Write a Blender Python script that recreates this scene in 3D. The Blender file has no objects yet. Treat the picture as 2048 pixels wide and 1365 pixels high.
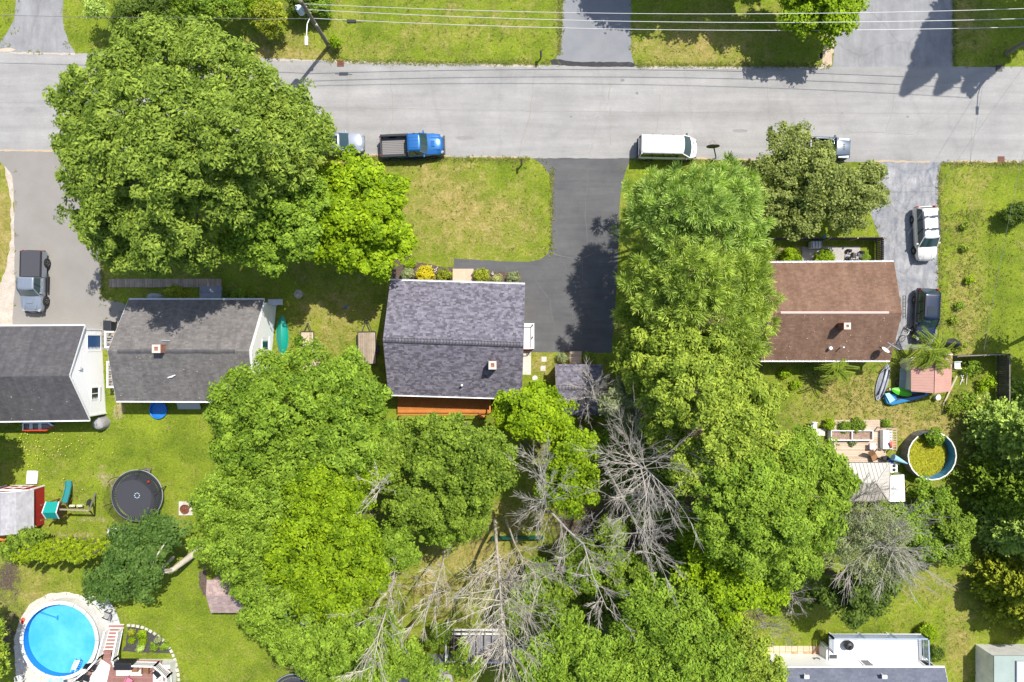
import bpy, bmesh, math, random
import numpy as np
from mathutils import Vector, Matrix
S = bpy.context.scene
COL = S.collection
# ------------------------------------------------------------------ camera, sky, sun, exposure
CAM_H = 62.0
FPX = 2048 * 24.0 / 36.0
cam_d = bpy.data.cameras.new('camera'); cam_d.lens = 24.0; cam_d.sensor_width = 36.0
cam_d.clip_start = 0.5; cam_d.clip_end = 2000.0
cam = bpy.data.objects.new('camera', cam_d); COL.objects.link(cam)
cam.location = (0, 0, CAM_H); cam.rotation_euler = (0, 0, 0)
S.camera = cam
SUN_EL = math.radians(59.0); SUN_AZ = math.atan2(0.63, 0.78)      # azimuth from +Y towards +X
sun_vec = Vector((math.sin(SUN_AZ) * math.cos(SUN_EL), math.cos(SUN_AZ) * math.cos(SUN_EL), math.sin(SUN_EL)))
W = bpy.data.worlds.new('World'); S.world = W; W.use_nodes = True
wn = W.node_tree.nodes; wl = W.node_tree.links; wn.clear()
wo = wn.new('ShaderNodeOutputWorld'); wb = wn.new('ShaderNodeBackground'); sk = wn.new('ShaderNodeTexSky')
sk.sky_type = 'NISHITA'; sk.sun_disc = False; sk.sun_elevation = SUN_EL; sk.sun_rotation = SUN_AZ
sk.air_density = 1.0; sk.dust_density = 1.5; sk.ozone_density = 1.0
wb.inputs['Strength'].default_value = 0.12
wl.new(sk.outputs[0], wb.inputs[0]); wl.new(wb.outputs[0], wo.inputs[0])
sd = bpy.data.lights.new('sun', 'SUN'); sd.energy = 4.2; sd.angle = math.radians(0.53); sd.color = (1.0, 0.955, 0.88)
so = bpy.data.objects.new('sun', sd); COL.objects.link(so)
so.rotation_euler = sun_vec.to_track_quat('Z', 'Y').to_euler(); so.location = (30, 40, 80)
S.view_settings.view_transform = 'Standard'; S.view_settings.look = 'None'
S.view_settings.exposure = 0.62; S.view_settings.gamma = 1.0; S.view_settings.use_curve_mapping = False
# ------------------------------------------------------------------ helpers
rnd = random.Random(7)
def P(px, py, z=0.0):
    """point of the photograph at height z, in metres (vertical view)"""
    k = (CAM_H - z) / FPX
    return Vector(((px - 1024) * k, (682.5 - py) * k, z))
def R(d): return math.radians(d)
class MB:
    def __init__(s): s.v = []; s.f = []
    def add(s, vs, fs):
        n = len(s.v); s.v += [tuple(v) for v in vs]; s.f += [tuple(i + n for i in f) for f in fs]; return s
    def box(s, c, d, rz=0.0, M=None):
        x, y, z = d[0] / 2, d[1] / 2, d[2] / 2; ca, sa = math.cos(rz), math.sin(rz); vs = []
        for (i, j, k) in ((-1,-1,-1),(1,-1,-1),(1,1,-1),(-1,1,-1),(-1,-1,1),(1,-1,1),(1,1,1),(-1,1,1)):
            p = Vector((i * x, j * y, k * z))
            if M is not None: p = M @ p
            vs.append((c[0] + p.x * ca - p.y * sa, c[1] + p.x * sa + p.y * ca, c[2] + p.z))
        return s.add(vs, ((3,2,1,0),(4,5,6,7),(0,1,5,4),(1,2,6,5),(2,3,7,6),(3,0,4,7)))
    def bar(s, a, b, w, h=None):
        """rectangular bar from a to b: w wide (horizontally), h high"""
        a = Vector(a); b = Vector(b); h = w if h is None else h; d = (b - a)
        if d.length < 1e-6: return s
        d.normalize(); up = Vector((0, 0, 1)) if abs(d.z) < 0.95 else Vector((1, 0, 0))
        sx = d.cross(up).normalized(); sz = sx.cross(d).normalized(); vs = []
        for p in (a, b):
            for (i, k) in ((-1,-1),(1,-1),(1,1),(-1,1)): vs.append(p + sx * (i * w / 2) + sz * (k * h / 2))
        return s.add(vs, ((0,1,2,3),(7,6,5,4),(0,4,5,1),(1,5,6,2),(2,6,7,3),(3,7,4,0)))
    def tube(s, pts, r, n=8, cap=True):
        pts = [Vector(p) for p in pts]; m = len(pts); rs = r if isinstance(r, (list, tuple)) else [r] * m
        vs = []; fs = []; ref = Vector((0.13, 0.21, 1))
        for i, p in enumerate(pts):
            t = (pts[min(i + 1, m - 1)] - pts[max(i - 1, 0)])
            t = t.normalized() if t.length > 1e-9 else Vector((0, 0, 1))
            rr = ref if abs(t.dot(ref.normalized())) < 0.97 else Vector((1, 0.1, 0))
            x = t.cross(rr).normalized(); y = t.cross(x)
            for k in range(n):
                a = 2 * math.pi * k / n; vs.append(p + x * (rs[i] * math.cos(a)) + y * (rs[i] * math.sin(a)))
        for i in range(m - 1):
            for k in range(n):
                a = i * n + k; b = i * n + (k + 1) % n; fs.append((a, b, b + n, a + n))
        if cap: fs.append(tuple(range(n - 1, -1, -1))); fs.append(tuple((m - 1) * n + k for k in range(n)))
        return s.add(vs, fs)
    def lathe(s, c, prof, n=24, axis='z', cap=True):
        vs = []; fs = []; m = len(prof)
        for (r, h) in prof:
            for k in range(n):
                a = 2 * math.pi * k / n; x, y = r * math.cos(a), r * math.sin(a)
                vs.append((c[0] + x, c[1] + y, c[2] + h) if axis == 'z' else (c[0] + x, c[1] + h, c[2] + y) if axis == 'y' else (c[0] + h, c[1] + x, c[2] + y))
        for i in range(m - 1):
            for k in range(n):
                a = i * n + k; b = i * n + (k + 1) % n; fs.append((a, b, b + n, a + n))
        if cap: fs.append(tuple(range(n - 1, -1, -1))); fs.append(tuple((m - 1) * n + k for k in range(n)))
        return s.add(vs, fs)
    def prism(s, poly, z0, z1):
        n = len(poly); area = sum(poly[i][0] * poly[(i + 1) % n][1] - poly[(i + 1) % n][0] * poly[i][1] for i in range(n))
        if area < 0: poly = poly[::-1]
        vs = [(p[0], p[1], z0) for p in poly] + [(p[0], p[1], z1) for p in poly]
        fs = [tuple(range(n - 1, -1, -1)), tuple(range(n, 2 * n))] + [(i, (i + 1) % n, (i + 1) % n + n, i + n) for i in range(n)]
        return s.add(vs, fs)
    def slab(s, quad, t):
        """thick sheet below the polygon quad"""
        q = [Vector(p) for p in quad]; n = (q[1] - q[0]).cross(q[2] - q[0]).normalized()
        if n.z < 0: q = q[::-1]; n = -n
        m = len(q); vs = q + [p - n * t for p in q]
        return s.add(vs, [tuple(range(m)), tuple(range(2 * m - 1, m - 1, -1))] + [((i + 1) % m, i, i + m, (i + 1) % m + m) for i in range(m)])
    def ball(s, c, r, seg=12, ring=7, jit=0.0, rg=None):
        prof = []; rx, ry, rz = (r, r, r) if not isinstance(r, (tuple, list)) else r; vs = []; fs = []
        for i in range(ring + 1):
            t = math.pi * i / ring
            for k in range(seg):
                a = 2 * math.pi * k / seg; j = 1 + (rg.uniform(-jit, jit) if rg else 0)
                vs.append((c[0] + rx * j * math.sin(t) * math.cos(a), c[1] + ry * j * math.sin(t) * math.sin(a), c[2] - rz * j * math.cos(t)))
        for i in range(ring):
            for k in range(seg):
                a = i * seg + k; b = i * seg + (k + 1) % seg; fs.append((a, b, b + seg, a + seg))
        return s.add(vs, fs)
    def build(s, name, m, parent=None, origin=None, smooth=None, local=False, bevel=0):
        me = bpy.data.meshes.new(name)
        o = bpy.data.objects.new(name, me); COL.objects.link(o)
        off = Vector((0, 0, 0))
        if not local:
            if parent is not None: off = wloc(parent)
            elif origin is not None: off = Vector(origin); o.location = off
        me.from_pydata([(v[0] - off.x, v[1] - off.y, v[2] - off.z) for v in s.v], [], s.f); me.update()
        if m is not None: me.materials.append(m)
        if parent is not None: o.parent = parent
        if smooth is not None:
            me.polygons.foreach_set('use_smooth', [True] * len(me.polygons)); me.set_sharp_from_angle(angle=R(smooth))
        if bevel:
            b = o.modifiers.new('bevel', 'BEVEL'); b.width = bevel; b.segments = 2; b.limit_method = 'ANGLE'; b.angle_limit = R(40)
        return o
def wloc(o):
    v = Vector((0, 0, 0))
    while o is not None: v = v + o.location; o = o.parent
    return v
def tag(o, label=None, cat=None, group=None, kind=None):
    if label: o['label'] = label
    if cat: o['category'] = cat
    if group: o['group'] = group
    if kind: o['kind'] = kind
    return o
def thing(name, label, cat, loc=(0, 0, 0), rz=0.0, group=None):
    o = bpy.data.objects.new(name, None); COL.objects.link(o); o.empty_display_size = 0.3
    o.location = loc; o.rotation_euler = (0, 0, rz); return tag(o, label, cat, group)
def dup(o, parent=None):
    c = o.copy(); COL.objects.link(c); c.parent = parent
    for ch in list(o.children): dup(ch, c)
    return c
def stuff(o): o['kind'] = 'stuff'; return o
def rough(pts, step=14.0, amp=1.0, seed=1, closed=True):
    """photo polygon with its edges subdivided and made uneven"""
    g = random.Random(seed); out = []; n = len(pts)
    for i in range(n if closed else n - 1):
        a = pts[i]; b = pts[(i + 1) % n]; L = math.hypot(b[0] - a[0], b[1] - a[1]); k = max(1, int(L / step))
        for j in range(k):
            t = j / k; jx = 0 if j == 0 else g.uniform(-amp, amp); jy = 0 if j == 0 else g.uniform(-amp, amp)
            out.append((a[0] + (b[0] - a[0]) * t + jx, a[1] + (b[1] - a[1]) * t + jy))
    if not closed: out.append(pts[-1])
    return out
def sheet(name, pts, z, m, kind='structure', parent=None):
    mb = MB(); mb.add([P(x, y, 0) + Vector((0, 0, z)) for (x, y) in pts], [tuple(range(len(pts)))])
    bm = bmesh.new(); vs = [bm.verts.new(v) for v in mb.v]; f = bm.faces.new(vs); bm.normal_update()
    if f.normal.z < 0: f.normal_flip()
    bmesh.ops.triangulate(bm, faces=bm.faces[:]); me = bpy.data.meshes.new(name); bm.to_mesh(me); bm.free()
    me.materials.append(m); o = bpy.data.objects.new(name, me); COL.objects.link(o)
    if parent is not None: o.parent = parent; o.location = -wloc(parent)
    if kind: o['kind'] = kind
    return o
# ------------------------------------------------------------------ materials
def _mat(name):
    m = bpy.data.materials.new(name); m.use_nodes = True; nt = m.node_tree; b = nt.nodes['Principled BSDF']
    return m, nt, nt.nodes, nt.links, b
def rgba(c): return (c[0], c[1], c[2], 1.0)
def mk(name, c, rough=0.7, c2=None, scale=1.5, metal=0.0, isl=0.0, bump=0.0, bscale=30.0, spec=0.4, coat=0.0, fine=0.0, trans=0.0, stretch=None):
    """principled surface: two tones mixed by noise, brightness that varies from piece to piece, fine grain, bump"""
    m, nt, N, L, b = _mat(name)
    b.inputs['Roughness'].default_value = rough; b.inputs['Metallic'].default_value = metal
    b.inputs['Specular IOR Level'].default_value = spec; b.inputs['Coat Weight'].default_value = coat; b.inputs['Coat Roughness'].default_value = 0.06
    b.inputs['Base Color'].default_value = rgba(c)
    geo = N.new('ShaderNodeNewGeometry'); pos = geo.outputs['Position']
    if stretch:
        mp = N.new('ShaderNodeMapping'); mp.inputs['Scale'].default_value = stretch; L.new(pos, mp.inputs[0]); pos = mp.outputs[0]
    cur = None
    if c2 is not None:
        n = N.new('ShaderNodeTexNoise'); n.inputs['Scale'].default_value = scale; n.inputs['Detail'].default_value = 6; n.inputs['Roughness'].default_value = 0.65
        L.new(pos, n.inputs['Vector']); r = N.new('ShaderNodeMapRange'); r.inputs[1].default_value = 0.35; r.inputs[2].default_value = 0.65; L.new(n.outputs[0], r.inputs[0])
        x = N.new('ShaderNodeMix'); x.data_type = 'RGBA'; x.inputs[6].default_value = rgba(c); x.inputs[7].default_value = rgba(c2); L.new(r.outputs[0], x.inputs[0]); cur = x.outputs[2]
    def mul(fac):
        nonlocal cur
        h = N.new('ShaderNodeMix'); h.data_type = 'RGBA'; h.blend_type = 'MULTIPLY'; h.inputs[0].default_value = 1.0
        if cur is None: h.inputs[6].default_value = rgba(c)
        else: L.new(cur, h.inputs[6])
        L.new(fac, h.inputs[7]); cur = h.outputs[2]
    if isl > 0:
        r = N.new('ShaderNodeMapRange'); r.inputs[3].default_value = 1 - isl; r.inputs[4].default_value = 1 + isl; L.new(geo.outputs['Random Per Island'], r.inputs[0]); mul(r.outputs[0])
    if fine > 0:
        n = N.new('ShaderNodeTexNoise'); n.inputs['Scale'].default_value = 22.0; n.inputs['Detail'].default_value = 3; L.new(pos, n.inputs['Vector'])
        r = N.new('ShaderNodeMapRange'); r.inputs[1].default_value = 0.3; r.inputs[2].default_value = 0.7; r.inputs[3].default_value = 1 - fine; r.inputs[4].default_value = 1 + fine; L.new(n.outputs[0], r.inputs[0]); mul(r.outputs[0])
    if cur is not None: L.new(cur, b.inputs['Base Color'])
    if bump > 0:
        n = N.new('ShaderNodeTexNoise'); n.inputs['Scale'].default_value = bscale; n.inputs['Detail'].default_value = 4; L.new(pos, n.inputs['Vector'])
        u = N.new('ShaderNodeBump'); u.inputs['Strength'].default_value = bump; u.inputs['Distance'].default_value = 0.05; L.new(n.outputs[0], u.inputs['Height']); L.new(u.outputs[0], b.inputs['Normal'])
    if trans > 0: b.inputs['Transmission Weight'].default_value = trans
    return m
def leaf_mat(name, dark, light, trans=0.24, odd=None, rough=0.6):
    m, nt, N, L, b = _mat(name)
    at = N.new('ShaderNodeAttribute'); at.attribute_name = 'tint'
    x = N.new('ShaderNodeMix'); x.data_type = 'RGBA'; x.inputs[6].default_value = rgba(dark); x.inputs[7].default_value = rgba(light); L.new(at.outputs['Fac'], x.inputs[0])
    col = x.outputs[2]
    b.inputs['Roughness'].default_value = rough; b.inputs['Specular IOR Level'].default_value = 0.16
    L.new(col, b.inputs['Base Color'])
    t = N.new('ShaderNodeBsdfTranslucent'); g = N.new('ShaderNodeMix'); g.data_type = 'RGBA'; g.blend_type = 'MULTIPLY'; g.inputs[0].default_value = 1.0
    L.new(col, g.inputs[6]); g.inputs[7].default_value = (1.25, 1.25, 0.5, 1); L.new(g.outputs[2], t.inputs[0])
    ms = N.new('ShaderNodeMixShader'); ms.inputs[0].default_value = trans; L.new(b.outputs[0], ms.inputs[1]); L.new(t.outputs[0], ms.inputs[2])
    L.new(ms.outputs[0], N['Material Output'].inputs[0]); return m
def lawn_mat():
    m, nt, N, L, b = _mat('lawn'); b.inputs['Roughness'].default_value = 0.95; b.inputs['Specular IOR Level'].default_value = 0.1
    geo = N.new('ShaderNodeNewGeometry'); pos = geo.outputs['Position']
    def noise(sc, det, lo, hi, rg=0.6, st=None):
        p = pos
        if st: mp = N.new('ShaderNodeMapping'); mp.inputs['Scale'].default_value = st; L.new(pos, mp.inputs[0]); p = mp.outputs[0]
        n = N.new('ShaderNodeTexNoise'); n.inputs['Scale'].default_value = sc; n.inputs['Detail'].default_value = det; n.inputs['Roughness'].default_value = rg; L.new(p, n.inputs['Vector'])
        r = N.new('ShaderNodeMapRange'); r.inputs[1].default_value = 0.3; r.inputs[2].default_value = 0.7; r.inputs[3].default_value = lo; r.inputs[4].default_value = hi; L.new(n.outputs[0], r.inputs[0]); return r.outputs[0]
    def math_(op, a, b_):
        q = N.new('ShaderNodeMath'); q.operation = op
        for i, v in enumerate((a, b_)):
            if isinstance(v, (int, float)): q.inputs[i].default_value = v
            else: L.new(v, q.inputs[i])
        return q.outputs[0]
    def mix(f, a, c, blend='MIX'):
        x = N.new('ShaderNodeMix'); x.data_type = 'RGBA'; x.blend_type = blend
        for i, v in ((0, f), (6, a), (7, c)):
            if isinstance(v, tuple): x.inputs[i].default_value = rgba(v)
            elif isinstance(v, (int, float)): x.inputs[i].default_value = v
            else: L.new(v, x.inputs[i])
        return x.outputs[2]
    def attr(n): a = N.new('ShaderNodeAttribute'); a.attribute_name = n; return a.outputs['Fac']
    def ramp(v, lo, hi):
        r = N.new('ShaderNodeMapRange'); r.inputs[1].default_value = lo; r.inputs[2].default_value = hi; L.new(v, r.inputs[0]); return r.outputs[0]
    green = mix(noise(0.35, 5, 0, 1), (0.106, 0.156, 0.014), (0.222, 0.280, 0.024))
    dryv = ramp(math_('ADD', attr('dry'), math_('ADD', noise(0.55, 6, -0.38, 0.38, 0.75), noise(4.0, 4, -0.26, 0.26, 0.7))), 0.25, 0.95)
    c = mix(dryv, green, mix(noise(1.1, 5, 0, 1), (0.225, 0.19, 0.045), (0.37, 0.30, 0.11)))
    dirtv = ramp(math_('ADD', attr('dirt'), math_('ADD', noise(1.6, 6, -0.25, 0.25, 0.75), noise(9.0, 3, -0.2, 0.2))), 0.40, 0.75)
    c = mix(dirtv, c, mix(noise(2.0, 5, 0, 1), (0.28, 0.21, 0.13), (0.43, 0.34, 0.23)))
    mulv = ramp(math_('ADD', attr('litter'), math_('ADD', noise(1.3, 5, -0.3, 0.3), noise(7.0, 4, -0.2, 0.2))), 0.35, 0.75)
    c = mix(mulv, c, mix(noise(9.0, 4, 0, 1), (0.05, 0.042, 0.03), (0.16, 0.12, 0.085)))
    c = mix(1.0, c, noise(5.0, 5, 0.6, 1.38, 0.8), 'MULTIPLY'); c = mix(1.0, c, noise(22.0, 3, 0.6, 1.4, 0.7, (1, 0.4, 1)), 'MULTIPLY')
    L.new(c, b.inputs['Base Color'])
    u = N.new('ShaderNodeBump'); u.inputs['Strength'].default_value = 0.6; u.inputs['Distance'].default_value = 0.06
    L.new(noise(20.0, 4, 0, 1, 0.7), u.inputs['Height']); L.new(u.outputs[0], b.inputs['Normal']); return m
def asphalt(name, c, c2, scale=0.35, speck=0.16, streak=None, crack=0.0, crack_scale=0.5):
    m, nt, N, L, b = _mat(name); b.inputs['Roughness'].default_value = 0.9; b.inputs['Specular IOR Level'].default_value = 0.2
    geo = N.new('ShaderNodeNewGeometry'); pos = geo.outputs['Position']
    def noise(sc, det, lo, hi, st=None, a=0.3, b_=0.7):
        p = pos
        if st: mp = N.new('ShaderNodeMapping'); mp.inputs['Scale'].default_value = st; L.new(pos, mp.inputs[0]); p = mp.outputs[0]
        n = N.new('ShaderNodeTexNoise'); n.inputs['Scale'].default_value = sc; n.inputs['Detail'].default_value = det; n.inputs['Roughness'].default_value = 0.68; L.new(p, n.inputs['Vector'])
        r = N.new('ShaderNodeMapRange'); r.inputs[1].default_value = a; r.inputs[2].default_value = b_; r.inputs[3].default_value = lo; r.inputs[4].default_value = hi; L.new(n.outputs[0], r.inputs[0]); return r.outputs[0]
    def mix(f, a, c_, blend='MIX'):
        x = N.new('ShaderNodeMix'); x.data_type = 'RGBA'; x.blend_type = blend
        for i, v in ((0, f), (6, a), (7, c_)):
            if isinstance(v, tuple): x.inputs[i].default_value = rgba(v)
            elif isinstance(v, (int, float)): x.inputs[i].default_value = v
            else: L.new(v, x.inputs[i])
        return x.outputs[2]
    col = mix(noise(scale, 7, 0, 1), c, c2)
    col = mix(1.0, col, noise(16.0, 3, 1 - speck, 1 + speck), 'MULTIPLY'); col = mix(1.0, col, noise(45.0, 2, 1 - speck, 1 + speck), 'MULTIPLY')
    if streak: col = mix(1.0, col, noise(1.0, 6, streak[3], 2 - streak[3], streak[:3]), 'MULTIPLY')
    if crack > 0:
        w = N.new('ShaderNodeTexNoise'); w.inputs['Scale'].default_value = 1.2; w.inputs['Detail'].default_value = 5; L.new(pos, w.inputs['Vector'])
        ad = N.new('ShaderNodeVectorMath'); ad.operation = 'MULTIPLY_ADD'; ad.inputs[1].default_value = (0.9, 0.9, 0); L.new(w.outputs['Color'], ad.inputs[0]); L.new(pos, ad.inputs[2])
        v = N.new('ShaderNodeTexVoronoi'); v.feature = 'DISTANCE_TO_EDGE'; v.inputs['Scale'].default_value = crack_scale; L.new(ad.outputs[0], v.inputs['Vector'])
        r = N.new('ShaderNodeMapRange'); r.inputs[1].default_value = 0.004; r.inputs[2].default_value = 0.016; r.inputs[3].default_value = 1 - crack; r.inputs[4].default_value = 1.0; L.new(v.outputs['Distance'], r.inputs[0])
        col = mix(1.0, col, r.outputs[0], 'MULTIPLY')
    L.new(col, b.inputs['Base Color'])
    u = N.new('ShaderNodeBump'); u.inputs['Strength'].default_value = 0.25; u.inputs['Distance'].default_value = 0.02; L.new(noise(60, 2, 0, 1), u.inputs['Height']); L.new(u.outputs[0], b.inputs['Normal'])
    return m
M = {}
M['lawn'] = lawn_mat()
M['road'] = asphalt('road_asphalt', (0.252, 0.246, 0.238), (0.325, 0.317, 0.305), 0.35, 0.15, (0.05, 0.6, 1, 0.83), 0.05, 0.10)
M['drive_grey'] = asphalt('worn_asphalt', (0.20, 0.20, 0.205), (0.28, 0.28, 0.285), 0.6, 0.14, (1.2, 0.25, 1, 0.84), 0.12, 0.16)
M['drive_pale'] = asphalt('pale_cracked_asphalt', (0.165, 0.175, 0.20), (0.33, 0.325, 0.32), 0.8, 0.16, (2.2, 0.5, 1, 0.72), 0.22, 0.35)
M['drive_tan'] = asphalt('tan_asphalt', (0.225, 0.21, 0.19), (0.26, 0.245, 0.225), 0.4, 0.10, None, 0.0)
M['drive_blue'] = asphalt('blue_grey_asphalt', (0.19, 0.195, 0.21), (0.235, 0.24, 0.25), 0.5, 0.10, None, 0.0)
M['drive_dark'] = asphalt('dark_sealed_asphalt', (0.082, 0.082, 0.086), (0.122, 0.121, 0.121), 0.35, 0.10, (0.16, 1.6, 1, 0.86), 0.0)
M['gravel'] = asphalt('pale_gravel', (0.36, 0.30, 0.24), (0.52, 0.46, 0.40), 1.5, 0.3)
M['black_patch'] = asphalt('black_asphalt_patch', (0.035, 0.035, 0.038), (0.06, 0.06, 0.062), 2.0, 0.2)
M['concrete'] = mk('concrete', (0.46, 0.43, 0.37), 0.9, (0.56, 0.53, 0.47), 1.2, fine=0.1)
M['stone_pale'] = mk('pale_stone', (0.46, 0.43, 0.37), 0.9, (0.60, 0.56, 0.49), 2.5, fine=0.15, isl=0.15)
M['mulch'] = mk('brown_mulch', (0.065, 0.048, 0.038), 1.0, (0.15, 0.11, 0.085), 8, fine=0.3, bump=0.8)
M['mulch_dark'] = mk('dark_mulch', (0.045, 0.042, 0.042), 1.0, (0.085, 0.08, 0.075), 8, fine=0.3, bump=0.8)
M['white'] = mk('white_paint', (0.78, 0.78, 0.77), 0.55, (0.70, 0.70, 0.69), 1.0)
M['white_clean'] = mk('clean_white_paint', (0.80, 0.80, 0.80), 0.5)
M['white_dirty'] = mk('weathered_white', (0.74, 0.73, 0.70), 0.7, (0.58, 0.57, 0.54), 1.5, fine=0.06)
M['glass_dark'] = mk('dark_glass', (0.02, 0.03, 0.04), 0.05, spec=0.8)
M['glass_car'] = mk('car_glass', (0.022, 0.05, 0.055), 0.05, spec=0.8)
M['glass_blue'] = mk('blue_door_glass', (0.03, 0.09, 0.22), 0.25, spec=0.5)
M['black'] = mk('black_plastic', (0.018, 0.018, 0.02), 0.5, isl=0.2)
M['rubber'] = mk('rubber', (0.018, 0.018, 0.018), 0.85)
M['alloy'] = mk('alloy', (0.35, 0.36, 0.38), 0.35, metal=0.7)
M['steel'] = mk('galvanised_steel', (0.42, 0.43, 0.45), 0.4, (0.5, 0.5, 0.52), 4, metal=0.5)
M['dark_metal'] = mk('dark_metal', (0.045, 0.045, 0.05), 0.5, metal=0.3)
M['brick'] = mk('brick_red', (0.26, 0.10, 0.065), 0.9, (0.33, 0.15, 0.10), 6, isl=0.25)
M['flue'] = mk('pale_mortar', (0.62, 0.55, 0.48), 0.9, (0.5, 0.43, 0.37), 5)
M['red'] = mk('red_plastic', (0.55, 0.045, 0.02), 0.45)
M['orange_stain'] = mk('orange_stain_wood', (0.52, 0.19, 0.035), 0.65, (0.42, 0.14, 0.022), 2.0, isl=0.18)
M['wood_weathered'] = mk('weathered_wood', (0.36, 0.29, 0.22), 0.85, (0.28, 0.22, 0.165), 2.5, isl=0.2, fine=0.12)
M['wood_pale'] = mk('pale_wood', (0.52, 0.41, 0.30), 0.8, (0.44, 0.34, 0.25), 2.0, isl=0.14, fine=0.08)
M['wood_brown'] = mk('brown_wood', (0.24, 0.125, 0.055), 0.8, (0.17, 0.085, 0.04), 2.0, isl=0.2)
M['wood_grey'] = mk('grey_wood', (0.15, 0.135, 0.12), 0.9, (0.21, 0.19, 0.17), 2.0, isl=0.22, fine=0.1)
M['bark'] = mk('bark', (0.12, 0.095, 0.07), 0.95, (0.19, 0.155, 0.12), 5, bump=0.6)
M['bark_grey'] = mk('dead_grey_bark', (0.27, 0.245, 0.21), 0.95, (0.40, 0.365, 0.325), 3, isl=0.2)
M['bark_pale'] = mk('pale_dead_bark', (0.40, 0.355, 0.285), 0.95, (0.54, 0.485, 0.40), 3, isl=0.2)
M['pole_wood'] = mk('pole_wood', (0.24, 0.21, 0.175), 0.9, (0.17, 0.145, 0.115), 2.0)
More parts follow.
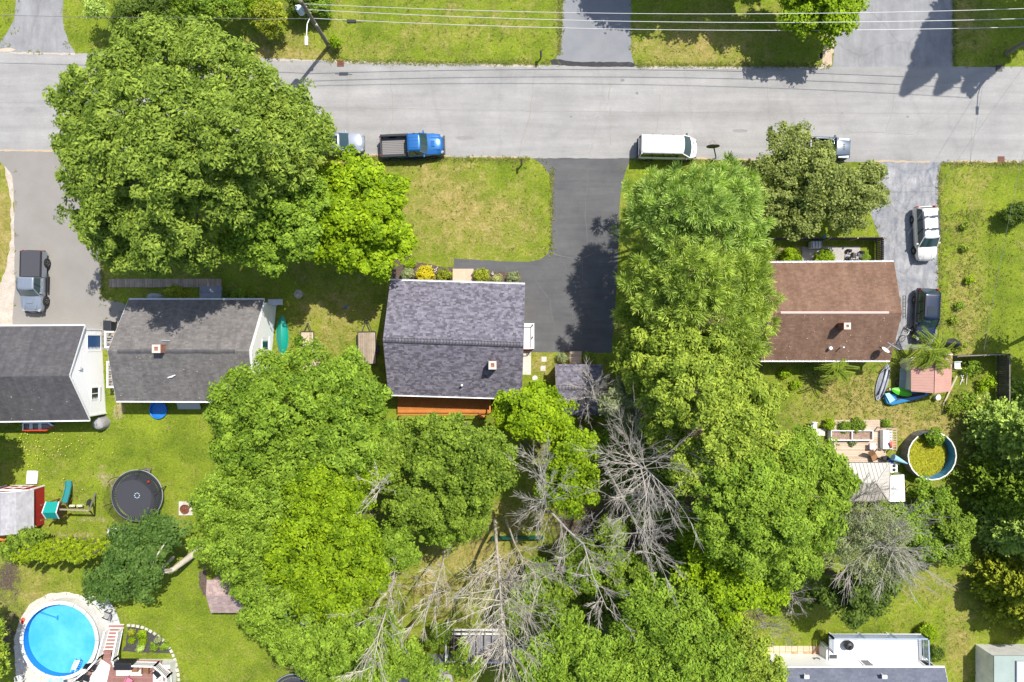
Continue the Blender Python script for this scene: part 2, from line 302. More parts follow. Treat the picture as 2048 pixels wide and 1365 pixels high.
# ------------------------------------------------------------------ ground
def lawn():
    fx = np.arange(-54, 54.01, 0.45); fy = np.arange(-37, 37.01, 0.45)
    ox = np.array([-400, -250, -150, -100, -75, -62, -57.]); oy = np.array([-400, -250, -150, -100, -70, -50, -42.])
    xs = np.concatenate([ox, fx, -ox[::-1]]); ys = np.concatenate([oy, fy, -oy[::-1]])
    X, Y = np.meshgrid(xs, ys); nx, ny = len(xs), len(ys)
    co = np.stack([X.ravel(), Y.ravel(), np.zeros(nx * ny)], 1)
    i = np.arange(nx * ny).reshape(ny, nx); q = np.stack([i[:-1, :-1], i[:-1, 1:], i[1:, 1:], i[1:, :-1]], -1).reshape(-1, 4)
    me = bpy.data.meshes.new('lawn'); me.from_pydata(co.tolist(), [], q.tolist()); me.update()
    px = co[:, 0] * FPX / CAM_H + 1024; py = 682.5 - co[:, 1] * FPX / CAM_H
    def field(spots, base):
        f = np.full(len(px), base)
        for (x, y, rx, ry, v) in spots: f += v * np.exp(-((px - x) / rx) ** 2 - ((py - y) / ry) ** 2)
        return f
    dry = field([(950, 430, 130, 90, .56), (870, 370, 70, 60, .25), (1000, 370, 60, 40, -.25), (900, 60, 200, 60, .22), (760, 50, 60, 50, -.15), (1010, 90, 80, 40, -.1),
        (1400, 90, 130, 50, .6), (1330, 110, 60, 25, .1), (1700, 800, 110, 60, .6), (1850, 850, 120, 40, .55), (1600, 790, 50, 60, -.1), (1960, 380, 50, 40, .35), (1930, 620, 40, 130, .45), (2000, 560, 30, 160, -.25),
        (2010, 400, 40, 60, -.2), (590, 110, 100, 30, .45), (470, 100, 90, 30, .4), (200, 60, 40, 50, -.1), (720, 330, 90, 25, .45), (640, 620, 60, 40, .25), (700, 640, 70, 80, .3), (620, 720, 40, 60, .35),
        (250, 870, 160, 50, -.2), (330, 900, 100, 40, -.2), (100, 950, 60, 40, .0), (420, 1230, 120, 120, -.15), (300, 1200, 60, 40, -.1), (960, 1110, 110, 90, .55), (1030, 1040, 60, 30, .3), (860, 1180, 60, 70, .35),
        (1720, 1230, 180, 50, .0), (1890, 1180, 60, 60, .25), (1920, 1300, 30, 60, .5), (5, 450, 30, 130, .6), (225, 570, 30, 30, .3), (1090, 730, 40, 30, .45), (1290, 345, 40, 30, -.2), (2030, 720, 40, 140, -.25),
        (1930, 40, 50, 70, .45), (2030, 60, 20, 50, -.2), (140, 1180, 100, 30, .1), (60, 1130, 60, 40, .15), (60, 1200, 40, 40, .4)], 0.27)
    dirt = field([(610, 560, 18, 12, .6), (640, 610, 18, 14, .5), (12, 540, 14, 50, .4), (10, 380, 18, 40, .3), (230, 970, 25, 14, .45), (170, 1010, 40, 16, .5), (215, 960, 30, 20, .35), (190, 1040, 70, 10, .55), (150, 1070, 90, 7, .6),
        (260, 935, 60, 10, .3), (400, 1000, 30, 20, .3), (240, 800, 12, 30, .75), (232, 830, 20, 14, .5), (270, 890, 20, 12, .35), (215, 870, 20, 10, .3), (200, 950, 12, 8, .5), (110, 945, 10, 8, .5), (92, 945, 8, 6, .5), (205, 930, 8, 6, .5),
        (1660, 500, 40, 14, .55), (1580, 500, 40, 12, .7), (1920, 490, 20, 10, .4), (1885, 640, 14, 40, .4), (1850, 850, 60, 20, .35), (1770, 830, 30, 14, .4), (1700, 840, 60, 10, .4), (1900, 940, 20, 20, .5), (1990, 330, 60, 6, .3),
        (690, 318, 80, 5, .45), (960, 318, 90, 4, .4), (1290, 322, 30, 5, .4), (650, 122, 100, 4, .5), (900, 128, 220, 3, .45), (1440, 132, 120, 4, .5), (1655, 110, 8, 40, .6), (1115, 90, 7, 60, .45), (1650, 125, 18, 8, .55),
        (1880, 1175, 14, 8, .6), (1860, 1200, 30, 14, .3), (60, 1195, 30, 14, .4), (940, 1150, 60, 60, .3), (408, 1140, 14, 20, .5), (800, 520, 12, 16, .5), (1100, 710, 60, 5, .4), (1100, 745, 30, 40, .25), (206, 560, 4, 60, .5), (30, 1080, 40, 8, .35), (1480, 330, 50, 8, .7)], 0.0)
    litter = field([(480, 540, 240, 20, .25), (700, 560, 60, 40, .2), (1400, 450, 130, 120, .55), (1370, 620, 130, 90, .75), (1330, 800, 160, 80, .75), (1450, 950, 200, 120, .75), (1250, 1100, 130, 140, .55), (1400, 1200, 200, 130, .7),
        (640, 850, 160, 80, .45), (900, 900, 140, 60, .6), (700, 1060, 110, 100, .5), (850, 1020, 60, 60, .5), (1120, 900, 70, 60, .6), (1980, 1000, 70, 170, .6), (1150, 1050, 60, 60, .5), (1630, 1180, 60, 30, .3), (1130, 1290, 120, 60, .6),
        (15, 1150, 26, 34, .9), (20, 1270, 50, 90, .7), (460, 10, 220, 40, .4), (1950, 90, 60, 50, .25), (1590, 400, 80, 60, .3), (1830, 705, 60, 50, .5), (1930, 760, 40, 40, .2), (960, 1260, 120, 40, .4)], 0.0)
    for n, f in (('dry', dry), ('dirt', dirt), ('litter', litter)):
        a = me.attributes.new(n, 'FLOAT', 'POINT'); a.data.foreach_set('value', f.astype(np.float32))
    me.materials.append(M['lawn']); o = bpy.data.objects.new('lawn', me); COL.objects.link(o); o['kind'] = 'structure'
lawn()
sheet('driveway', rough([(38, -60), (128, -60), (125, 30), (128, 60), (140, 90), (152, 110), (-60, 112), (-60, 97), (0, 86), (14, 66), (28, 40)], 10, 1.2, 3), .004, M['drive_grey'])
sheet('driveway', rough([(-20, 300), (215, 300), (205, 335), (201, 420), (203, 590), (214, 601), (245, 606), (275, 640), (275, 700), (205, 700), (200, 665), (24, 665), (30, 560), (28, 400), (24, 350)], 14, 1.0, 4), .004, M['drive_tan'])
sheet('gravel_verge', rough([(4, 318), (25, 318), (26, 360), (30, 470), (32, 560), (34, 665), (-60, 665), (-60, 585), (-4, 572), (10, 545), (20, 500), (23, 440), (18, 380)], 10, 2.5, 5), .002, M['gravel'])
sheet('driveway', rough([(1128, -60), (1264, -60), (1261, 60), (1262, 105), (1270, 136), (1100, 136), (1118, 106), (1124, 60)], 12, 1.0, 6), .004, M['drive_blue'])
sheet('driveway', rough([(1062, 314), (1085, 330), (1098, 348), (1104, 372), (1103, 440), (1102, 488), (1096, 508), (1080, 520), (1055, 524), (1000, 523), (908, 517), (907, 541), (1041, 546), (1041, 640), (1046, 704), (1180, 706), (1223, 706), (1228, 640), (1236, 520), (1240, 400), (1246, 360), (1262, 314)], 18, 0.7, 7), .004, M['drive_dark'])
sheet('driveway', rough([(1738, 322), (1885, 322), (1878, 345), (1876, 420), (1876, 560), (1872, 700), (1790, 700), (1795, 560), (1762, 540), (1758, 470), (1742, 430), (1738, 380)], 12, 1.3, 8), .004, M['drive_pale'])
sheet('driveway', rough([(1676, -60), (1906, -60), (1906, 60), (1905, 136), (1664, 136), (1668, 100), (1672, 60)], 12, 1.2, 9), .004, M['drive_grey'])
top = [(-700, 96), (0, 103), (185, 108), (300, 111), (530, 117), (700, 122), (900, 127), (1090, 131), (1380, 133), (1700, 134), (2048, 134), (2800, 137)]
bot = [(2800, 328), (2048, 326), (1880, 325), (1740, 325), (1500, 321), (1380, 319), (1262, 317), (1060, 317), (750, 313), (500, 309), (215, 304), (0, 303), (-700, 298)]
sheet('road', rough(top, 10, 0.9, 10, False) + rough(bot, 10, 0.9, 11, False), .008, M['road'])
sheet('asphalt_patch', rough([(1101, 121), (1108, 118), (1150, 124), (1262, 125), (1270, 128), (1269, 134), (1180, 134), (1103, 130)], 6, 0.8, 12), .012, M['black_patch'])
M['sand'] = asphalt('orange_sand', (0.42, 0.30, 0.19), (0.52, 0.44, 0.36), 1.5, 0.2)
M['seam'] = mk('filled_seam', (0.21, 0.205, 0.18), 0.95, (0.27, 0.25, 0.21), 3)
M['seam_dark'] = mk('dark_joint', (0.10, 0.10, 0.10), 0.95)  # plain dark tone of the driveway joint lines
def ribbon(name, lines, m, z, w, seed=0, amp=1.6):
    mb = MB(); g = random.Random(seed)
    for ln in lines:
        pts = [P(x, y) for (x, y) in rough(ln, 9, amp, g.random(), False)]
        for a, b in zip(pts, pts[1:]):
            d = (b - a).normalized(); n = Vector((-d.y, d.x, 0)) * (w * g.uniform(0.5, 1.2) / 2); e = d * 0.01; u = Vector((0, 0, z + g.uniform(0, .0015)))
            mb.add([a - e - n + u, b + e - n + u, b + e + n + u, a - e + n + u], [(0, 1, 2, 3)])
    return tag(mb.build(name, m), kind='structure')
ribbon('road_seam', [[(782, 125), (781, 168), (785, 195), (786, 240), (775, 275), (772, 300)], [(1070, 140), (1063, 200), (1058, 240), (1048, 270), (1035, 318)], [(1222, 150), (1218, 200), (1208, 220)], [(1320, 190), (1318, 230), (1312, 265)],
    [(1533, 140), (1535, 180), (1538, 230), (1540, 250)], [(1790, 170), (1783, 230), (1772, 262)], [(1692, 255), (1700, 265), (1760, 265), (1830, 270)], [(1944, 245), (1940, 325)], [(1220, 215), (1222, 290)]], M['seam'], .012, .05, 3)
ribbon('road_seam', [[(0, 205), (300, 209), (700, 216), (1000, 222), (1300, 225), (1700, 227), (2048, 229)]], M['seam'], .0125, .03, 5, .4)
ribbon('driveway_joint', [[(1103, 353), (1244, 354)], [(1740, 385), (1876, 384)]], M['seam_dark'], .008, .03, 6, .3)
ribbon('driveway_scratch', [[(1103, 506), (1125, 513), (1160, 519), (1190, 506)], [(1164, 519), (1166, 560), (1175, 568)]], mk('chalky_scuff', (0.17, 0.17, 0.17), .9), .008, .05, 8, 1)
sheet('sand_stain', rough([(655, 119), (690, 121), (686, 133), (676, 128)], 5, 1.5, 2), .0125, M['sand'])
sheet('sand_stain', rough([(0, 98), (18, 96), (32, 100), (20, 104), (0, 104)], 5, 1, 3), .0125, M['sand'])
sheet('sand_stain', rough([(1650, 70), (1664, 66), (1668, 100), (1662, 132), (1640, 136), (1646, 110)], 6, 2, 4), .010, M['sand'])

GRIT = mk('roadside_grit', (.36, .31, .25), .95, (.45, .41, .36), 6); TARN = mk('tan_grit', (.38, .28, .18), .95, (.44, .36, .26), 6)
ribbon('roadside_grit', [[(540, 120), (640, 122)], [(690, 125), (860, 128)], [(960, 131), (1080, 133)], [(1290, 135), (1500, 136)], [(1560, 136), (1650, 136)], [(20, 106), (150, 109)]], GRIT, .0135, .20, 21, 1.2)
ribbon('roadside_grit', [[(735, 310), (900, 313)], [(940, 314), (1060, 315)], [(1270, 316), (1420, 317)], [(1470, 319), (1560, 320)], [(1740, 323), (1860, 324)], [(1900, 324), (2040, 324)], [(0, 301), (190, 302)]], TARN, .0135, .18, 22, 1.2)
STAIN = mk('oil_stain', (.17, .168, .165), .9, (.22, .215, .21), 4); PATCH = asphalt('newer_road_patch', (.225, .222, .218), (.26, .256, .25), 1, .12)
for n_, (x, y, rx, ry) in enumerate([(1245, 161, 4, 3), (1274, 187, 3, 3), (1142, 234, 3, 2), (1684, 227, 2, 2), (1815, 234, 3, 2), (930, 276, 20, 4), (60, 220, 12, 5), (1480, 262, 16, 4), (350, 205, 10, 5)]):
    sheet('oil_stain', rough([(x + rx * math.cos(a * .7854), y + ry * math.sin(a * .7854)) for a in range(8)], 3, .8, n_ + 40), .0128, STAIN if n_ < 5 else PATCH)
SCUF = mk('tyre_scuff', (.112, .111, .111), .95)
ribbon('tyre_scuff', [[(1112, 420), (1116, 500), (1140, 560), (1146, 640)], [(1176, 340), (1170, 430), (1176, 500)], [(1070, 560), (1100, 600), (1110, 660)], [(1130, 610), (1180, 616)], [(1120, 590), (1190, 580)]], SCUF, .008, .09, 31, 1.4)
# ------------------------------------------------------------------ houses
def shingles(q, courses, tab, lift=0.012, seed=0, jit=0.35):
    """rows of overlapping tabs on the plane eaveL, eaveR, ridgeR, ridgeL"""
    A, B, C, D = [Vector(p) for p in q]; n = (B - A).cross(D - A).normalized(); n = n if n.z > 0 else -n
    g = random.Random(seed); mb = MB(); Wd = (B - A).length
    def pt(u, v): return (A * (1 - u) + B * u) * (1 - v) + (D * (1 - u) + C * u) * v
    for i in range(courses):
        v0 = i / courses; v1 = min(1.0, (i + 1.04) / courses); x = -g.random() * tab
        while x < Wd:
            w = tab * g.uniform(1 - jit, 1 + jit); u0 = max(0, x) / Wd; u1 = min(Wd, x + w - 0.006) / Wd; x += w
            if u1 - u0 < 0.002: continue
            l = lift * g.uniform(0.7, 1.5); a, b, c, d = pt(u0, v0), pt(u1, v0), pt(u1, v1), pt(u0, v1)
            mb.add([a + n * l, b + n * l, c + n * .003, d + n * .003, a, b], [(0, 1, 2, 3), (4, 5, 1, 0)])
    return mb
def lerp(a, b, t): return a + (b - a) * t
def shift(a, b, d): return a + (b - a).normalized() * d
def siding(mb, A, B, zt, h=0.22, out=None, top=None):
    """lapped boards on the wall between ground points A and B up to zt; top(t) gives the height along a gable"""
    L = (B - A).length; d = (B - A) / L; n = out; z = 0.15; g = random.Random(int(L * 100))
    while z < zt:
        z1 = min(z + h, zt); t0, t1 = 0.0, 1.0
        if top:
            ts = [t / 200 for t in range(201) if top(t / 200) >= z1]
            if not ts: break
            t0, t1 = ts[0], ts[-1]
        a = A + d * (L * t0); b = A + d * (L * t1); o0 = n * .028; o1 = n * .006
        mb.add([a + o0 + Vector((0, 0, z)), b + o0 + Vector((0, 0, z)), b + o1 + Vector((0, 0, z1)), a + o1 + Vector((0, 0, z1)), a + Vector((0, 0, z)), b + Vector((0, 0, z))], [(0, 1, 2, 3), (4, 5, 1, 0)])
        z = z1
    return mb
def chimney(parent, px, py, zt, zb, w=.62, d=.62, rz=0):
    c = P(px, py, zt); ch = None; n = 0
    base = MB().box((c.x, c.y, (zb + zt - .1) / 2), (w - .03, d - .03, zt - .1 - zb), rz).build('chimney', M['brick'], parent)
    mb = MB(); z = zb; k = 0
    while z < zt - .12:
        for s in (-1, 1):
            for j in range(3):
                off = (j - 1) * w / 3 + (.05 if k % 2 else -.05)
                mb.box((c.x + off, c.y + s * (d / 2), z + .035), (w / 3 - .015, .05, .06)); mb.box((c.x + s * (w / 2), c.y + off * d / w, z + .035), (.05, d / 3 - .015, .06))
        z += .078; k += 1
    stuff(mb.build('brickwork', M['brick'], base))
    f = MB(); t = .17
    for s in (-1, 1):
        f.box((c.x + s * (w / 2 - t / 2 + .03), c.y, zt - .05), (t, d + .06, .1)); f.box((c.x, c.y + s * (d / 2 - t / 2 + .03), zt - .05), (w + .06 - 2 * t, t, .1))
    f.build('cap', M['flue'], base); MB().box((c.x, c.y, zt - .13), (w - 2 * t + .06, d - 2 * t + .06, .05)).build('flue', M['black'], base)
    return base
def window(parent, c, n, w, h, pane=None, frame=None, sill=True, mull=0):
    """window centred at c on a wall with outward normal n (horizontal)"""
    pane = pane or M['glass_dark']; frame = frame or M['white_clean']
    n = Vector(n).normalized(); t = Vector((-n.y, n.x, 0)); f = MB(); a = math.atan2(t.y, t.x); c = Vector(c); b = .09
    for s in (-1, 1):
        f.box(c + t * s * (w / 2 + b / 2) + n * .045, (b, .07, h + 2 * b), a)
        f.box(c + Vector((0, 0, s * (h / 2 + b / 2))) + n * .045, (w, .07, b), a)
    for k in range(mull): f.box(c + t * (w * ((k + 1) / (mull + 1) - .5)) + n * .043, (.07, .06, h), a)
    o = f.build('window', frame, parent)
    MB().box(c + n * .03, (w, .03, h), a).build('pane', pane, o)
    if sill: MB().box(c + Vector((0, 0, -h / 2 - b - .025)) + n * .08, (w + .3, .14, .05), a).build('sill', frame, o)
    return o
def house(name, label, pts, ze, zr, wall, roofm, shm, tab=.33, course=.16, over=.35, jit=.12, lift=.01, seed=1, gut=M['white_clean'], rake=M['white_clean'], cap=None, cat='house', gable_e=False, thick=.14, capw=.3, brackets=0, gut_n=True, gut_s=True, ol=.2):
    """gable house; pts = photo positions of eave NW, NE, SE, SW and ridge W, E"""
    NW, NE, SE, SW = [P(*p, ze) for p in pts[:4]]; RW, RE = [P(*p, zr) for p in pts[4:]]
    base = (NW + SE) / 2; base.z = 0; root = thing(name, label, cat, base)
    # walls
    cx = [lerp(NW, NE, .5), lerp(SW, SE, .5)]
    dn = (lerp(NW, SW, .5) - NW).normalized(); de = (NE - NW).normalized()
    half = (RW - NW); slope = (zr - ze) / math.hypot(half.x, half.y)
    zw = ze + over * slope - thick - .02; zg = zr - thick - .06
    dw = Vector((dn.x, dn.y, 0)); ew = Vector((de.x, de.y, 0)).normalized()
    w = [NW + dw * over + ew * ol, NE + dw * over - ew * ol, SE - dw * over - ew * ol, SW - dw * over + ew * ol]
    gW = RW + ew * ol; gE = RE - ew * ol
    mb = MB(); vs = [Vector((p.x, p.y, 0)) for p in w] + [Vector((p.x, p.y, zw)) for p in w] + [Vector((gW.x, gW.y, zg)), Vector((gE.x, gE.y, zg))]
    mb.add(vs, [(3, 2, 1, 0), (0, 1, 5, 4), (2, 3, 7, 6), (1, 2, 6, 9, 5), (3, 0, 4, 8, 7), (4, 5, 9, 8), (6, 7, 8, 9)])
    wo_ = mb.build('wall', wall, root)
    if gable_e:
        A = Vector((w[2].x, w[2].y, 0)); B = Vector((w[1].x, w[1].y, 0)); L = (B - A).length
        g = Vector((gE.x, gE.y, 0)); tr = (g - A).dot(B - A) / L / L; out = Vector(((B - A).y, -(B - A).x, 0)).normalized()
        out = out if out.dot(ew) > 0 else -out
        sm = siding(MB(), A, B, zg, .2, out, lambda t: zw + (zg - zw) * (t / tr if t < tr else (1 - t) / (1 - tr)))
        stuff(sm.build('siding', wall, wo_))
        for p in (A, B): MB().bar(p + out * .03, p + out * .03 + Vector((0, 0, zw)), .12).build('corner_board', rake, root)
    # roof slabs
    rb = MB(); up = Vector((0, 0, -.012)); rb.slab([NW + up, NE + up, RE + up, RW + up], thick); rb.slab([SE + up, SW + up, RW + up, RE + up], thick)
    roof = rb.build('roof', roofm, root)
    for k, q in enumerate(((NW, NE, RE, RW), (SW, SE, RE, RW))):
        n = int(((q[0] - q[3]).length) / course); stuff(shingles(q, n, tab, lift, seed + k, jit).build('shingles', shm, roof))
    if cap:
        ridge_vent(roof, lerp(RW, RE, .002) + Vector((0, 0, .004)), lerp(RW, RE, .998) + Vector((0, 0, .004)), M['roof_deck'], .42, .055)  # dark strip added under the caps; its colour darkens the gaps between them
        L = (RE - RW).length; n = int(L / capw); c0 = None
        nv = [(NE - NW).cross(RW - NW).normalized(), (RE - RW).cross(SW - RW).normalized()]; nv = [v if v.z > 0 else -v for v in nv]
        for i in range(n):
            t0 = i / n; a = lerp(RW, RE, t0); b = lerp(RW, RE, (i + .80) / n)
            if c0 is None:
                me = MB(); s1 = (NW - RW).normalized() * .19; s2 = (SW - RW).normalized() * .19; lu = Vector((0, 0, .095)); hu = Vector((0, 0, .075))
                A = Vector((0, 0, 0)); B = b - a
                me.add([A + s1 + lu, B + s1 + hu, B + hu, A + lu, A + s2 + lu, B + s2 + hu, A + s1, A, A + s2], [(0, 1, 2, 3), (3, 2, 5, 4), (6, 0, 3, 7), (7, 3, 4, 8)])
                c0 = me.build('ridge_cap', cap, roof, local=True); c0.location = a - base; o = c0
            else:
                o = c0.copy(); COL.objects.link(o); o.location = a - base + Vector((0, 0, rnd.uniform(-.004, .004)))
    # gutters and rake boards
    for nm, a, b, s, ok in (('gutter', NW, NE, -1, gut_n), ('gutter', SW, SE, 1, gut_s)):
        if not ok: continue
        off = dw * (s * .065); e1 = Vector((0, 0, -.06)); gm = MB()
        gm.bar(a + off * 1.9 + e1, b + off * 1.9 + e1, .02, .12); gm.bar(a + off + e1 + Vector((0, 0, -.05)), b + off + e1 + Vector((0, 0, -.05)), .12, .02); gm.bar(a + off * .2 + e1, b + off * .2 + e1, .018, .10)
        go = gm.build('gutter', gut, root)
        if brackets:
            for i in range(brackets):
                p = lerp(a, b, (i + .5) / brackets); MB().box(p + off + Vector((0, 0, -.005)), (.05, .17, .02)).build('bracket', gut, go)
    for (a, r, b, s) in ((NW, RW, SW, -1), (NE, RE, SE, 1)):
        m = MB(); o = ew * (s * .006) + Vector((0, 0, -.085))
        m.bar(a + o, r + o, .022, .15); m.bar(r + o, b + o, .022, .15); m.build('rake_board', rake, root)
    return dict(root=root, roof=roof, w=w, zw=zw, zg=zg, ew=ew, dw=dw, gE=gE, NW=NW, NE=NE, SE=SE, SW=SW, RW=RW, RE=RE, slope=slope)
def pipe(parent, px, py, z0, z1, r=.06, m=None):
    c = P(px, py, z1); o = MB().lathe((c.x, c.y, 0), [(r, z0), (r, z1)], 10).build('vent_pipe', m or M['white_clean'], parent); return o
def ridge_vent(parent, a, b, m, w=.3, h=.06):
    mb = MB(); a = Vector(a); b = Vector(b); d = (b - a).normalized(); s = Vector((-d.y, d.x, 0)) * w / 2; dz = Vector((0, 0, -.07)); u = Vector((0, 0, h))
    mb.add([a + s + dz, a + s + dz + u, a + u, a - s + dz + u, a - s + dz, b + s + dz, b + s + dz + u, b + u, b - s + dz + u, b - s + dz], [(0, 1, 6, 5), (1, 2, 7, 6), (2, 3, 8, 7), (3, 4, 9, 8), (4, 3, 2, 1, 0), (5, 6, 7, 8, 9)])
    return mb.build('ridge_vent', m, parent)
M['roof_deck'] = mk('roof_felt', (0.05, 0.05, 0.055), 0.95)
M['sh_dark'] = mk('charcoal_shingle', (0.062, 0.060, 0.066), 0.95, (0.094, 0.090, 0.092), 1.1, isl=0.15, fine=0.10, stretch=(1.6, .45, .45))
M['sh_grey'] = mk('grey_brown_shingle', (0.118, 0.110, 0.106), 0.95, (0.165, 0.153, 0.146), 1.0, isl=0.17, fine=0.10, stretch=(1.6, .45, .45))
M['sh_slate'] = mk('blended_slate_shingle', (0.118, 0.110, 0.140), 0.95, (0.158, 0.148, 0.175), 1.5, isl=0.44, fine=0.12)
M['sh_brown'] = mk('brown_shingle', (0.140, 0.079, 0.051), 0.95, (0.195, 0.117, 0.080), 0.9, isl=0.16, fine=0.12, stretch=(1.6, .45, .45))
M['sh_navy'] = mk('navy_grey_shingle', (0.10, 0.11, 0.145), 0.95, (0.13, 0.14, 0.175), 0.8, isl=0.12, fine=0.08)
M['cap_slate'] = mk('slate_cap', (0.115, 0.105, 0.13), 0.95, (0.15, 0.14, 0.165), 2)
# house 1: left edge
h1 = house('house', 'white gabled house with charcoal roof cut by the left edge of the photo', [(-190, 654), (169, 652), (179, 840), (-190, 845), (-230, 757), (138, 752)], 2.75, 5.0, M['white_clean'], M['roof_deck'], M['sh_dark'], seed=11, gable_e=True, over=.3)
def on_gable(h, t, z, out=.0):
    """point on the east gable wall: t from south corner to north corner"""
    A = h['w'][2]; B = h['w'][1]; p = lerp(A, B, t); return Vector((p.x, p.y, z))
eo = Vector((1, 0, 0))
window(h1['root'], on_gable(h1, .25, 1.55), eo, 1.0, 1.0, mull=1)
d1 = window(h1['root'], on_gable(h1, .84, 1.25), eo, 1.35, 1.9, M['glass_blue'], sill=False); d1.name = 'door'
MB().box(on_gable(h1, .56, 3.6) + Vector((.12, 0, 0)), (.2, .3, .28)).build('wall_vent', M['white_clean'], h1['root'])
# house 2: white, with tree shade on the roof
h2 = house('house', 'white gabled house with grey roof and ridge vent, its east gable in view', [(257, 600), (528, 600), (508, 803), (232, 802), (215, 703), (498, 703)], 2.9, 5.1, M['white_clean'], M['roof_deck'], M['sh_grey'], seed=21, gable_e=True, over=.3, brackets=22, ol=-.12)
ridge_vent(h2['roof'], lerp(h2['RW'], h2['RE'], .07), lerp(h2['RW'], h2['RE'], .90), M['sh_dark'])
chimney(h2['root'], 312, 698, 5.85, 4.2)
pipe(h2['root'], 343, 754, 3.4, 4.2, .07); MB().bar(P(336, 756, 4.05), P(350, 751, 4.2), .09).build('vent_elbow', M['white_clean'], h2['root'])
window(h2['root'], on_gable(h2, .57, 2.0), eo, 1.0, 1.5, sill=True)
MB().box(P(553, 600, 2.35) + Vector((-.1, -.2, 0)), (1.3, .5, .05)).build('awning', M['steel'], h2['root'])
MB().box(P(338, 690, 4.98) + Vector((-.35, .35, -.18)), (.7, .1, .05)).build('flashing', M['steel'], h2['root'])
# house 3: centre
h3 = house('house', 'house with mottled slate coloured shingle roof in the centre of the photo', [(781, 561), (1050, 569), (1043, 797), (777, 789), (766, 680), (1047, 690)], 3.0, 5.6, M['wood_brown'], M['roof_deck'], M['sh_slate'], tab=.24, course=.15, jit=.55, lift=.016, seed=31, over=.4, cap=M['cap_slate'], capw=.26, rake=M['cap_slate'])
chimney(h3['root'], 985, 731, 5.8, 3.9, .58, .62)
pipe(h3['root'], 926, 771, 3.2, 3.9, .05, M['dark_metal']); MB().lathe(P(924, 771, 3.92), [(.02, 0), (.09, .02), (.09, .08), (.02, .1)], 10).build('vent_cap', M['white_clean'], h3['root'])
# house 4: brown
h4 = house('house', 'brown shingled house with pale ridge vent and satellite dish', [(1532, 526), (1788, 524), (1781, 721), (1522, 721), (1540, 626), (1804, 626)], 2.75, 4.55, mk('tan_siding', (0.34, 0.28, 0.21), 0.8), M['roof_deck'], M['sh_brown'], tab=.30, course=.15, seed=41, over=.35, brackets=17, rake=M['wood_brown'])
M['vent_pink'] = mk('pinkish_metal', (0.55, 0.40, 0.36), 0.5)
ridge_vent(h4['roof'], lerp(h4['RW'], h4['RE'], .08), lerp(h4['RW'], h4['RE'], .9), M['vent_pink'], .22, .07)
chimney(h4['root'], 1695, 652.5, 5.3, 3.9, .5, .5)
pipe(h4['root'], 1688, 695, 3.2, 3.9, .06); MB().lathe(P(1662, 697, 3.55), [(.15, -.3), (.15, 0), (.05, .05)], 10).build('vent_box', M['white_clean'], h4['root'])
dt = thing('satellite_dish', 'satellite dish on a bracket at the corner of the brown roof', 'satellite dish', P(1784, 690, 3.4))
dm = MB(); cc = P(1770, 702, 3.9) ; prof = [(0.02, 0), (.16, .02), (.28, .06), (.36, .11)]
ring = []; Rm = Matrix.Rotation(R(-50), 3, 'X') @ Matrix.Rotation(R(20), 3, 'Y')
tmp = MB().lathe((0, 0, 0), prof, 18, cap=False); dm.add([cc + Rm @ Vector(v) for v in tmp.v], tmp.f); dm.build('dish', M['white_dirty'], dt, smooth=60)
MB().bar(P(1784, 690, 3.3), cc, .05).bar(cc, P(1782, 688, 4.2), .03).bar(P(1775, 685, 4.1), P(1800, 700, 3.8), .04).build('arm', M['steel'], dt)
MB().bar(P(1784, 692, 3.0), P(1786, 688, 3.7), .06).build('mast', M['steel'], dt)
# house 5: bottom right, only its north slope and wall are in view
h5 = house('house', 'navy roofed white house at the lower right edge with a raised deck', [(1553, 1336), (1890, 1336), (1896, 1560), (1553, 1560), (1540, 1462), (1915, 1462)], 3.3, 5.3, M['white_clean'], M['roof_deck'], M['sh_navy'], seed=51, over=.3)
for px_ in (1614, 1770):
    tv = P(px_, 1355, 4.1); MB().lathe((tv.x, tv.y, 3.4), [(.06, 0), (.06, .55)], 8).box((tv.x, tv.y, 4.02), (.4, .28, .14)).build('roof_vent', M['white_clean'], h5['root'])
for px_ in (1733, 1872): window(h5['root'], Vector((P(px_ if px_ < 1800 else 1853, 1325, 1.9).x, h5['w'][0].y, 2.1)), (0, 1, 0), .7, 1.5)
# house 6: sliver of flat green-grey roof at the right edge
rt = thing('garage', 'garage with flat pale green roof at the lower right corner', 'garage', P(2060, 1360))
g0 = P(1988, 1312, 2.6); g1 = P(2110, 1480, 2.6)
MB().prism([(g0.x + .15, g0.y - .15), (g1.x, g0.y - .15), (g1.x, g1.y), (g0.x + .15, g1.y)], 0, 2.5).build('wall', M['white_dirty'], rt)
MB().prism([(g0.x, g0.y), (g1.x + .1, g0.y), (g1.x + .1, g1.y), (g0.x, g1.y)], 2.51, 2.62).build('roof', mk('pale_green_roof', (0.27, 0.33, 0.30), .8, (0.31, 0.37, 0.34), .8), rt)
MB().prism([(P(2034, 1312, 2.8).x, g0.y - .4), (g1.x, g0.y - .4), (g1.x, g1.y), (P(2034, 1312, 2.8).x, g1.y)], 2.63, 2.8).build('roof_panel', mk('pale_grey_roof', (0.42, 0.43, 0.45), .7), rt)
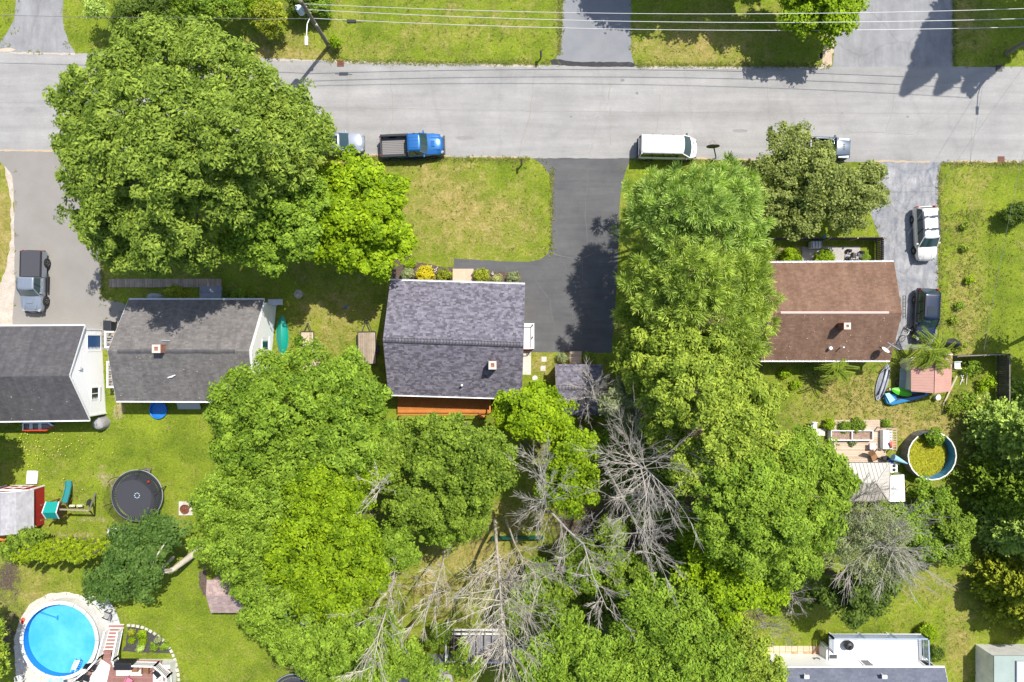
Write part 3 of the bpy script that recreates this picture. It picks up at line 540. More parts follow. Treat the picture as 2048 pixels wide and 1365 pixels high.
# ------------------------------------------------------------------ vehicles (x forward, z up, built at the origin)
def paint(name, c, metal=0.35, c2=None): return mk(name, c, 0.28, metal=metal, spec=0.5, coat=0.8)
M['p_silver'] = paint('silver_blue_paint', (0.25, 0.285, 0.34)); M['p_blue'] = paint('blue_paint', (0.012, 0.12, 0.36), .3)
M['p_white'] = paint('white_van_paint', (0.78, 0.78, 0.78), 0.0); M['p_grey'] = paint('light_grey_paint', (0.30, 0.33, 0.38), .4)
M['p_navy'] = paint('dark_navy_paint', (0.010, 0.020, 0.048), .2); M['p_champ'] = paint('champagne_paint', (0.66, 0.63, 0.58), .2)
M['p_jeep'] = paint('steel_blue_paint', (0.13, 0.16, 0.20), .3)
M['lamp_red'] = mk('tail_lamp', (0.38, 0.01, 0.015), .2, coat=.5); M['lamp_clear'] = mk('head_lamp', (0.30, 0.32, 0.34), .2, spec=.6)
M['cover'] = mk('tonneau_vinyl', (0.055, 0.056, 0.065), .7); M['seat'] = mk('seat_cloth', (0.05, 0.05, 0.055), .9)
M['bedliner'] = mk('bed_liner', (0.20, 0.19, 0.185), .85); M['interior'] = mk('dark_trim', (0.03, 0.032, 0.035), .8)
def loft(st, L, Wd, zb):
    """body side rings; st rows: x (fraction of length), half width (fraction), height at the side, height at the centre"""
    mb = MB(); vs = []; n = 11
    for (x, w, zs, zc) in st:
        h = Wd / 2 * w
        half = [(h * .86, zb), (h * .98, zb + .14), (h, zb + (zs - zb) * .55), (h * .985, zs - .10), (h * .93, zs - .02)]
        ring = [(y, z) for y, z in half] + [(h * .55, zc)] ; ring = ring + [(0, zc + .015)] + [(-y, z) for y, z in ring[::-1]]
        e = max(0.0, abs(x) - .36) / .14; vs += [((x + (.030 if x > 0 else -.018) * e * (1 - (2 * y / Wd) ** 2)) * L - (.02 * L * e if x > 0 else -.01 * L * e), y, z) for y, z in ring]; n = len(ring)
    fs = []
    for i in range(len(st) - 1):
        for k in range(n - 1): a = i * n + k; fs.append((a, a + n, a + n + 1, a + 1))
        fs.append((i * n + n - 1, (i + 1) * n + n - 1, (i + 1) * n, i * n))
    fs.append(tuple(range(n))); fs.append(tuple((len(st) - 1) * n + k for k in range(n - 1, -1, -1)))
    return mb.add(vs, fs)
def wheels(root, L, Wd, wb, r=.36, tw=.24, fx=.0, stick=.015):
    for sx in (1, -1):
        for sy in (1, -1):
            c = (sx * wb / 2 + fx, sy * (Wd / 2 - tw / 2 + stick), r); s = sy
            w = MB().lathe((c[0], c[1] - s * (tw / 2 - .06), c[2]), [(.08, 0), (r * .4, 0), (r * .4, s * .03), (.08, s * .04)], 12, 'y').build('wheel', M['dark_metal'], root, local=True)
            MB().lathe(c, [(r * .62, -tw / 2 * s), (r * .93, -tw / 2 * s), (r, -tw * .35 * s), (r, tw * .35 * s), (r * .93, tw / 2 * s), (r * .62, tw / 2 * s)], 22, 'y').build('tyre', M['rubber'], w, local=True, smooth=45)
            rim = MB().lathe(c, [(r * .62, tw * .1 * s), (r * .64, tw * .46 * s), (r * .55, tw * .46 * s), (r * .53, tw * .2 * s)], 22, 'y', cap=False)
            for k in range(5):
                a = k * 2 * math.pi / 5; rim.bar((c[0], c[1] + tw * .38 * s, c[2]), (c[0] + r * .58 * math.cos(a), c[1] + tw * .40 * s, c[2] + r * .58 * math.sin(a)), .06)
            rim.build('rim', M['alloy'], w, local=True)
            MB().lathe((c[0], sy * (Wd / 2 * .985 - .02), c[2] + .02), [(r * 1.18, 0), (r * 1.18, s * .022)], 22, 'y').build('wheel_arch', M['interior'], root, local=True)
def cabin(root, xs, wb_, wr, zb, zt, pm, glass, roof_name='roof', win=2, bulge=.12, rearglass=True, roofm=None):
    """greenhouse: xs = rear base, rear top, front top, windshield base; returns nothing, adds roof, glass, pillars"""
    r0, r1, f1, f0 = xs
    def row(x, w, z, bl): return [Vector((x + bl * (1 - (t * t)), w * t, z)) for t in (-1, -.5, 0, .5, 1)]
    fb, ft = row(f0, wb_ - .05, zb, bulge), row(f1, wr - .02, zt - .03, bulge * .7); rb, rt = row(r0, wb_ - .08, zb, -.05), row(r1, wr - .04, zt - .03, -.03)
    core = MB(); ins = .9
    def strip(lo, hi, nm, m):
        return MB().add(lo + hi, [(i, i + 1, i + 6, i + 5) for i in range(4)]).build(nm, m, root, local=True, smooth=60)
    strip(fb, ft, 'windshield', glass)
    if rearglass: strip(rb[::-1], rt[::-1], 'rear_window', glass)
    for s in (-1, 1):
        a, b, c, d = Vector((r0, s * (wb_ - .02), zb)), Vector((f0, s * (wb_ - .03), zb)), Vector((f1, s * wr, zt - .03)), Vector((r1, s * wr, zt - .03))
        for k in range(win):
            t0, t1 = k / win + .012, (k + 1) / win - .012
            q = [lerp(a, b, t0), lerp(a, b, t1), lerp(d, c, t1), lerp(d, c, t0)]
            MB().add(q if s < 0 else q[::-1], [(0, 1, 2, 3)]).build('side_window', glass, root, local=True)
        o = Vector((0, s * .006, 0))
        for k in range(win + 1):
            t = k / win; MB().bar(lerp(a, b, t) + o, lerp(d, c, t) + o, .075, .05).build('pillar', pm if k in (0, win) else M['black'], root, local=True)
    # roof skin
    vs = []; nx, ny = 8, 8
    for i in range(nx + 1):
        u = i / nx; e = math.sin(math.pi * min(1, max(0, u))) ** .35 if 0 < u < 1 else 0
        for j in range(ny + 1):
            t = -1 + 2 * j / ny; x = lerp(r1 - .06, f1 + bulge * .7 * (1 - t * t) + .02, u); vs.append((x, (wr + .01) * t, zt - .045 + .055 * (1 - t ** 4) * (.35 + .65 * e)))
    fs = [(i * (ny + 1) + j, (i + 1) * (ny + 1) + j, (i + 1) * (ny + 1) + j + 1, i * (ny + 1) + j + 1) for i in range(nx) for j in range(ny)]
    ro = MB().add(vs, fs).build('roof', roofm or pm, root, local=True, smooth=50); so_ = ro.modifiers.new('thickness', 'SOLIDIFY'); so_.thickness = .03; so_.offset = -1
    # dashboard and seats behind the glass
    MB().box(((f0 + f1) / 2 + .05, 0, zb + .03), (abs(f0 - f1) * .7, wb_ * 1.7, .06)).build('dashboard', M['interior'], root, local=True)
    return ro
def mirrors(root, x, y, z, m):
    for s in (-1, 1): MB().box((x, s * (y + .10), z), (.14, .22, .16)).bar((x, s * (y - .06), z - .05), (x, s * (y + .06), z - .03), .04).build('mirror', m, root, local=True, bevel=.03)
def lights(root, L, Wd, zf, zr, xf=None, xr=None, wl=.34, mf=None):
    for s in (-1, 1):
        MB().box((L / 2 - .20, s * (Wd / 2 * .80 - .08), zf - .03), (.26, .22, .12), -s * .6).build('headlight', M['lamp_clear'], root, local=True, bevel=.04)
        MB().box((-L / 2 + .06, s * (Wd / 2 * .9 - .08), zr), (.13, .16, .34)).build('taillight', M['lamp_red'], root, local=True, bevel=.03)
def place(root, px, py, ang, z=0.012):
    p = P(px, py); root.location = (p.x, p.y, z); root.rotation_euler = (0, 0, R(ang))
SUVB = [(-.50, .80, .72, .78), (-.492, .90, .92, .95), (-.46, .97, .98, 1.02), (-.40, 1.0, 1.0, 1.05), (-.2, 1.0, 1.0, 1.05), (.05, 1.0, .99, 1.05), (.18, 1.0, .98, 1.04), (.22, .995, .96, 1.03), (.30, .985, .93, 1.01), (.40, .96, .88, .96), (.455, .90, .82, .90), (.485, .80, .70, .78), (.50, .66, .55, .62)]
def suv(label, Lg, Wd, Ht, pm, glass, xs=(-.47, -.40, .10, .24), rails=True, sunroof=False, rack=False, st=SUVB, group=None, cat='car', roofm=None):
    t = thing('parked_car', label, cat, group=group); sc = Ht / 1.7
    b = loft([(x, w, zs * sc, zc * sc) for x, w, zs, zc in st], Lg, Wd, .24).build('body', pm, t, local=True, smooth=38)
    zb = 1.0 * sc; cabin(t, [v * Lg for v in xs], Wd / 2 * .93, Wd / 2 * .76, zb - .02, Ht, pm, glass, win=3, roofm=roofm)
    MB().box((.435 * Lg + .12, 0, .72 * sc), (.30, Wd * .46, .1)).build('grille', M['black'], t, local=True, bevel=.03)
    MB().box((Lg * .485, 0, .40), (.16, Wd * .74, .18)).build('front_bumper', M['black'], t, local=True, bevel=.05)
    MB().box((-Lg * .49, 0, .48), (.16, Wd * .84, .2)).build('rear_bumper', M['black'], t, local=True, bevel=.05)
    mirrors(t, xs[3] * Lg - .28, Wd / 2 * .93, zb + .05, pm); lights(t, Lg, Wd, .83 * sc, .95 * sc); wheels(t, Lg, Wd, Lg * .575, .34 * sc, .22, Lg * .01)
    ln = MB().box((.33 * Lg, .34, .985 * sc), (.26 * Lg, .02, .02)).box((.33 * Lg, -.34, .985 * sc), (.26 * Lg, .02, .02)).build('hood_crease', pm, t, local=True)
    if rails:
        for s in (-1, 1): MB().bar((xs[1] * Lg + .2, s * Wd / 2 * .70, Ht + .05), (xs[2] * Lg - .15, s * Wd / 2 * .70, Ht + .05), .05).build('roof_rail', M['black'], t, local=True)
    if sunroof: MB().box((lerp(xs[1], xs[2], .68) * Lg, 0, Ht + .012), (.75, Wd * .46, .02)).build('sunroof', M['glass_dark'], t, local=True)
    return t
GR = 'vehicles parked on the street and driveways'
# silver sedan under the ash tree
SED = [(-.50, .78, .66, .70), (-.49, .88, .84, .88), (-.45, .95, .92, .97), (-.32, 1.0, .95, 1.02), (-.2, 1.0, .94, 1.0), (.05, 1.0, .93, .98), (.16, 1.0, .92, .97), (.26, .99, .88, .95), (.36, .975, .83, .91), (.43, .93, .78, .85), (.475, .83, .70, .77), (.50, .66, .52, .60)]
c = suv('silver sedan with open sunroof parked half under the big ash tree', 4.75, 1.84, 1.48, M['p_grey'], M['glass_car'], (-.40, -.24, .06, .22), False, True, st=[(x, w, a * 1.1, b * 1.1) for x, w, a, b in SED], group=GR); place(c, 679, 291, 1.0)
# champagne wagon with ski racks
c = suv('champagne estate car with racks across its white roof', 4.85, 1.85, 1.68, M['p_champ'], M['glass_car'], (-.475, -.42, .10, .25), True, group=GR, roofm=M['white_clean']); place(c, 1841, 470, -90 + 3)
for x in (-.25, -1.35): MB().bar((x, -.74, 1.82), (x, .74, 1.82), .06, .04).box((x, .2, 1.87), (.14, .5, .06)).box((x, -.45, 1.87), (.16, .12, .08)).build('rack_bar', M['black'], c, local=True)
# dark navy car
c = suv('dark navy hatchback with sunroof parked beside the brown house', 4.75, 1.86, 1.62, M['p_navy'], M['glass_car'], (-.475, -.40, .08, .23), True, True, group=GR); place(c, 1842, 631, -90 - 3)
def pickup(label, pm, cover, Lg=5.75, Wd=2.0, Ht=1.86):
    t = thing('parked_pickup', label, 'pickup truck', group=GR)
    st = [(-.06, 1.0, 1.16, 1.2), (.1, 1.0, 1.16, 1.2), (.16, 1.0, 1.15, 1.2), (.2, .995, 1.14, 1.2), (.28, .985, 1.11, 1.19), (.38, .965, 1.06, 1.15), (.44, .92, 1.0, 1.09), (.475, .85, .88, .96), (.492, .74, .70, .76)]
    loft(st, Lg, Wd, .38).build('body', pm, t, local=True, smooth=38)
    x0, x1 = -.485 * Lg, -.066 * Lg; zt = 1.17; th = .10
    bd = t; w = Wd / 2 * .985
    bed = MB().box(((x0 + x1) / 2, 0, .62), (x1 - x0, Wd - .3, .1)).build('bed_floor', M['bedliner'], t, local=True)
    for k in range(9): MB().box(((x0 + x1) / 2, -.62 + k * .155, .685), (x1 - x0 - .2, .07, .03)).build('bed_rib', M['bedliner'], bed, local=True)
    for s in (-1, 1):
        MB().box(((x0 + x1) / 2, s * (w - th / 2), (.45 + zt) / 2), (x1 - x0, th, zt - .45)).build('bed_side', pm, t, local=True, bevel=.03)
        MB().box(((x0 + x1) / 2, s * (w - .075), zt + .015), (x1 - x0 - .02, .19, .04)).build('bed_rail', M['black'], t, local=True)
    MB().box((x0 + .03, 0, (.5 + zt) / 2), (.10, Wd * .9, zt - .5)).build('tailgate', M['dark_metal'], t, local=True, bevel=.02)
    MB().box((x1 - .05, 0, (.6 + zt) / 2), (.06, Wd * .88, zt - .6)).build('bulkhead', M['interior'], t, local=True)
    if cover: MB().box(((x0 + x1) / 2 - .02, 0, zt + .05), (x1 - x0 - .02, Wd * .86, .04)).build('tonneau_cover', M['cover'], t, local=True, bevel=.015)
    cabin(t, [-.058 * Lg, -.045 * Lg, .135 * Lg, .235 * Lg], Wd / 2 * .94, Wd / 2 * .78, 1.15, Ht, pm, M['glass_car'], win=2)
    for k in range(4): MB().box((.045 * Lg, -.45 + k * .3, Ht + .012), (.15 * Lg, .05, .02)).build('roof_rib', pm, t, local=True, bevel=.01)
    for s in (-1, 1):
        MB().box((.345 * Lg, s * .52, 1.165), (.20 * Lg, .10, .05), -s * .03).build('hood_ridge', pm, t, local=True, bevel=.025)
        MB().box((.02 * Lg, s * (Wd / 2 + .06), .42), (.30 * Lg, .14, .05)).build('side_step', M['black'], t, local=True)
        for x in (-.02, .10): MB().box((x * Lg, s * (Wd / 2 + .005), 1.02), (.2, .04, .04)).build('door_handle', M['steel'], t, local=True)
    MB().box((.33 * Lg, 0, 1.215), (.32, .52, .05)).build('hood_scoop', pm, t, local=True, bevel=.02)
    MB().box((.487 * Lg, 0, .82), (.1, Wd * .5, .28)).build('grille', M['black'], t, local=True, bevel=.03)
    MB().box((.49 * Lg, 0, .52), (.22, Wd * .86, .2)).build('front_bumper', M['dark_metal'], t, local=True, bevel=.05)
    MB().box((-.495 * Lg, 0, .55), (.16, Wd * .86, .16)).build('rear_bumper', M['dark_metal'], t, local=True, bevel=.03)
    mirrors(t, .19 * Lg, Wd / 2 * .97, 1.25, pm); lights(t, Lg, Wd, .95, .98); wheels(t, Lg, Wd, Lg * .615, .40, .27, .01, .05)
    return t
c = pickup('silver pickup with black bed cover parked on the driveway of the left edge house', M['p_silver'], True, 5.55, 1.95); place(c, 79, 565, -90 - 1.5)
c = pickup('metallic blue pickup with an open grey bed parked on the street', M['p_blue'], False, 5.75, 2.0); place(c, 827, 297, 2.5)
# white van
VAN = [(-.50, .86, 1.05, 1.08), (-.49, .95, 1.15, 1.18), (-.45, 1.0, 1.18, 1.2), (.0, 1.0, 1.18, 1.2), (.27, 1.0, 1.16, 1.2), (.33, .99, 1.12, 1.19), (.40, .96, 1.04, 1.13), (.455, .90, .96, 1.03), (.485, .80, .80, .88), (.50, .66, .60, .68)]
vt = thing('parked_van', 'plain white van parked beside the mouth of the dark driveway', 'van', group=GR); Lg, Wd, Ht = 5.25, 1.98, 2.0
loft(VAN, Lg, Wd, .28).build('body', M['p_white'], vt, local=True, smooth=38)
cabin(vt, [-.49 * Lg, -.475 * Lg, .215 * Lg, .365 * Lg], Wd / 2 * .96, Wd / 2 * .83, 1.16, Ht, M['p_white'], M['glass_car'], win=4, bulge=.16)
for s in (-1, 1):
    MB().box((.425 * Lg, s * .42, 1.115), (.06, .26, .03)).build('hood_vent', M['black'], vt, local=True)
    MB().bar((.37 * Lg, s * .1, 1.22), (.355 * Lg, s * .6, 1.28), .03).build('wiper', M['black'], vt, local=True)
MB().box((-.5 * Lg, 0, .5), (.14, Wd * .88, .2)).build('rear_bumper', M['black'], vt, local=True, bevel=.04); MB().box((.487 * Lg, 0, .5), (.2, Wd * .8, .22)).build('front_bumper', M['dark_metal'], vt, local=True, bevel=.06)
mirrors(vt, .30 * Lg, Wd / 2, 1.3, M['black']); lights(vt, Lg, Wd, .92, 1.1); wheels(vt, Lg, Wd, 3.2, .35, .22, .05); place(vt, 1331, 301.5, -1.2)
# open-topped jeep-like car
jt = thing('parked_car', 'open topped steel blue off-road car parked behind the crab apple tree', 'off-road car', group=GR); Lg, Wd = 3.95, 1.8
JB = [(.02, .86, 1.12, 1.14), (.06, .84, 1.12, 1.16), (.2, .80, 1.11, 1.15), (.36, .74, 1.08, 1.13), (.42, .68, 1.02, 1.08), (.43, .60, .7, .74)]
loft(JB, Lg, Wd, .5).build('hood', M['p_jeep'], jt, local=True, smooth=35)
tub = MB(); tub.box((-.22 * Lg, 0, .62), (.5 * Lg, Wd * .84, .1)); tub.build('floor', M['interior'], jt, local=True)
for s in (-1, 1):
    MB().box((-.21 * Lg, s * Wd * .42, .86), (.50 * Lg, .09, .56)).build('tub_side', M['p_jeep'], jt, local=True, bevel=.03)
    MB().box((.30 * Lg, s * Wd * .43, .86), (.26 * Lg, .30, .08)).build('fender', M['p_jeep'], jt, local=True, bevel=.05); MB().box((-.32 * Lg, s * Wd * .47, .86), (.24 * Lg, .18, .08)).build('fender', M['black'], jt, local=True, bevel=.04)
    for x in (-.06, -.26):
        MB().box((x * Lg, s * .38, .88), (.46, .46, .16)).box((x * Lg - .26, s * .38, 1.18), (.14, .44, .6)).build('seat', M['seat'], jt, local=True, bevel=.05)
    MB().tube([(-.46 * Lg, s * .66, 1.1), (-.44 * Lg, s * .62, 1.78), (-.14 * Lg, s * .62, 1.84), (.03 * Lg, s * .64, 1.76), (.06 * Lg, s * .68, 1.15)], .045, 8).build('roll_bar', M['p_jeep'], jt, local=True)
for x in (-.44, -.14, .03): MB().tube([(x * Lg, -.64, 1.82), (x * Lg, .64, 1.82)], .05, 8).build('cross_bar', M['p_jeep'], jt, local=True)
MB().add([(.05 * Lg, -.66, 1.16), (.05 * Lg, .66, 1.16), (.032 * Lg, .62, 1.75), (.032 * Lg, -.62, 1.75)], [(0, 1, 2, 3)]).build('windshield', M['glass_car'], jt, local=True)
for k in range(4): MB().box((.27 * Lg, -.24 + k * .16, 1.165), (.18, .06, .03)).build('hood_vent', M['black'], jt, local=True)
MB().box((-.47 * Lg, 0, .86), (.08, Wd * .8, .5)).build('tailgate', M['p_jeep'], jt, local=True); MB().lathe((-.53 * Lg, 0, 1.0), [(.1, -.1), (.38, -.1), (.38, .1), (.1, .1)], 18, 'x').build('spare_wheel', M['rubber'], jt, local=True)
MB().box((.455 * Lg, 0, .6), (.16, Wd * .9, .16)).build('front_bumper', M['black'], jt, local=True, bevel=.03); mirrors(jt, .05 * Lg, .78, 1.25, M['black']); lights(jt, Lg * .88, Wd * .75, .9, .9)
wheels(jt, Lg, Wd, 2.45, .40, .26, -.02, .04); place(jt, 1652, 301, -2)
# ------------------------------------------------------------------ trees and plants
def lobe(px, py, rp, z, sq=.8): c = P(px, py, z); r = rp * (CAM_H - z) / FPX; return (c.x, c.y, c.z, r, r * sq)
def leaf_mesh(name, m, co, tint, parent, nv=4):
    """co: (n, nv, 3) leaf corners in local coordinates"""
    n = len(co); me = bpy.data.meshes.new(name); me.vertices.add(n * nv); me.vertices.foreach_set('co', co.astype(np.float32).ravel())
    me.loops.add(n * nv); me.loops.foreach_set('vertex_index', np.arange(n * nv, dtype=np.int32)); me.polygons.add(n)
    me.polygons.foreach_set('loop_start', np.arange(0, n * nv, nv, dtype=np.int32)); me.polygons.foreach_set('loop_total', np.full(n, nv, dtype=np.int32))
    a = me.attributes.new('tint', 'FLOAT', 'POINT'); a.data.foreach_set('value', np.repeat(tint, nv).astype(np.float32))
    me.update(); me.validate(); me.materials.append(m); o = bpy.data.objects.new(name, me); COL.objects.link(o)
    if parent is not None: o.parent = parent
    return o
def unit(v): return v / np.maximum(np.linalg.norm(v, axis=-1, keepdims=True), 1e-9)
def foliage(lobes, seed, L=.27, Wf=.55, cr=.62, nl=46, dens=1.0, inner=.35, spread=1.0, flat=.55, up=.7, spike=False, lo=-.2, droop=.12, shape=2.2):
    """leaf clumps over the outside of every lobe, a few inside; spike = long needles that radiate from the clump"""
    g = np.random.default_rng(seed); A = np.array(lobes, float); cl = []; cd = []; cs = []
    for i, (x, y, z, r, rz) in enumerate(A):
        for sh, k in ((0, 1.0), (1, inner)):
            area = 4 * math.pi * r * (r + rz) / 2 * .6; n = max(3, int(k * dens * 1.5 * area / (math.pi * cr * cr)))
            d = g.normal(size=(n, 3)); d[:, 2] = np.where(d[:, 2] < lo, -d[:, 2], d[:, 2]); d = unit(d)
            q = g.uniform(.80, 1.04, n) if sh == 0 else g.uniform(.35, .75, n)
            c = np.array([x, y, z]) + d * q[:, None] * np.array([r, r, rz])
            if sh == 0:
                keep = np.ones(n, bool)
                for j, B in enumerate(A):
                    if j != i: keep &= (((c - B[:3]) / np.array([B[3], B[3], B[4]])) ** 2).sum(1) > .62
                c, d = c[keep], d[keep]
            cl.append(c); cd.append(d); cs.append(np.full(len(c), cr) * g.uniform(.6, 1.4, len(c)))
    c = np.concatenate(cl); d = np.concatenate(cd); s = np.concatenate(cs) * spread; n = len(c)
    o = unit(g.normal(size=(n, nl, 3))); o[..., 2] = np.where(o[..., 2] < -.3, -o[..., 2], o[..., 2])
    rad = g.uniform(0, 1, (n, nl, 1)) ** (1 / shape); off = o * rad * s[:, None, None] * np.array([1, 1, flat]); p = c[:, None, :] + off
    tint = np.clip(g.normal(.52, .20, n)[:, None] + g.normal(0, .25, (n, nl)), 0, 1)
    if spike:
        ax = unit(o * np.array([1, 1, .5]) + d[:, None, :] * .8 + np.array([0, 0, .25]) + g.normal(0, .2, o.shape)); nm = unit(np.cross(ax, g.normal(size=ax.shape)))
        p = c[:, None, :] + off * .6
    else:
        nm = unit(np.array([0, 0, up]) + d[:, None, :] * .45 + o * .5 + g.normal(0, .42, o.shape)); ax = unit(np.cross(nm, g.normal(size=nm.shape)))
    b = np.cross(nm, ax); ll = L * g.uniform(.65, 1.3, (n, nl, 1)); w = ll * Wf
    dz = np.array([0, 0, -droop]) * ll
    if spike: co = np.stack([p - b * w * .5, p + b * w * .5, p + ax * ll + b * w * .2, p + ax * ll - b * w * .2], 2)
    else: co = np.stack([p - ax * ll * .5, p + b * w * .5 + ax * ll * .05, p + ax * ll * .5 + dz, p - b * w * .5 + ax * ll * .05], 2)
    return co.reshape(-1, 4, 3), tint.reshape(-1)
LEAVES = {}
def lm(n, dark, light, **k): LEAVES[n] = leaf_mat(n + '_leaf', dark, light, **k)
lm('ash', (0.0677, 0.1245, 0.0109), (0.3212, 0.4237, 0.0589)); lm('maple', (0.0637, 0.1293, 0.0077), (0.2795, 0.4154, 0.0374)); lm('lime', (0.0934, 0.1797, 0.0037), (0.3472, 0.4831, 0.0124))
lm('dark', (0.0597, 0.1118, 0.0086), (0.2626, 0.3725, 0.0367)); lm('locust', (0.0812, 0.1498, 0.0085), (0.3015, 0.4406, 0.0422)); lm('yellowgreen', (0.0799, 0.1564, 0.0031), (0.2996, 0.4223, 0.0118))
lm('pine', (0.1341, 0.2288, 0.0534), (0.5849, 0.7514, 0.1808)); lm('pine_y', (0.1347, 0.2236, 0.0368), (0.5913, 0.7128, 0.1337)); lm('oak', (0.0884, 0.1503, 0.0109), (0.4014, 0.4972, 0.0584)); lm('olive', (0.0742, 0.1062, 0.0176), (0.3514, 0.4039, 0.1027))
lm('spruce', (0.1172, 0.1845, 0.0388), (0.5126, 0.6706, 0.1323)); lm('cedar', (0.0944, 0.1375, 0.0099), (0.4481, 0.4879, 0.0408)); lm('arbor', (0.0926, 0.1528, 0.0057), (0.3762, 0.4869, 0.0217)); lm('gold', (0.420, 0.360, 0.010), (0.720, 0.620, 0.030), trans=.2)
lm('hedge', (0.0365, 0.0705, 0.009), (0.1505, 0.2208, 0.029)); lm('greyleaf', (0.1097, 0.1365, 0.0533), (0.3583, 0.4058, 0.1855)); lm('sumac', (0.0556, 0.1033, 0.0059), (0.2721, 0.3441, 0.0212)); lm('pale', (0.1853, 0.227, 0.0569), (0.5717, 0.599, 0.2205)); lm('algae', (0.195, 0.208, 0.0104), (0.476, 0.462, 0.028))
lm('deepgreen', (.034, .085, .012), (.135, .225, .042))  # darker leaf green of the leaning tree itself
def limbs(trunk_pts, r0, tips, mb=None, seed=0, n=7):
    mb = mb or MB(); g = random.Random(seed); T = [Vector(p) for p in trunk_pts]; m = len(T)
    mb.tube(T, [r0 * (1 - .72 * i / (m - 1)) for i in range(m)], 9)
    for tp in tips:
        tp = Vector(tp); k = g.uniform(.45, .95) * (m - 1); i = min(int(k), m - 2); b = lerp(T[i], T[i + 1], k - i)
        if tp.z < b.z: b = lerp(T[0], T[-1], .4)
        mid = lerp(b, tp, .5) + Vector((g.uniform(-.4, .4), g.uniform(-.4, .4), .35 * (tp - b).length * .5)); r = r0 * .38
        mb.tube([b, mid, tp], [r, r * .6, r * .2], 6)
    return mb
def boughs(lo, seed):
    """every large lobe broken up into boughs with gaps between them"""
    g = random.Random(seed + 5); out = []
    for (x, y, z, r, rz) in lo:
        if r < 1.15: out.append((x, y, z, r, rz)); continue
        n = int(7 + 2.2 * r); out.append((x, y, z - rz * .15, r * .58, rz * .55)); ph = g.random() * 6.28
        for i in range(n):
            u = (i + .5) / n; el = math.asin(min(1, 1 - 1.12 * u)) ; a = ph + i * 2.39996 + g.uniform(-.3, .3); q = g.uniform(.60, .84)
            k = r * g.uniform(.24, .40) ; out.append((x + math.cos(a) * math.cos(el) * r * q, y + math.sin(a) * math.cos(el) * r * q, z + math.sin(el) * rz * q, k, k * g.uniform(.6, .8)))
    return out
def tree(name, label, lobes, leaf, base=None, cat='tree', group=None, r0=.28, bark='bark', seed=None, trunk=None, sub=True, **kw):
    jg = random.Random(int(lobes[0][0] + lobes[0][1])); lo = [lobe(l[0], l[1], l[2] * jg.uniform(.88, 1.03), l[3] + jg.uniform(-.09, .09) * l[3]) for l in lobes]; sd_ = seed if seed is not None else int(abs(lobes[0][0] * 7 + lobes[0][1] * 13)) % 9999
    if trunk: b = trunk[0]
    else:
        cx = sum(l[0] * l[3] ** 2 for l in lo) / sum(l[3] ** 2 for l in lo); cy = sum(l[1] * l[3] ** 2 for l in lo) / sum(l[3] ** 2 for l in lo); b = P(*base) if base else Vector((cx, cy, 0))
    root = thing(name, label, cat, (b[0], b[1], 0), group=group)
    top = max(lo, key=lambda l: l[2]); T = trunk or [Vector((b[0], b[1], -.05)), lerp(Vector((b[0], b[1], 0)), Vector(top[:3]), .35), lerp(Vector((b[0], b[1], 0)), Vector(top[:3]), .7), Vector(top[:3])]
    limbs(T, r0, [Vector(l[:3]) + Vector((0, 0, l[4] * .4)) for l in lo], seed=sd_).build('trunk', M[bark], root, smooth=60)
    lo2 = boughs([(x - b[0], y - b[1], z, r, rz) for x, y, z, r, rz in lo], sd_) if sub else [(x - b[0], y - b[1], z, r, rz) for x, y, z, r, rz in lo]
    co, ti = foliage(lo2, sd_, **kw); co[..., 2] = np.maximum(co[..., 2], .03)
    leaf_mesh('crown', LEAVES[leaf], co, ti, root); return root
ASH = dict(L=.32, Wf=.42, cr=.52, nl=44, dens=.80, inner=.18, up=.6, shape=3.5, flat=.62)
MAP = dict(L=.26, Wf=.7, cr=.48, nl=42, dens=.82, inner=.18, up=.6, shape=3.5, flat=.65)
FIN = dict(L=.24, Wf=.5, cr=.45, nl=38, dens=.80, inner=.18, up=.5, flat=.75, shape=2.8)
PIN = dict(L=.36, Wf=.16, cr=.52, nl=54, dens=.95, inner=.2, spike=True, flat=.5, lo=-.1)
tree('ash_tree', 'huge spreading ash tree overhanging the street at the upper left', [(330,115,78,10.1),(250,165,70,10.6),(185,190,66,10.1),(430,150,82,11.8),(520,195,70,11.2),(585,235,65,10.1),(632,275,52,10.2),(350,235,110,14.0),(470,275,100,15.4),(250,285,92,14.7),(165,270,52,10.2),(175,350,56,11.5),(330,350,100,15.4),(440,370,92,14.7),(560,315,82,12.8),(230,400,82,12.8),(215,470,56,10.2),(330,455,80,12.2),(310,515,45,9.0),(395,500,52,10.2), (125,200,28,8.4), (140,300,30,9.6), (150,430,30,9.6), (255,80,28,9.5), (400,75,40,10.1), (480,120,36,10.1), (250,505,40,9.0)], 'ash', base=(400, 400), r0=.5, **ASH)
tree('maple_tree', 'dense rounded green maple between the ash and the bright maple', [(560,400,76,10.6),(505,445,55,10.0),(600,465,55,9.4),(540,500,48,8.1),(480,490,40,8.1),(610,400,50,10.0)], 'maple', base=(580, 470), **MAP)
tree('maple_tree', 'bright yellow green maple beside the front lawn of the slate roofed house', [(720,375,62,8),(675,430,56,8),(757,440,62,8),(740,505,58,6.8),(690,490,46,6.5),(660,365,40,7),(800,480,34,6),(768,540,26,5),(775,390,40,7),(700,325,25,6.5),(640,490,30,6)], 'lime', base=(770, 460), **dict(MAP, L=.30))
tree('maple_tree', 'broad bright green maple covering the east end of the grey roof', [(620,745,62,8),(545,752,55,8),(480,800,58,8),(570,825,85,10),(670,795,76,9.5),(735,790,48,8.5),(495,880,66,9),(600,905,80,10),(690,885,78,10),(750,860,50,8.5),(448,830,34,7),(700,735,40,7),(460,900,34,8)], 'maple', base=(680, 800), **dict(ASH, L=.31))
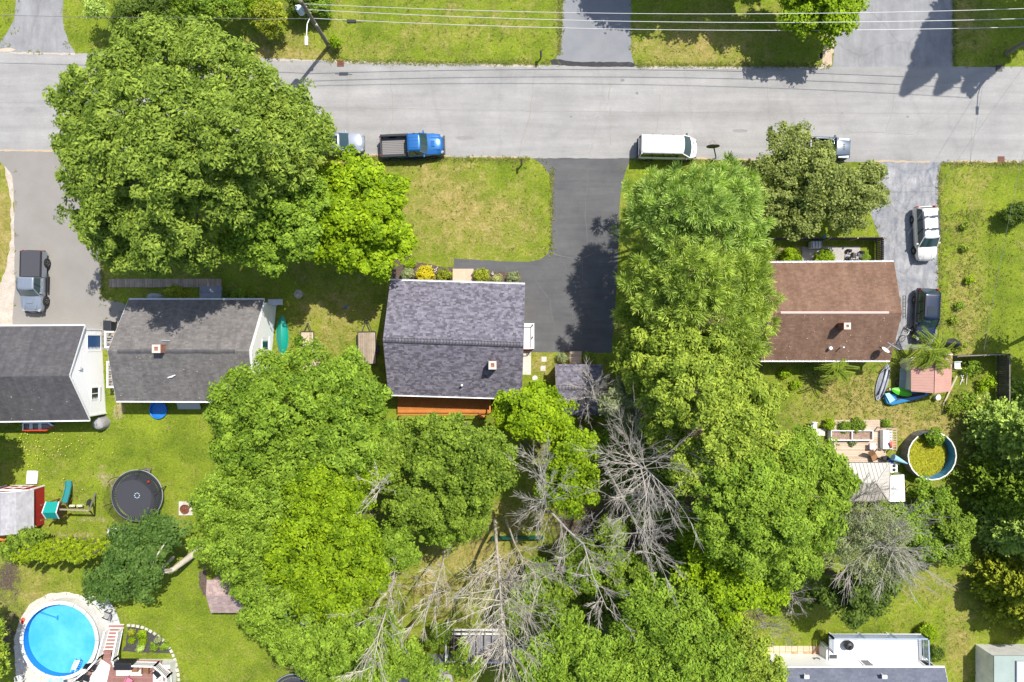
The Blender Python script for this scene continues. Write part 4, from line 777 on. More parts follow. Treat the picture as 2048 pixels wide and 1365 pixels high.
tree('maple_tree', 'deep green maple with domed crown behind the slate roofed house', [(880,872,56,9),(942,900,62,9.5),(860,925,56,9),(960,965,62,9),(900,1005,56,8.5),(800,872,38,8),(990,910,40,8),(838,846,24,7.5),(800,920,44,8),(940,1040,36,7.5)], 'dark', base=(930, 850), **dict(MAP, L=.22, cr=.44, nl=46))
tree('locust_tree', 'lime green tree overlapping the back corner of the slate roof', [(1060,830,54,7.5),(1018,830,34,6.5),(1105,850,42,7),(1085,800,34,6.5),(1130,830,26,6.5),(1000,800,14,5.5)], 'lime', base=(1045, 830), **MAP)
tree('locust_tree', 'tall chartreuse tree behind the tangle of dead branches', [(1145,930,50,10),(1152,985,46,10),(1110,975,34,9),(1160,890,34,9),(1175,950,26,9),(1120,925,34,9)], 'yellowgreen', base=(1120, 880), **dict(MAP, L=.24))
tree('locust_tree', 'feathery mid green locust left of the leaning dead trees', [(450,1010,62,9),(540,1000,72,10),(430,1075,50,9),(500,1095,78,11),(505,1165,48,9),(470,1166,20,6.5),(555,1195,74,11),(480,950,40,8.5),(560,950,50,9),(510,1230,40,9)], 'locust', base=(560, 1050), **FIN)
tree('locust_tree', 'vivid yellow green locust at the middle of the left wood', [(640,1015,74,11),(605,1095,84,12),(700,1075,70,11),(660,1165,78,11.5),(720,970,52,10),(735,1145,52,10),(690,1010,50,11),(640,960,44,10)], 'yellowgreen', base=(700, 1010), **dict(FIN, L=.26))
tree('locust_tree', 'olive green locust by the half hidden trampoline', [(620,1285,70,10),(700,1275,70,10.5),(560,1265,42,8.5),(765,1250,40,8.5),(660,1345,50,9),(740,1330,50,9)], 'locust', base=(690, 1180), **FIN)
for i, (x, y, r, z, t) in enumerate([(820,1010,44,7.5,'small dark maple between the dome maple and the yellow locust'),(790,1085,44,7,'small mid green maple at the edge of the bare clearing'),(760,930,46,8.5,'mid green maple wedged between two larger maples'),(880,1050,34,6.5,'low maple at the top of the bare clearing')]):
    tree('maple_tree', t, [(x,y,r,z),(x+18,y+22,r*.7,z-.8),(x-20,y+10,r*.7,z-.6),(x+6,y-22,r*.66,z-.4)], 'dark' if i % 2 == 0 else 'maple', **dict(MAP, L=.22, cr=.45))
tree('locust_tree', 'airy yellow green locust over the low grey building', [(800,1300,44,7.5),(845,1335,40,7),(770,1345,36,7.5),(880,1345,26,6)], 'locust', base=(830, 1240), r0=.14, **dict(FIN, dens=.55, inner=.15))
tree('sapling', 'leafy sapling growing through the pergola', [(925,1300,22,3),(940,1330,26,3),(910,1335,20,2.6)], 'dark', r0=.06, **dict(MAP, L=.22, cr=.4, nl=40))
tree('sapling', 'sapling at the lower left corner of the tan clearing', [(885,1265,20,2.6),(870,1285,18,2.3)], 'dark', r0=.06, **dict(MAP, L=.22, cr=.4, nl=36))
# leaning tree with its trunk in view
tr = [P(400, 1098, 0), P(375, 1118, 1.5), P(345, 1140, 3.0), P(300, 1150, 4.2), P(262, 1140, 5.0)]
tree('leaning_tree', 'dark green tree leaning left with its pale trunk in view', [(270,1080,50,5.2),(320,1065,46,5),(250,1130,46,5),(212,1165,38,4),(350,1062,30,5),(300,1125,40,5.5),(290,1175,26,4.2),(240,1165,34,4.2)], 'deepgreen', trunk=tr, r0=.34, bark='bark_pale', **dict(MAP, L=.24, dens=.8, inner=.15))
# pines
tree('pine_tree', 'big blue green pine right of the dark driveway near the street', [(1383,410,84,12),(1325,420,70,9),(1455,400,70,10),(1430,362,36,8.5),(1288,402,40,7.5),(1440,460,76,10),(1340,478,74,10),(1490,468,44,8),(1465,345,20,5.5),(1262,425,16,5.5),(1258,380,14,5),(1300,352,18,6),(1330,352,12,5.5),(1515,395,16,6.5),(1525,445,18,7),(1500,350,14,5.5),(1248,470,18,6),(1458,322,12,5.5),(1345,372,30,7.5),(1275,450,26,7),(1500,420,30,7)], 'pine', base=(1345, 430), r0=.4, **PIN)
tree('pine_tree', 'yellow tinged pine just south of the blue green pine', [(1300,560,58,9),(1390,555,80,12),(1470,560,66,10),(1340,615,72,10),(1455,638,66,10),(1272,618,40,7),(1505,620,34,8),(1282,528,32,7),(1525,560,24,7),(1520,680,26,7),(1500,520,36,8.5),(1340,672,44,8.5),(1420,692,44,9),(1492,690,38,8.5),(1285,675,34,7.5),(1248,560,18,5.5),(1250,600,18,5.5),(1262,655,20,6),(1545,600,16,6),(1540,650,16,6),(1545,510,16,6.5)], 'pine_y', base=(1350, 590), r0=.4, **PIN)
tree('crab_apple_tree', 'olive crab apple tree with ragged crown beside the street', [(1570,325,52,4.5),(1562,390,54,4.5),(1640,370,64,5.2),(1700,385,54,4.6),(1738,350,30,4),(1605,440,42,4),(1680,432,38,4),(1560,275,28,3.8),(1600,268,22,3.6),(1745,395,28,3.5),(1525,345,26,3.8),(1535,430,34,3.8),(1640,310,30,4),(1765,345,12,3.4),(1720,445,14,3.4)], 'olive', base=(1615, 385), r0=.2, **dict(FIN, L=.21, Wf=.65, cr=.42, nl=40, dens=.95, inner=.3))
tree('oak_tree', 'large pale green oak in the middle of the right hand wood', [(1330,712,76,10),(1268,720,44,8),(1420,720,66,10.5),(1390,780,84,12),(1470,790,70,11),(1330,795,56,10),(1440,870,84,12.5),(1510,830,50,10),(1530,900,56,10),(1380,930,56,11),(1270,760,30,8),(1540,790,26,8.5),(1495,865,52,11),(1330,860,44,9.5)], 'oak', base=(1370, 760), r0=.4, **dict(ASH, L=.30, cr=.48))
tree('young_tree', 'small silvery green tree beside the shed roof', [(1235,800,40,6.5),(1248,838,34,6),(1262,790,26,6)], 'greyleaf', r0=.12, **dict(FIN, cr=.4))
tree('oak_tree', 'yellow green oak left of the metal gazebo roof', [(1480,960,84,12),(1570,945,64,11),(1640,930,52,9),(1682,962,34,8),(1540,1030,84,12.5),(1450,1035,74,12),(1618,1040,64,11),(1580,1110,64,11),(1500,1105,56,11),(1600,890,40,9),(1660,1000,40,9.5)], 'locust', base=(1480, 920), r0=.4, **dict(ASH, L=.29, cr=.47))
tree('maple_tree', 'bright green maple below the yellow green oak', [(1420,1110,54,8),(1390,1160,54,8),(1460,1170,60,8.5),(1530,1180,44,8),(1390,1065,34,7),(1550,1150,40,8)], 'lime', **dict(MAP, L=.26))
tree('maple_tree', 'fresh green maple at the bottom edge left of centre wood', [(1130,1280,54,9),(1080,1320,54,9),(1190,1310,54,9),(1050,1350,36,8),(1150,1345,54,9),(1110,1250,34,8)], 'maple', base=(1110, 1200), **dict(ASH, L=.29))
tree('maple_tree', 'big bright maple at the bottom edge right of the dead trees', [(1290,1200,54,9.5),(1340,1250,70,10),(1268,1270,54,9.5),(1420,1270,56,9),(1340,1330,64,10),(1440,1330,56,9),(1260,1340,50,9.5),(1390,1215,46,9)], 'maple', base=(1320, 1150), **dict(ASH, L=.30))
tree('maple_tree', 'airy olive maple beside the navy roof', [(1500,1300,40,8),(1530,1345,42,7),(1495,1355,40,7.5),(1470,1250,34,7.5),(1560,1340,20,6)], 'oak', base=(1450, 1220), **dict(FIN, dens=.7))
USL = ['sapling just right of the arching bare tree', 'sapling below the long straight bare trunk', 'sapling between the two bare trees right of the clearing', 'sapling at the lower left of the bright maple', 'sapling right of the tallest bare tree', 'sapling beneath the foot of the long straight bare trunk', "sapling in the middle of the long bare trunk's crown", 'sapling under the tip of the arching bare tree', 'sapling at the right end of the green fence', 'sapling on the shaded left flank of the yellow green oak', 'sapling beneath the large bare grey tree', 'sapling in dark shade left of the oak trunk', 'sapling beside the chartreuse crown', 'sapling below the silvery young tree', 'sapling between the long bare trunk and the bright maple', "sapling left of the bright maple's top", 'sapling halfway along the long straight bare trunk', 'sapling squeezed between two bare crowns above the bottom maple', 'sapling at the right edge of the tan clearing', 'sapling under the lower boughs of the pale green oak', 'sapling between the pergola and the bottom maple', 'sapling in the twigs right of the tallest bare tree', 'sapling directly above the pergola', 'sapling between the tallest bare tree and the bottom maple']
US = [(1170,1150),(1240,1165),(1125,1170),(1300,1120),(1100,1210),(1225,1060),(1285,1010),(1190,1235),(1150,1100),(1345,1030),(1250,960),(1330,960),(1215,890),(1310,880),(1290,1150),(1360,1110),(1225,1120),(1210,1190),(1060,1180),(1340,860),(1050,1250),(1078,1148),(1035,1225),(1088,1225)]
for i, (x, y) in enumerate(US):
    g = random.Random(i * 3 + 1); r = g.uniform(30, 44); z = g.uniform(2.2, 4.2)
    tree('sapling', USL[i], [(x,y,r,z),(x+g.uniform(-18,18),y+g.uniform(12,22),r*.7,z-.5),(x-g.uniform(10,22),y+g.uniform(-14,14),r*.65,z-.4)], 'dark' if i % 3 else 'maple', group='saplings under the dead trees', r0=.07, **dict(MAP, L=.24, cr=.42, nl=36, dens=.8, inner=.1))
# right side
for i, (x, y, r, z, lf, t) in enumerate([(1870,1010,38,3,'maple','bushy green shrub just below the algae pool'),(1902,1048,36,3.4,'dark','green shrub at the foot of the spruces'),(1812,1045,42,3.2,'maple','leafy shrub under the white canopy'),(1848,1085,36,3,'maple','leafy shrub right of the grey dead tree'),(1765,1035,30,3,'dark','small shrub under the gazebo roof edge'),(1845,975,18,2.2,'locust','wispy shrub between canopy and algae pool'),(1900,1095,34,3,'dark','dark shrub above the lower right lawn')]):
    tree('shrub', t, [(x,y,r,z),(x+14,y+12,r*.7,z-.6),(x-16,y+8,r*.7,z-.5)], lf, cat='shrub', r0=.06, **dict(MAP, L=.22, cr=.4, nl=38, inner=.15))
tree('half_dead_tree', 'grey green half dead tree right of the yellow green oak', [(1720,1055,64,8),(1768,1098,58,8),(1690,1095,50,7.5),(1800,1130,34,7),(1740,1130,46,7),(1785,1060,38,7)], 'greyleaf', base=(1700, 1020), bark='bark_grey', **dict(FIN, L=.15, nl=34, dens=.8, inner=.2, cr=.45))
tree('dogwood_tree', 'dark round tree above the lower right lawn', [(1715,1170,50,5.5),(1665,1185,32,4.5),(1765,1160,36,5),(1700,1215,34,4.5),(1745,1195,34,4.8),(1625,1195,20,3.5)], 'hedge', **dict(MAP, L=.24, cr=.42))
def conifer(name, label, base, h, r, leaf, seed, group=None, cat='tree', lean=(0, 0), lf=.26, t0=.06):
    """cone of drooping branches on a straight trunk"""
    b = P(*base); root = thing(name, label, cat, b, group=group); g = np.random.default_rng(seed)
    MB().tube([b, b + Vector((lean[0] * .5, lean[1] * .5, h * .5)), b + Vector((lean[0], lean[1], h))], [.2, .12, .03], 8).build('trunk', M['bark'], root, smooth=60)
    nb = int(60 + h * r * 9.5); t = g.uniform(t0, 1, nb) ** .8; az = g.uniform(0, 2 * math.pi, nb); rl = r * (1 - t) ** .75 * g.uniform(.7, 1.12, nb) + .15; k = 36; nn = 9
    u = g.uniform(.25, 1, (nb, k)); rr = rl[:, None] * u; sw = g.normal(0, .23, (nb, k)) * (1.15 - u) * rl[:, None]
    dx, dy = np.cos(az)[:, None], np.sin(az)[:, None]; x = dx * rr - dy * sw; y = dy * rr + dx * sw; z = h * t[:, None] - .28 * rr + .10 * rr * u + g.normal(0, .07, (nb, k))
    x = x + lean[0] * t[:, None]; y = y + lean[1] * t[:, None]
    p = np.stack([x, y, z], -1); ax = unit(np.stack([dx + g.normal(0, .55, (nb, k)), dy + g.normal(0, .55, (nb, k)), .15 + g.normal(0, .3, (nb, k))], -1)); nm = unit(np.array([0, 0, 1.]) + g.normal(0, .5, p.shape)); bb = unit(np.cross(nm, ax))
    L = lf * g.uniform(.6, 1.3, (nb, k, 1)); w = L * .34; co = np.stack([p - ax * L * .4, p + bb * w, p + ax * L * .6, p - bb * w], 2).reshape(-1, 4, 3)
    ti = np.clip(g.normal(.45, .2, (nb, 1)) + (u - .5) * .35 + g.normal(0, .15, (nb, k)), 0, 1).reshape(-1)
    leaf_mesh('crown', LEAVES[leaf], co, ti, root); return root
for i, (x, y, h, r, lf, t) in enumerate([(1968,850,8.5,3.2,'spruce','tall spruce at the right edge beside the algae pool'),(1993,905,9.5,3.4,'spruce','tall spruce second from the top of the right edge group'),(1958,965,9,3.4,'dark','broad conifer in the middle of the right edge group'),(2018,985,9.5,3.4,'spruce','tall dark spruce touching the right edge'),(1973,1040,7.5,3.2,'spruce','shorter dark spruce below the middle of the right edge group'),(2038,1060,9,3.4,'spruce','dark spruce low in the right edge group'),(2048,800,8,3.0,'spruce','spruce at the top of the right edge group by the fence'),
    (1972,1150,6.5,2.6,'cedar','yellow tipped cedar at the bottom of the right edge group'),(1997,1195,6,2.6,'cedar','dense cedar beside the pale green garage roof'),(2017,1130,7,2.7,'cedar','cedar tucked behind the two lower cedars'),(2037,1225,6,2.5,'cedar','cedar at the corner of the pale green garage roof')]):
    conifer('conifer', t, (x, y), h, r, lf, 50 + i, group='conifers along the right edge')
# arborvitae hedge: one thing per plant
for i in range(9):
    x = 104 + i * 16.5; y = 1079 + (i % 3) * 1.5
    conifer('arborvitae', ['leftmost slim arborvitae of the hedge row, beside the grey green shrub', 'second slim arborvitae from the left of the hedge row', 'third slim arborvitae from the left of the hedge row', 'fourth slim arborvitae from the left of the hedge row', 'middle slim arborvitae of the hedge row', 'fourth slim arborvitae from the right of the hedge row', 'third slim arborvitae from the right of the hedge row', 'second slim arborvitae from the right of the hedge row', 'rightmost slim arborvitae of the hedge row, touching the leaning tree'][i], (x, y), 5.4 + .3 * ((i * 7) % 3), .46, 'arbor', 90 + i, 'arborvitae in the hedge row', 'hedge shrub', lf=.17)
tree('shrub', 'grey green shrub at the left end of the arborvitae row', [(42,1085,32,2),(70,1080,26,1.8),(25,1100,22,1.6)], 'dark', cat='shrub', r0=.06, **dict(FIN, cr=.35, inner=.15))
# top edge
tree('maple_tree', 'vivid lime maple at the top edge beside the right hand driveway', [(1600,22,50,4.2),(1660,28,54,4.4),(1692,10,34,4),(1580,-20,44,4.2),(1640,-30,60,5),(1650,66,24,3.4)], 'lime', **dict(MAP, L=.27))
for i, (x, y, r, z, lf, nm, t) in enumerate([(268,45,44,3.2,'hedge','spruce_bush','dark spruce bush at the top left edge'),(310,10,40,3.4,'hedge','spruce_bush','dark spruce bush nearest the top left corner driveway'),(410,5,44,2.6,'maple','shrub','leafy green shrub at the top edge near the utility pole'),(360,15,34,2.4,'maple','shrub','leafy shrub between the dark spruces and the grey boulder'),(470,12,32,2.2,'maple','shrub','low green shrub at the top edge left of the round shrub'),(540,38,36,2.2,'cedar','globe_shrub','round golden green shrub left of the utility pole'),(520,8,30,2,'yellowgreen','shrub','yellow green shrub behind the round golden shrub'),(600,12,26,1.6,'hedge','shrub','dark ground shrub under the transformer'),(640,5,30,1.5,'maple','shrub','shrub at the top edge right of the utility pole'),(672,84,9,1.2,'lime','vine','bright vine at the foot of the utility pole'),(195,20,26,2.6,'spruce','shrub','dark shrub nearest the top left driveway')]):
    tree(nm, t, [(x,y,r,z),(x+r*.4,y+r*.3,r*.6,z-.4),(x-r*.4,y+r*.2,r*.6,z-.4)], lf, cat='shrub', r0=.05, **dict(FIN, L=.2, cr=.36, nl=40, inner=.15))
# trees beyond the frame whose shade falls into it
for i, (x, y, r, z) in enumerate([(1330,-95,80,9),(1425,-105,90,10),(1500,-75,60,8),(1250,-130,60,9)]):
    p = P(x, y); tree('maple_tree', ['maple beyond the top edge shading the top centre driveway', 'maple beyond the top edge shading the middle lawn', 'maple beyond the top edge next to the vivid lime maple', 'leftmost maple beyond the top edge'][i], [(512*0+1024+p.x*FPX/(CAM_H-zz), 682.5-p.y*FPX/(CAM_H-zz), r*.8, zz) for zz in (z,)] + [(1024+(p.x+dx)*FPX/(CAM_H-z+1.5), 682.5-(p.y+dy)*FPX/(CAM_H-z+1.5), r*.6, z-1.5) for dx, dy in ((2.5,1),(-2.5,.5),(.5,-2.6))], 'maple', group='maples beyond the top edge', **dict(MAP, L=.34, cr=.7, nl=34, inner=.3))
for i, (x, y, h, r) in enumerate([(1995,-48,23,3.4),(2035,-75,22,3.3),(2072,-60,24,3.5),(2010,-110,22,3.3),(2110,-45,22,3.2)]):
    conifer('conifer', ['nearest conifer beyond the top right corner, shading the upper right driveway', 'conifer beyond the top right corner behind the nearest one', 'rightmost conifer beyond the top right corner, shading the road', 'conifer farthest up beyond the top right corner', 'leftmost conifer beyond the top right corner'][i], (x, y), h, r, 'spruce', 130 + i, 'conifers beyond the top right corner', t0=.3)
tree('maple_tree', 'maple beyond the left edge whose shade reaches the back lawn', [(-45,862,52,6.5),(-75,840,50,6),(-60,900,44,6)], 'maple', base=(-30, 850), **dict(MAP, nl=34))
tree('maple_tree', 'leafy tree at the left edge beside the round blue pool', [(-8,1290,36,5),(-35,1250,44,6),(-30,1335,40,5.5),(4,1330,18,4)], 'oak', base=(-20, 1255), **dict(FIN))
tree('maple_tree', 'tree beyond the right edge with shade on the bright lawn', [(2150,640,48,6),(2190,690,44,6)], 'maple', base=(2090, 655), **dict(MAP, nl=34))
# dead trees
def dead(label, trunk, seed, r0=.2, n=40, ln=3.2, bark='bark_grey', up=.55, sub=7, start=.3, cat='dead tree'):
    """bare tree: bent trunk, rising branches, twigs on the branches"""
    g = random.Random(seed); T = [Vector(p) for p in trunk]; root = thing('dead_tree', label, cat, (T[0].x, T[0].y, 0)); m = len(T)
    tr_ = MB().tube(T, [r0 * .72 * (1 - .85 * i / (m - 1)) for i in range(m)], 8).build('trunk', M[bark], root, smooth=60)
    br = MB(); tw = MB()
    for i in range(n):
        k = (start + (1 - start) * (i + g.random()) / n) * (m - 1) * .999; j = int(k); p = lerp(T[j], T[j + 1], k - j); t = k / (m - 1); ax = (T[j + 1] - T[j]).normalized()
        a = g.uniform(0, 2 * math.pi); s = Vector((math.cos(a), math.sin(a), 0)); d = (s * g.uniform(.5, .9) + ax * (.25 + up) * g.uniform(.5, 1.3)).normalized(); L = ln * (1.25 - .6 * t) * g.uniform(.6, 1.2); pts = [p]
        q = p
        for w in range(5): d = (d + ax * .05 * up + Vector((g.uniform(-.17, .17), g.uniform(-.17, .17), g.uniform(-.1, .12)))).normalized(); q = q + d * (L / 5); pts.append(q)
        r = max(.024, r0 * .19 * (1.15 - .6 * t)); br.tube(pts, [r, r * .8, r * .62, r * .46, r * .32, r * .18], 5, False)
        for w in range(sub):
            f = min(g.uniform(.12, .98) * 5, 4.99); c = int(f); b = lerp(pts[c], pts[c + 1], f - c); pd = (pts[c + 1] - pts[c]).normalized(); dd = (pd * 1.1 + Vector((g.uniform(-.7, .7), g.uniform(-.7, .7), g.uniform(-.1, .4)))).normalized(); l2 = L * g.uniform(.18, .42); e1 = b + dd * l2 * .5 + Vector((g.uniform(-.08, .08), g.uniform(-.08, .08), .02)); e2 = e1 + (dd + pd * .4).normalized() * l2 * .55
            tw.tube([b, e1, e2], [.016, .012, .006], 3, False)
            for v in range(2):
                d3 = (dd + Vector((g.uniform(-.8, .8), g.uniform(-.8, .8), g.uniform(-.2, .4)))).normalized(); o3 = lerp(b, e1, g.uniform(.3, 1)); tw.tube([o3, o3 + d3 * l2 * g.uniform(.3, .65)], [.012, .006], 3, False)
    stuff(br.build('branches', M[bark], root, smooth=60)); stuff(tw.build('twigs', M[bark], root)); return root
D = dead
D('large bare grey tree right of the chartreuse tree', [P(1225,900,0),P(1245,905,4),P(1265,915,9),P(1285,935,13),P(1305,950,16)], 1, .24, 39, 5.9, 'bark_grey', 0.25, 9, .3)
D('bare tree with a long straight trunk angling down right', [P(1195,905,0),P(1222,955,5),P(1250,1005,9),P(1275,1055,12.5),P(1310,1110,16)], 2, .24, 35, 4.4, 'bark_grey', 0.35, 9, .3)
D('bare pale tree over the chartreuse crown', [P(1120,960,0),P(1105,985,5),P(1092,1015,10),P(1088,970,13),P(1078,925,15)], 3, .16, 31, 3.7, 'bark_grey', 0.5, 9, .3)
D('bare tree arching between the chartreuse crown and the saplings', [P(1098,1020,9),P(1135,1060,10.5),P(1168,1090,12),P(1185,1150,13.5),P(1215,1220,15)], 4, .14, 30, 2.9, 'bark_grey', 0.5, 8, .1)
D('tallest bare tree fanning toward the bottom edge', [P(990,1040,0),P(992,1080,4),P(998,1150,9),P(1003,1220,13),P(1008,1300,17)], 5, .26, 50, 6.5, 'bark_pale', 0.95, 10, .3)
D('bare tree just right of the tallest bare tree', [P(1012,1040,1),P(1030,1090,5),P(1050,1125,9),P(1085,1165,12)], 6, .14, 27, 4.2, 'bark_pale', 0.8, 9, .3)
D('bare tree on the left of the tan clearing', [P(893,1080,0),P(888,1110,4),P(882,1140,8),P(868,1180,11),P(855,1215,13)], 7, .14, 23, 3.7, 'bark_pale', 0.8, 9, .3)
D('forked bare tree at the bottom left of the clearing', [P(790,1120,0),P(785,1170,5),P(775,1215,9),P(757,1270,12),P(745,1340,15)], 8, .18, 21, 5.1, 'bark_pale', 0.7, 6, .35)
D('bare twiggy tree above the small roof at the bottom', [P(800,1080,0),P(795,1110,4),P(788,1150,8),P(780,1185,10)], 9, .10, 16, 3.1, 'bark_pale', 0.7, 7, .3)
D('thin bare tree rising among the yellow locust leaves', [P(755,960,0),P(758,975,7),P(762,985,12),P(757,950,15)], 10, .10, 16, 2.5, 'bark_pale', 0.6, 7, .3)
D('bare branches arching over the half hidden trampoline', [P(700,1260,0),P(680,1300,4),P(665,1330,7),P(640,1385,9)], 11, .12, 21, 3.8, 'bark_pale', 0.6, 7, .2)
D('grey bare tree threaded through the half dead tree', [P(1690,1000,0),P(1705,1030,4),P(1730,1060,7),P(1765,1090,9),P(1800,1110,10)], 12, .15, 44, 4.8, 'bark_grey', 0.2, 10, .3)
D('bare brown tree overhanging the back of the shed roof', [P(1165,830,0),P(1172,815,4),P(1180,800,7),P(1187,760,9.5)], 13, .12, 32, 3.2, 'bark_grey', 0.5, 8, .3)
D('bare twigs at the lower edge of the bright maple', [P(1570,1150,0),P(1580,1180,4),P(1590,1210,6)], 14, .08, 19, 2.5, 'bark_grey', 0.5, 7, .3)
D('small bare tree beside the paved terrace', [P(1500,1210,0),P(1520,1240,3),P(1545,1265,5)], 15, .08, 18, 2.5, 'bark_grey', 0.5, 7, .3)
D('bare limb in the crown of the half dead tree near the gazebo', [P(1650,1010,2),P(1685,1020,6),P(1715,995,8),P(1735,985,9)], 16, .10, 21, 3.1, 'bark_grey', 0.5, 8, .3)

def tufts():
    """weedy tufts and leaf litter over the lawns and along ragged edges"""
    g = np.random.default_rng(77); n = 15000; px = g.uniform(-10, 2058, n); py = g.uniform(-10, 1375, n)
    def edge(x0, x1, y, k, sg=3): return np.stack([g.uniform(x0, x1, k), y + g.normal(0, sg, k)], 1)
    E = np.concatenate([np.stack([px, py], 1), edge(640, 1100, 126, 500), edge(1270, 1660, 131, 420), edge(720, 1060, 319, 420), edge(1262, 1480, 320, 200), edge(1885, 2048, 327, 200), np.stack([1104 + g.normal(0, 2, 160), g.uniform(330, 510, 160)], 1), np.stack([1879 + g.normal(0, 3, 300), g.uniform(330, 700, 300)], 1), np.stack([204 + g.normal(0, 2, 160), g.uniform(420, 600, 160)], 1), np.stack([1120 + g.normal(0, 2.5, 140), g.uniform(0, 110, 140)], 1), np.stack([1908 + g.normal(0, 2, 140), g.uniform(0, 130, 140)], 1), np.stack([g.normal(1935, 40, 700), g.uniform(420, 690, 700)], 1), np.stack([g.normal(1890, 60, 500), g.normal(830, 40, 500)], 1), np.stack([g.normal(1690, 70, 500), g.normal(790, 30, 500)], 1)])
    x, y = E[:, 0], E[:, 1]
    def box(a, b, c, d): return (x > a) & (x < c) & (y > b) & (y < d)
    yr = 104 + 30 * np.clip(x / 1100, 0, 1); bad = (y > yr + 3) & (y < 301 + 23 * np.clip(x / 1700, 0, 1)) | box(32, 300, 200, 700) | box(0, 300, 30, 660) | box(1106, 300, 1236, 706) | box(905, 514, 1110, 545) | box(1040, 520, 1230, 706) | box(1130, -20, 1258, 140) | box(1672, -20, 1904, 140) | box(1762, 320, 1872, 700) | box(40, -20, 124, 100) | box(32, 1195, 215, 1375) | box(170, 1255, 345, 1375) | box(1540, 490, 1750, 530) | box(785, 505, 1040, 570)
    E = E[~bad]; n = len(E); k = 5; c = np.stack([(E[:, 0] - 1024) * CAM_H / FPX, (682.5 - E[:, 1]) * CAM_H / FPX, np.zeros(n)], -1)[:, None, :] + np.concatenate([g.normal(0, .07, (n, k, 2)), np.zeros((n, k, 1))], -1)
    a = g.uniform(0, 2 * math.pi, (n, k)); d = np.stack([np.cos(a), np.sin(a), g.uniform(.35, 1.1, (n, k))], -1); d = unit(d); s_ = np.stack([-np.sin(a), np.cos(a), np.zeros((n, k))], -1); L = g.uniform(.07, .20, (n, k, 1)); w = g.uniform(.015, .035, (n, k, 1)); z = np.array([0, 0, .012])
    co = np.stack([c - s_ * w + z, c + s_ * w + z, c + d * L + s_ * w * .3, c + d * L - s_ * w * .3], 2).reshape(-1, 4, 3); t = np.clip(g.uniform(0, 1, (n, 1)) + g.normal(0, .1, (n, k)), 0, 1).reshape(-1)
    o = leaf_mesh('grass', leaf_mat('grass_blade', (.085, .135, .012), (.33, .31, .09), trans=.25), co, t, None); o['kind'] = 'stuff'
tufts()
def litter_on(h, name, n, cols, seed):
    """fallen leaves and lichen flecks on a roof"""
    g = random.Random(seed); mb = MB()
    for i in range(n):
        u, v = g.uniform(.03, .97), g.random() ** 1.6 * .92 + .03; q = (h['SW'], h['SE'], h['RE'], h['RW']) if g.random() < .97 else (h['NW'], h['NE'], h['RE'], h['RW'])
        p = lerp(lerp(q[0], q[1], u), lerp(q[3], q[2], u), v) + Vector((0, 0, .03)); r = g.uniform(.02, .06); mb.lathe(p, [(r, 0), (r * .6, .012)], 6)
    stuff(mb.build(name, cols, h['roof']))
litter_on(h4, 'leaf_litter', 55, mk('pale_lichen', (.36, .31, .20), .9, (.26, .22, .13), 9), 4); litter_on(h2, 'leaf_litter', 20, bpy.data.materials['pale_lichen'], 5); litter_on(h1, 'leaf_litter', 14, bpy.data.materials['pale_lichen'], 6)
# ------------------------------------------------------------------ yard objects
def V3(x, y, z): return Vector((x, y, z))
def boxpx(mb, x0, y0, x1, y1, z0, z1):
    """box whose top face covers the photo rectangle at height z1"""
    a = P(x0, y0, z1); b = P(x1, y1, z1); return mb.box(((a.x + b.x) / 2, (a.y + b.y) / 2, (z0 + z1) / 2), (abs(a.x - b.x), abs(a.y - b.y), z1 - z0))
def one(name, label, cat, mb, m, origin, group=None, **k): return tag(mb.build(name, m, origin=origin, **k), label, cat, group)
def planks(parent, x0, y0, x1, y1, z, m, n, along='x', t=.035, gap=.012, name='plank'):
    """loose boards side by side over the photo rectangle (at height z); each board an object that shares its mesh"""
    a = P(x0, y1, z); b = P(x1, y0, z); o0 = None; base = wloc(parent)
    L = (b.x - a.x) if along == 'x' else (b.y - a.y); S_ = (b.y - a.y) if along == 'x' else (b.x - a.x); w = S_ / n
    for i in range(n):
        c = V3((a.x + b.x) / 2, a.y + w * (i + .5), z - t / 2) if along == 'x' else V3(a.x + w * (i + .5), (a.y + b.y) / 2, z - t / 2)
        if o0 is None:
            o0 = MB().box((0, 0, 0), (L, w - gap, t) if along == 'x' else (w - gap, L, t)).build(name, m, parent, local=True); o = o0
        else: o = o0.copy(); COL.objects.link(o)
        o.location = c - base + V3(rnd.uniform(-.01, .01), 0, rnd.uniform(-.004, .004)) if along == 'x' else c - base + V3(0, rnd.uniform(-.01, .01), rnd.uniform(-.004, .004))
def vary(m, amt=.2):
    """brightness that differs from object to object"""
    nt = m.node_tree; b = nt.nodes['Principled BSDF']; l = b.inputs['Base Color'].links; oi = nt.nodes.new('ShaderNodeObjectInfo'); r = nt.nodes.new('ShaderNodeMapRange'); r.inputs[3].default_value = 1 - amt; r.inputs[4].default_value = 1 + amt
    x = nt.nodes.new('ShaderNodeMix'); x.data_type = 'RGBA'; x.blend_type = 'MULTIPLY'; x.inputs[0].default_value = 1
    if l: nt.links.new(l[0].from_socket, x.inputs[6])
    else: x.inputs[6].default_value = b.inputs['Base Color'].default_value
    nt.links.new(oi.outputs['Random'], r.inputs[0]); nt.links.new(r.outputs[0], x.inputs[7]); nt.links.new(x.outputs[2], b.inputs['Base Color']); return m
for k_ in ('wood_weathered', 'wood_pale', 'wood_brown', 'wood_grey', 'orange_stain', 'cap_slate', 'stone_pale'): vary(M[k_], .16)
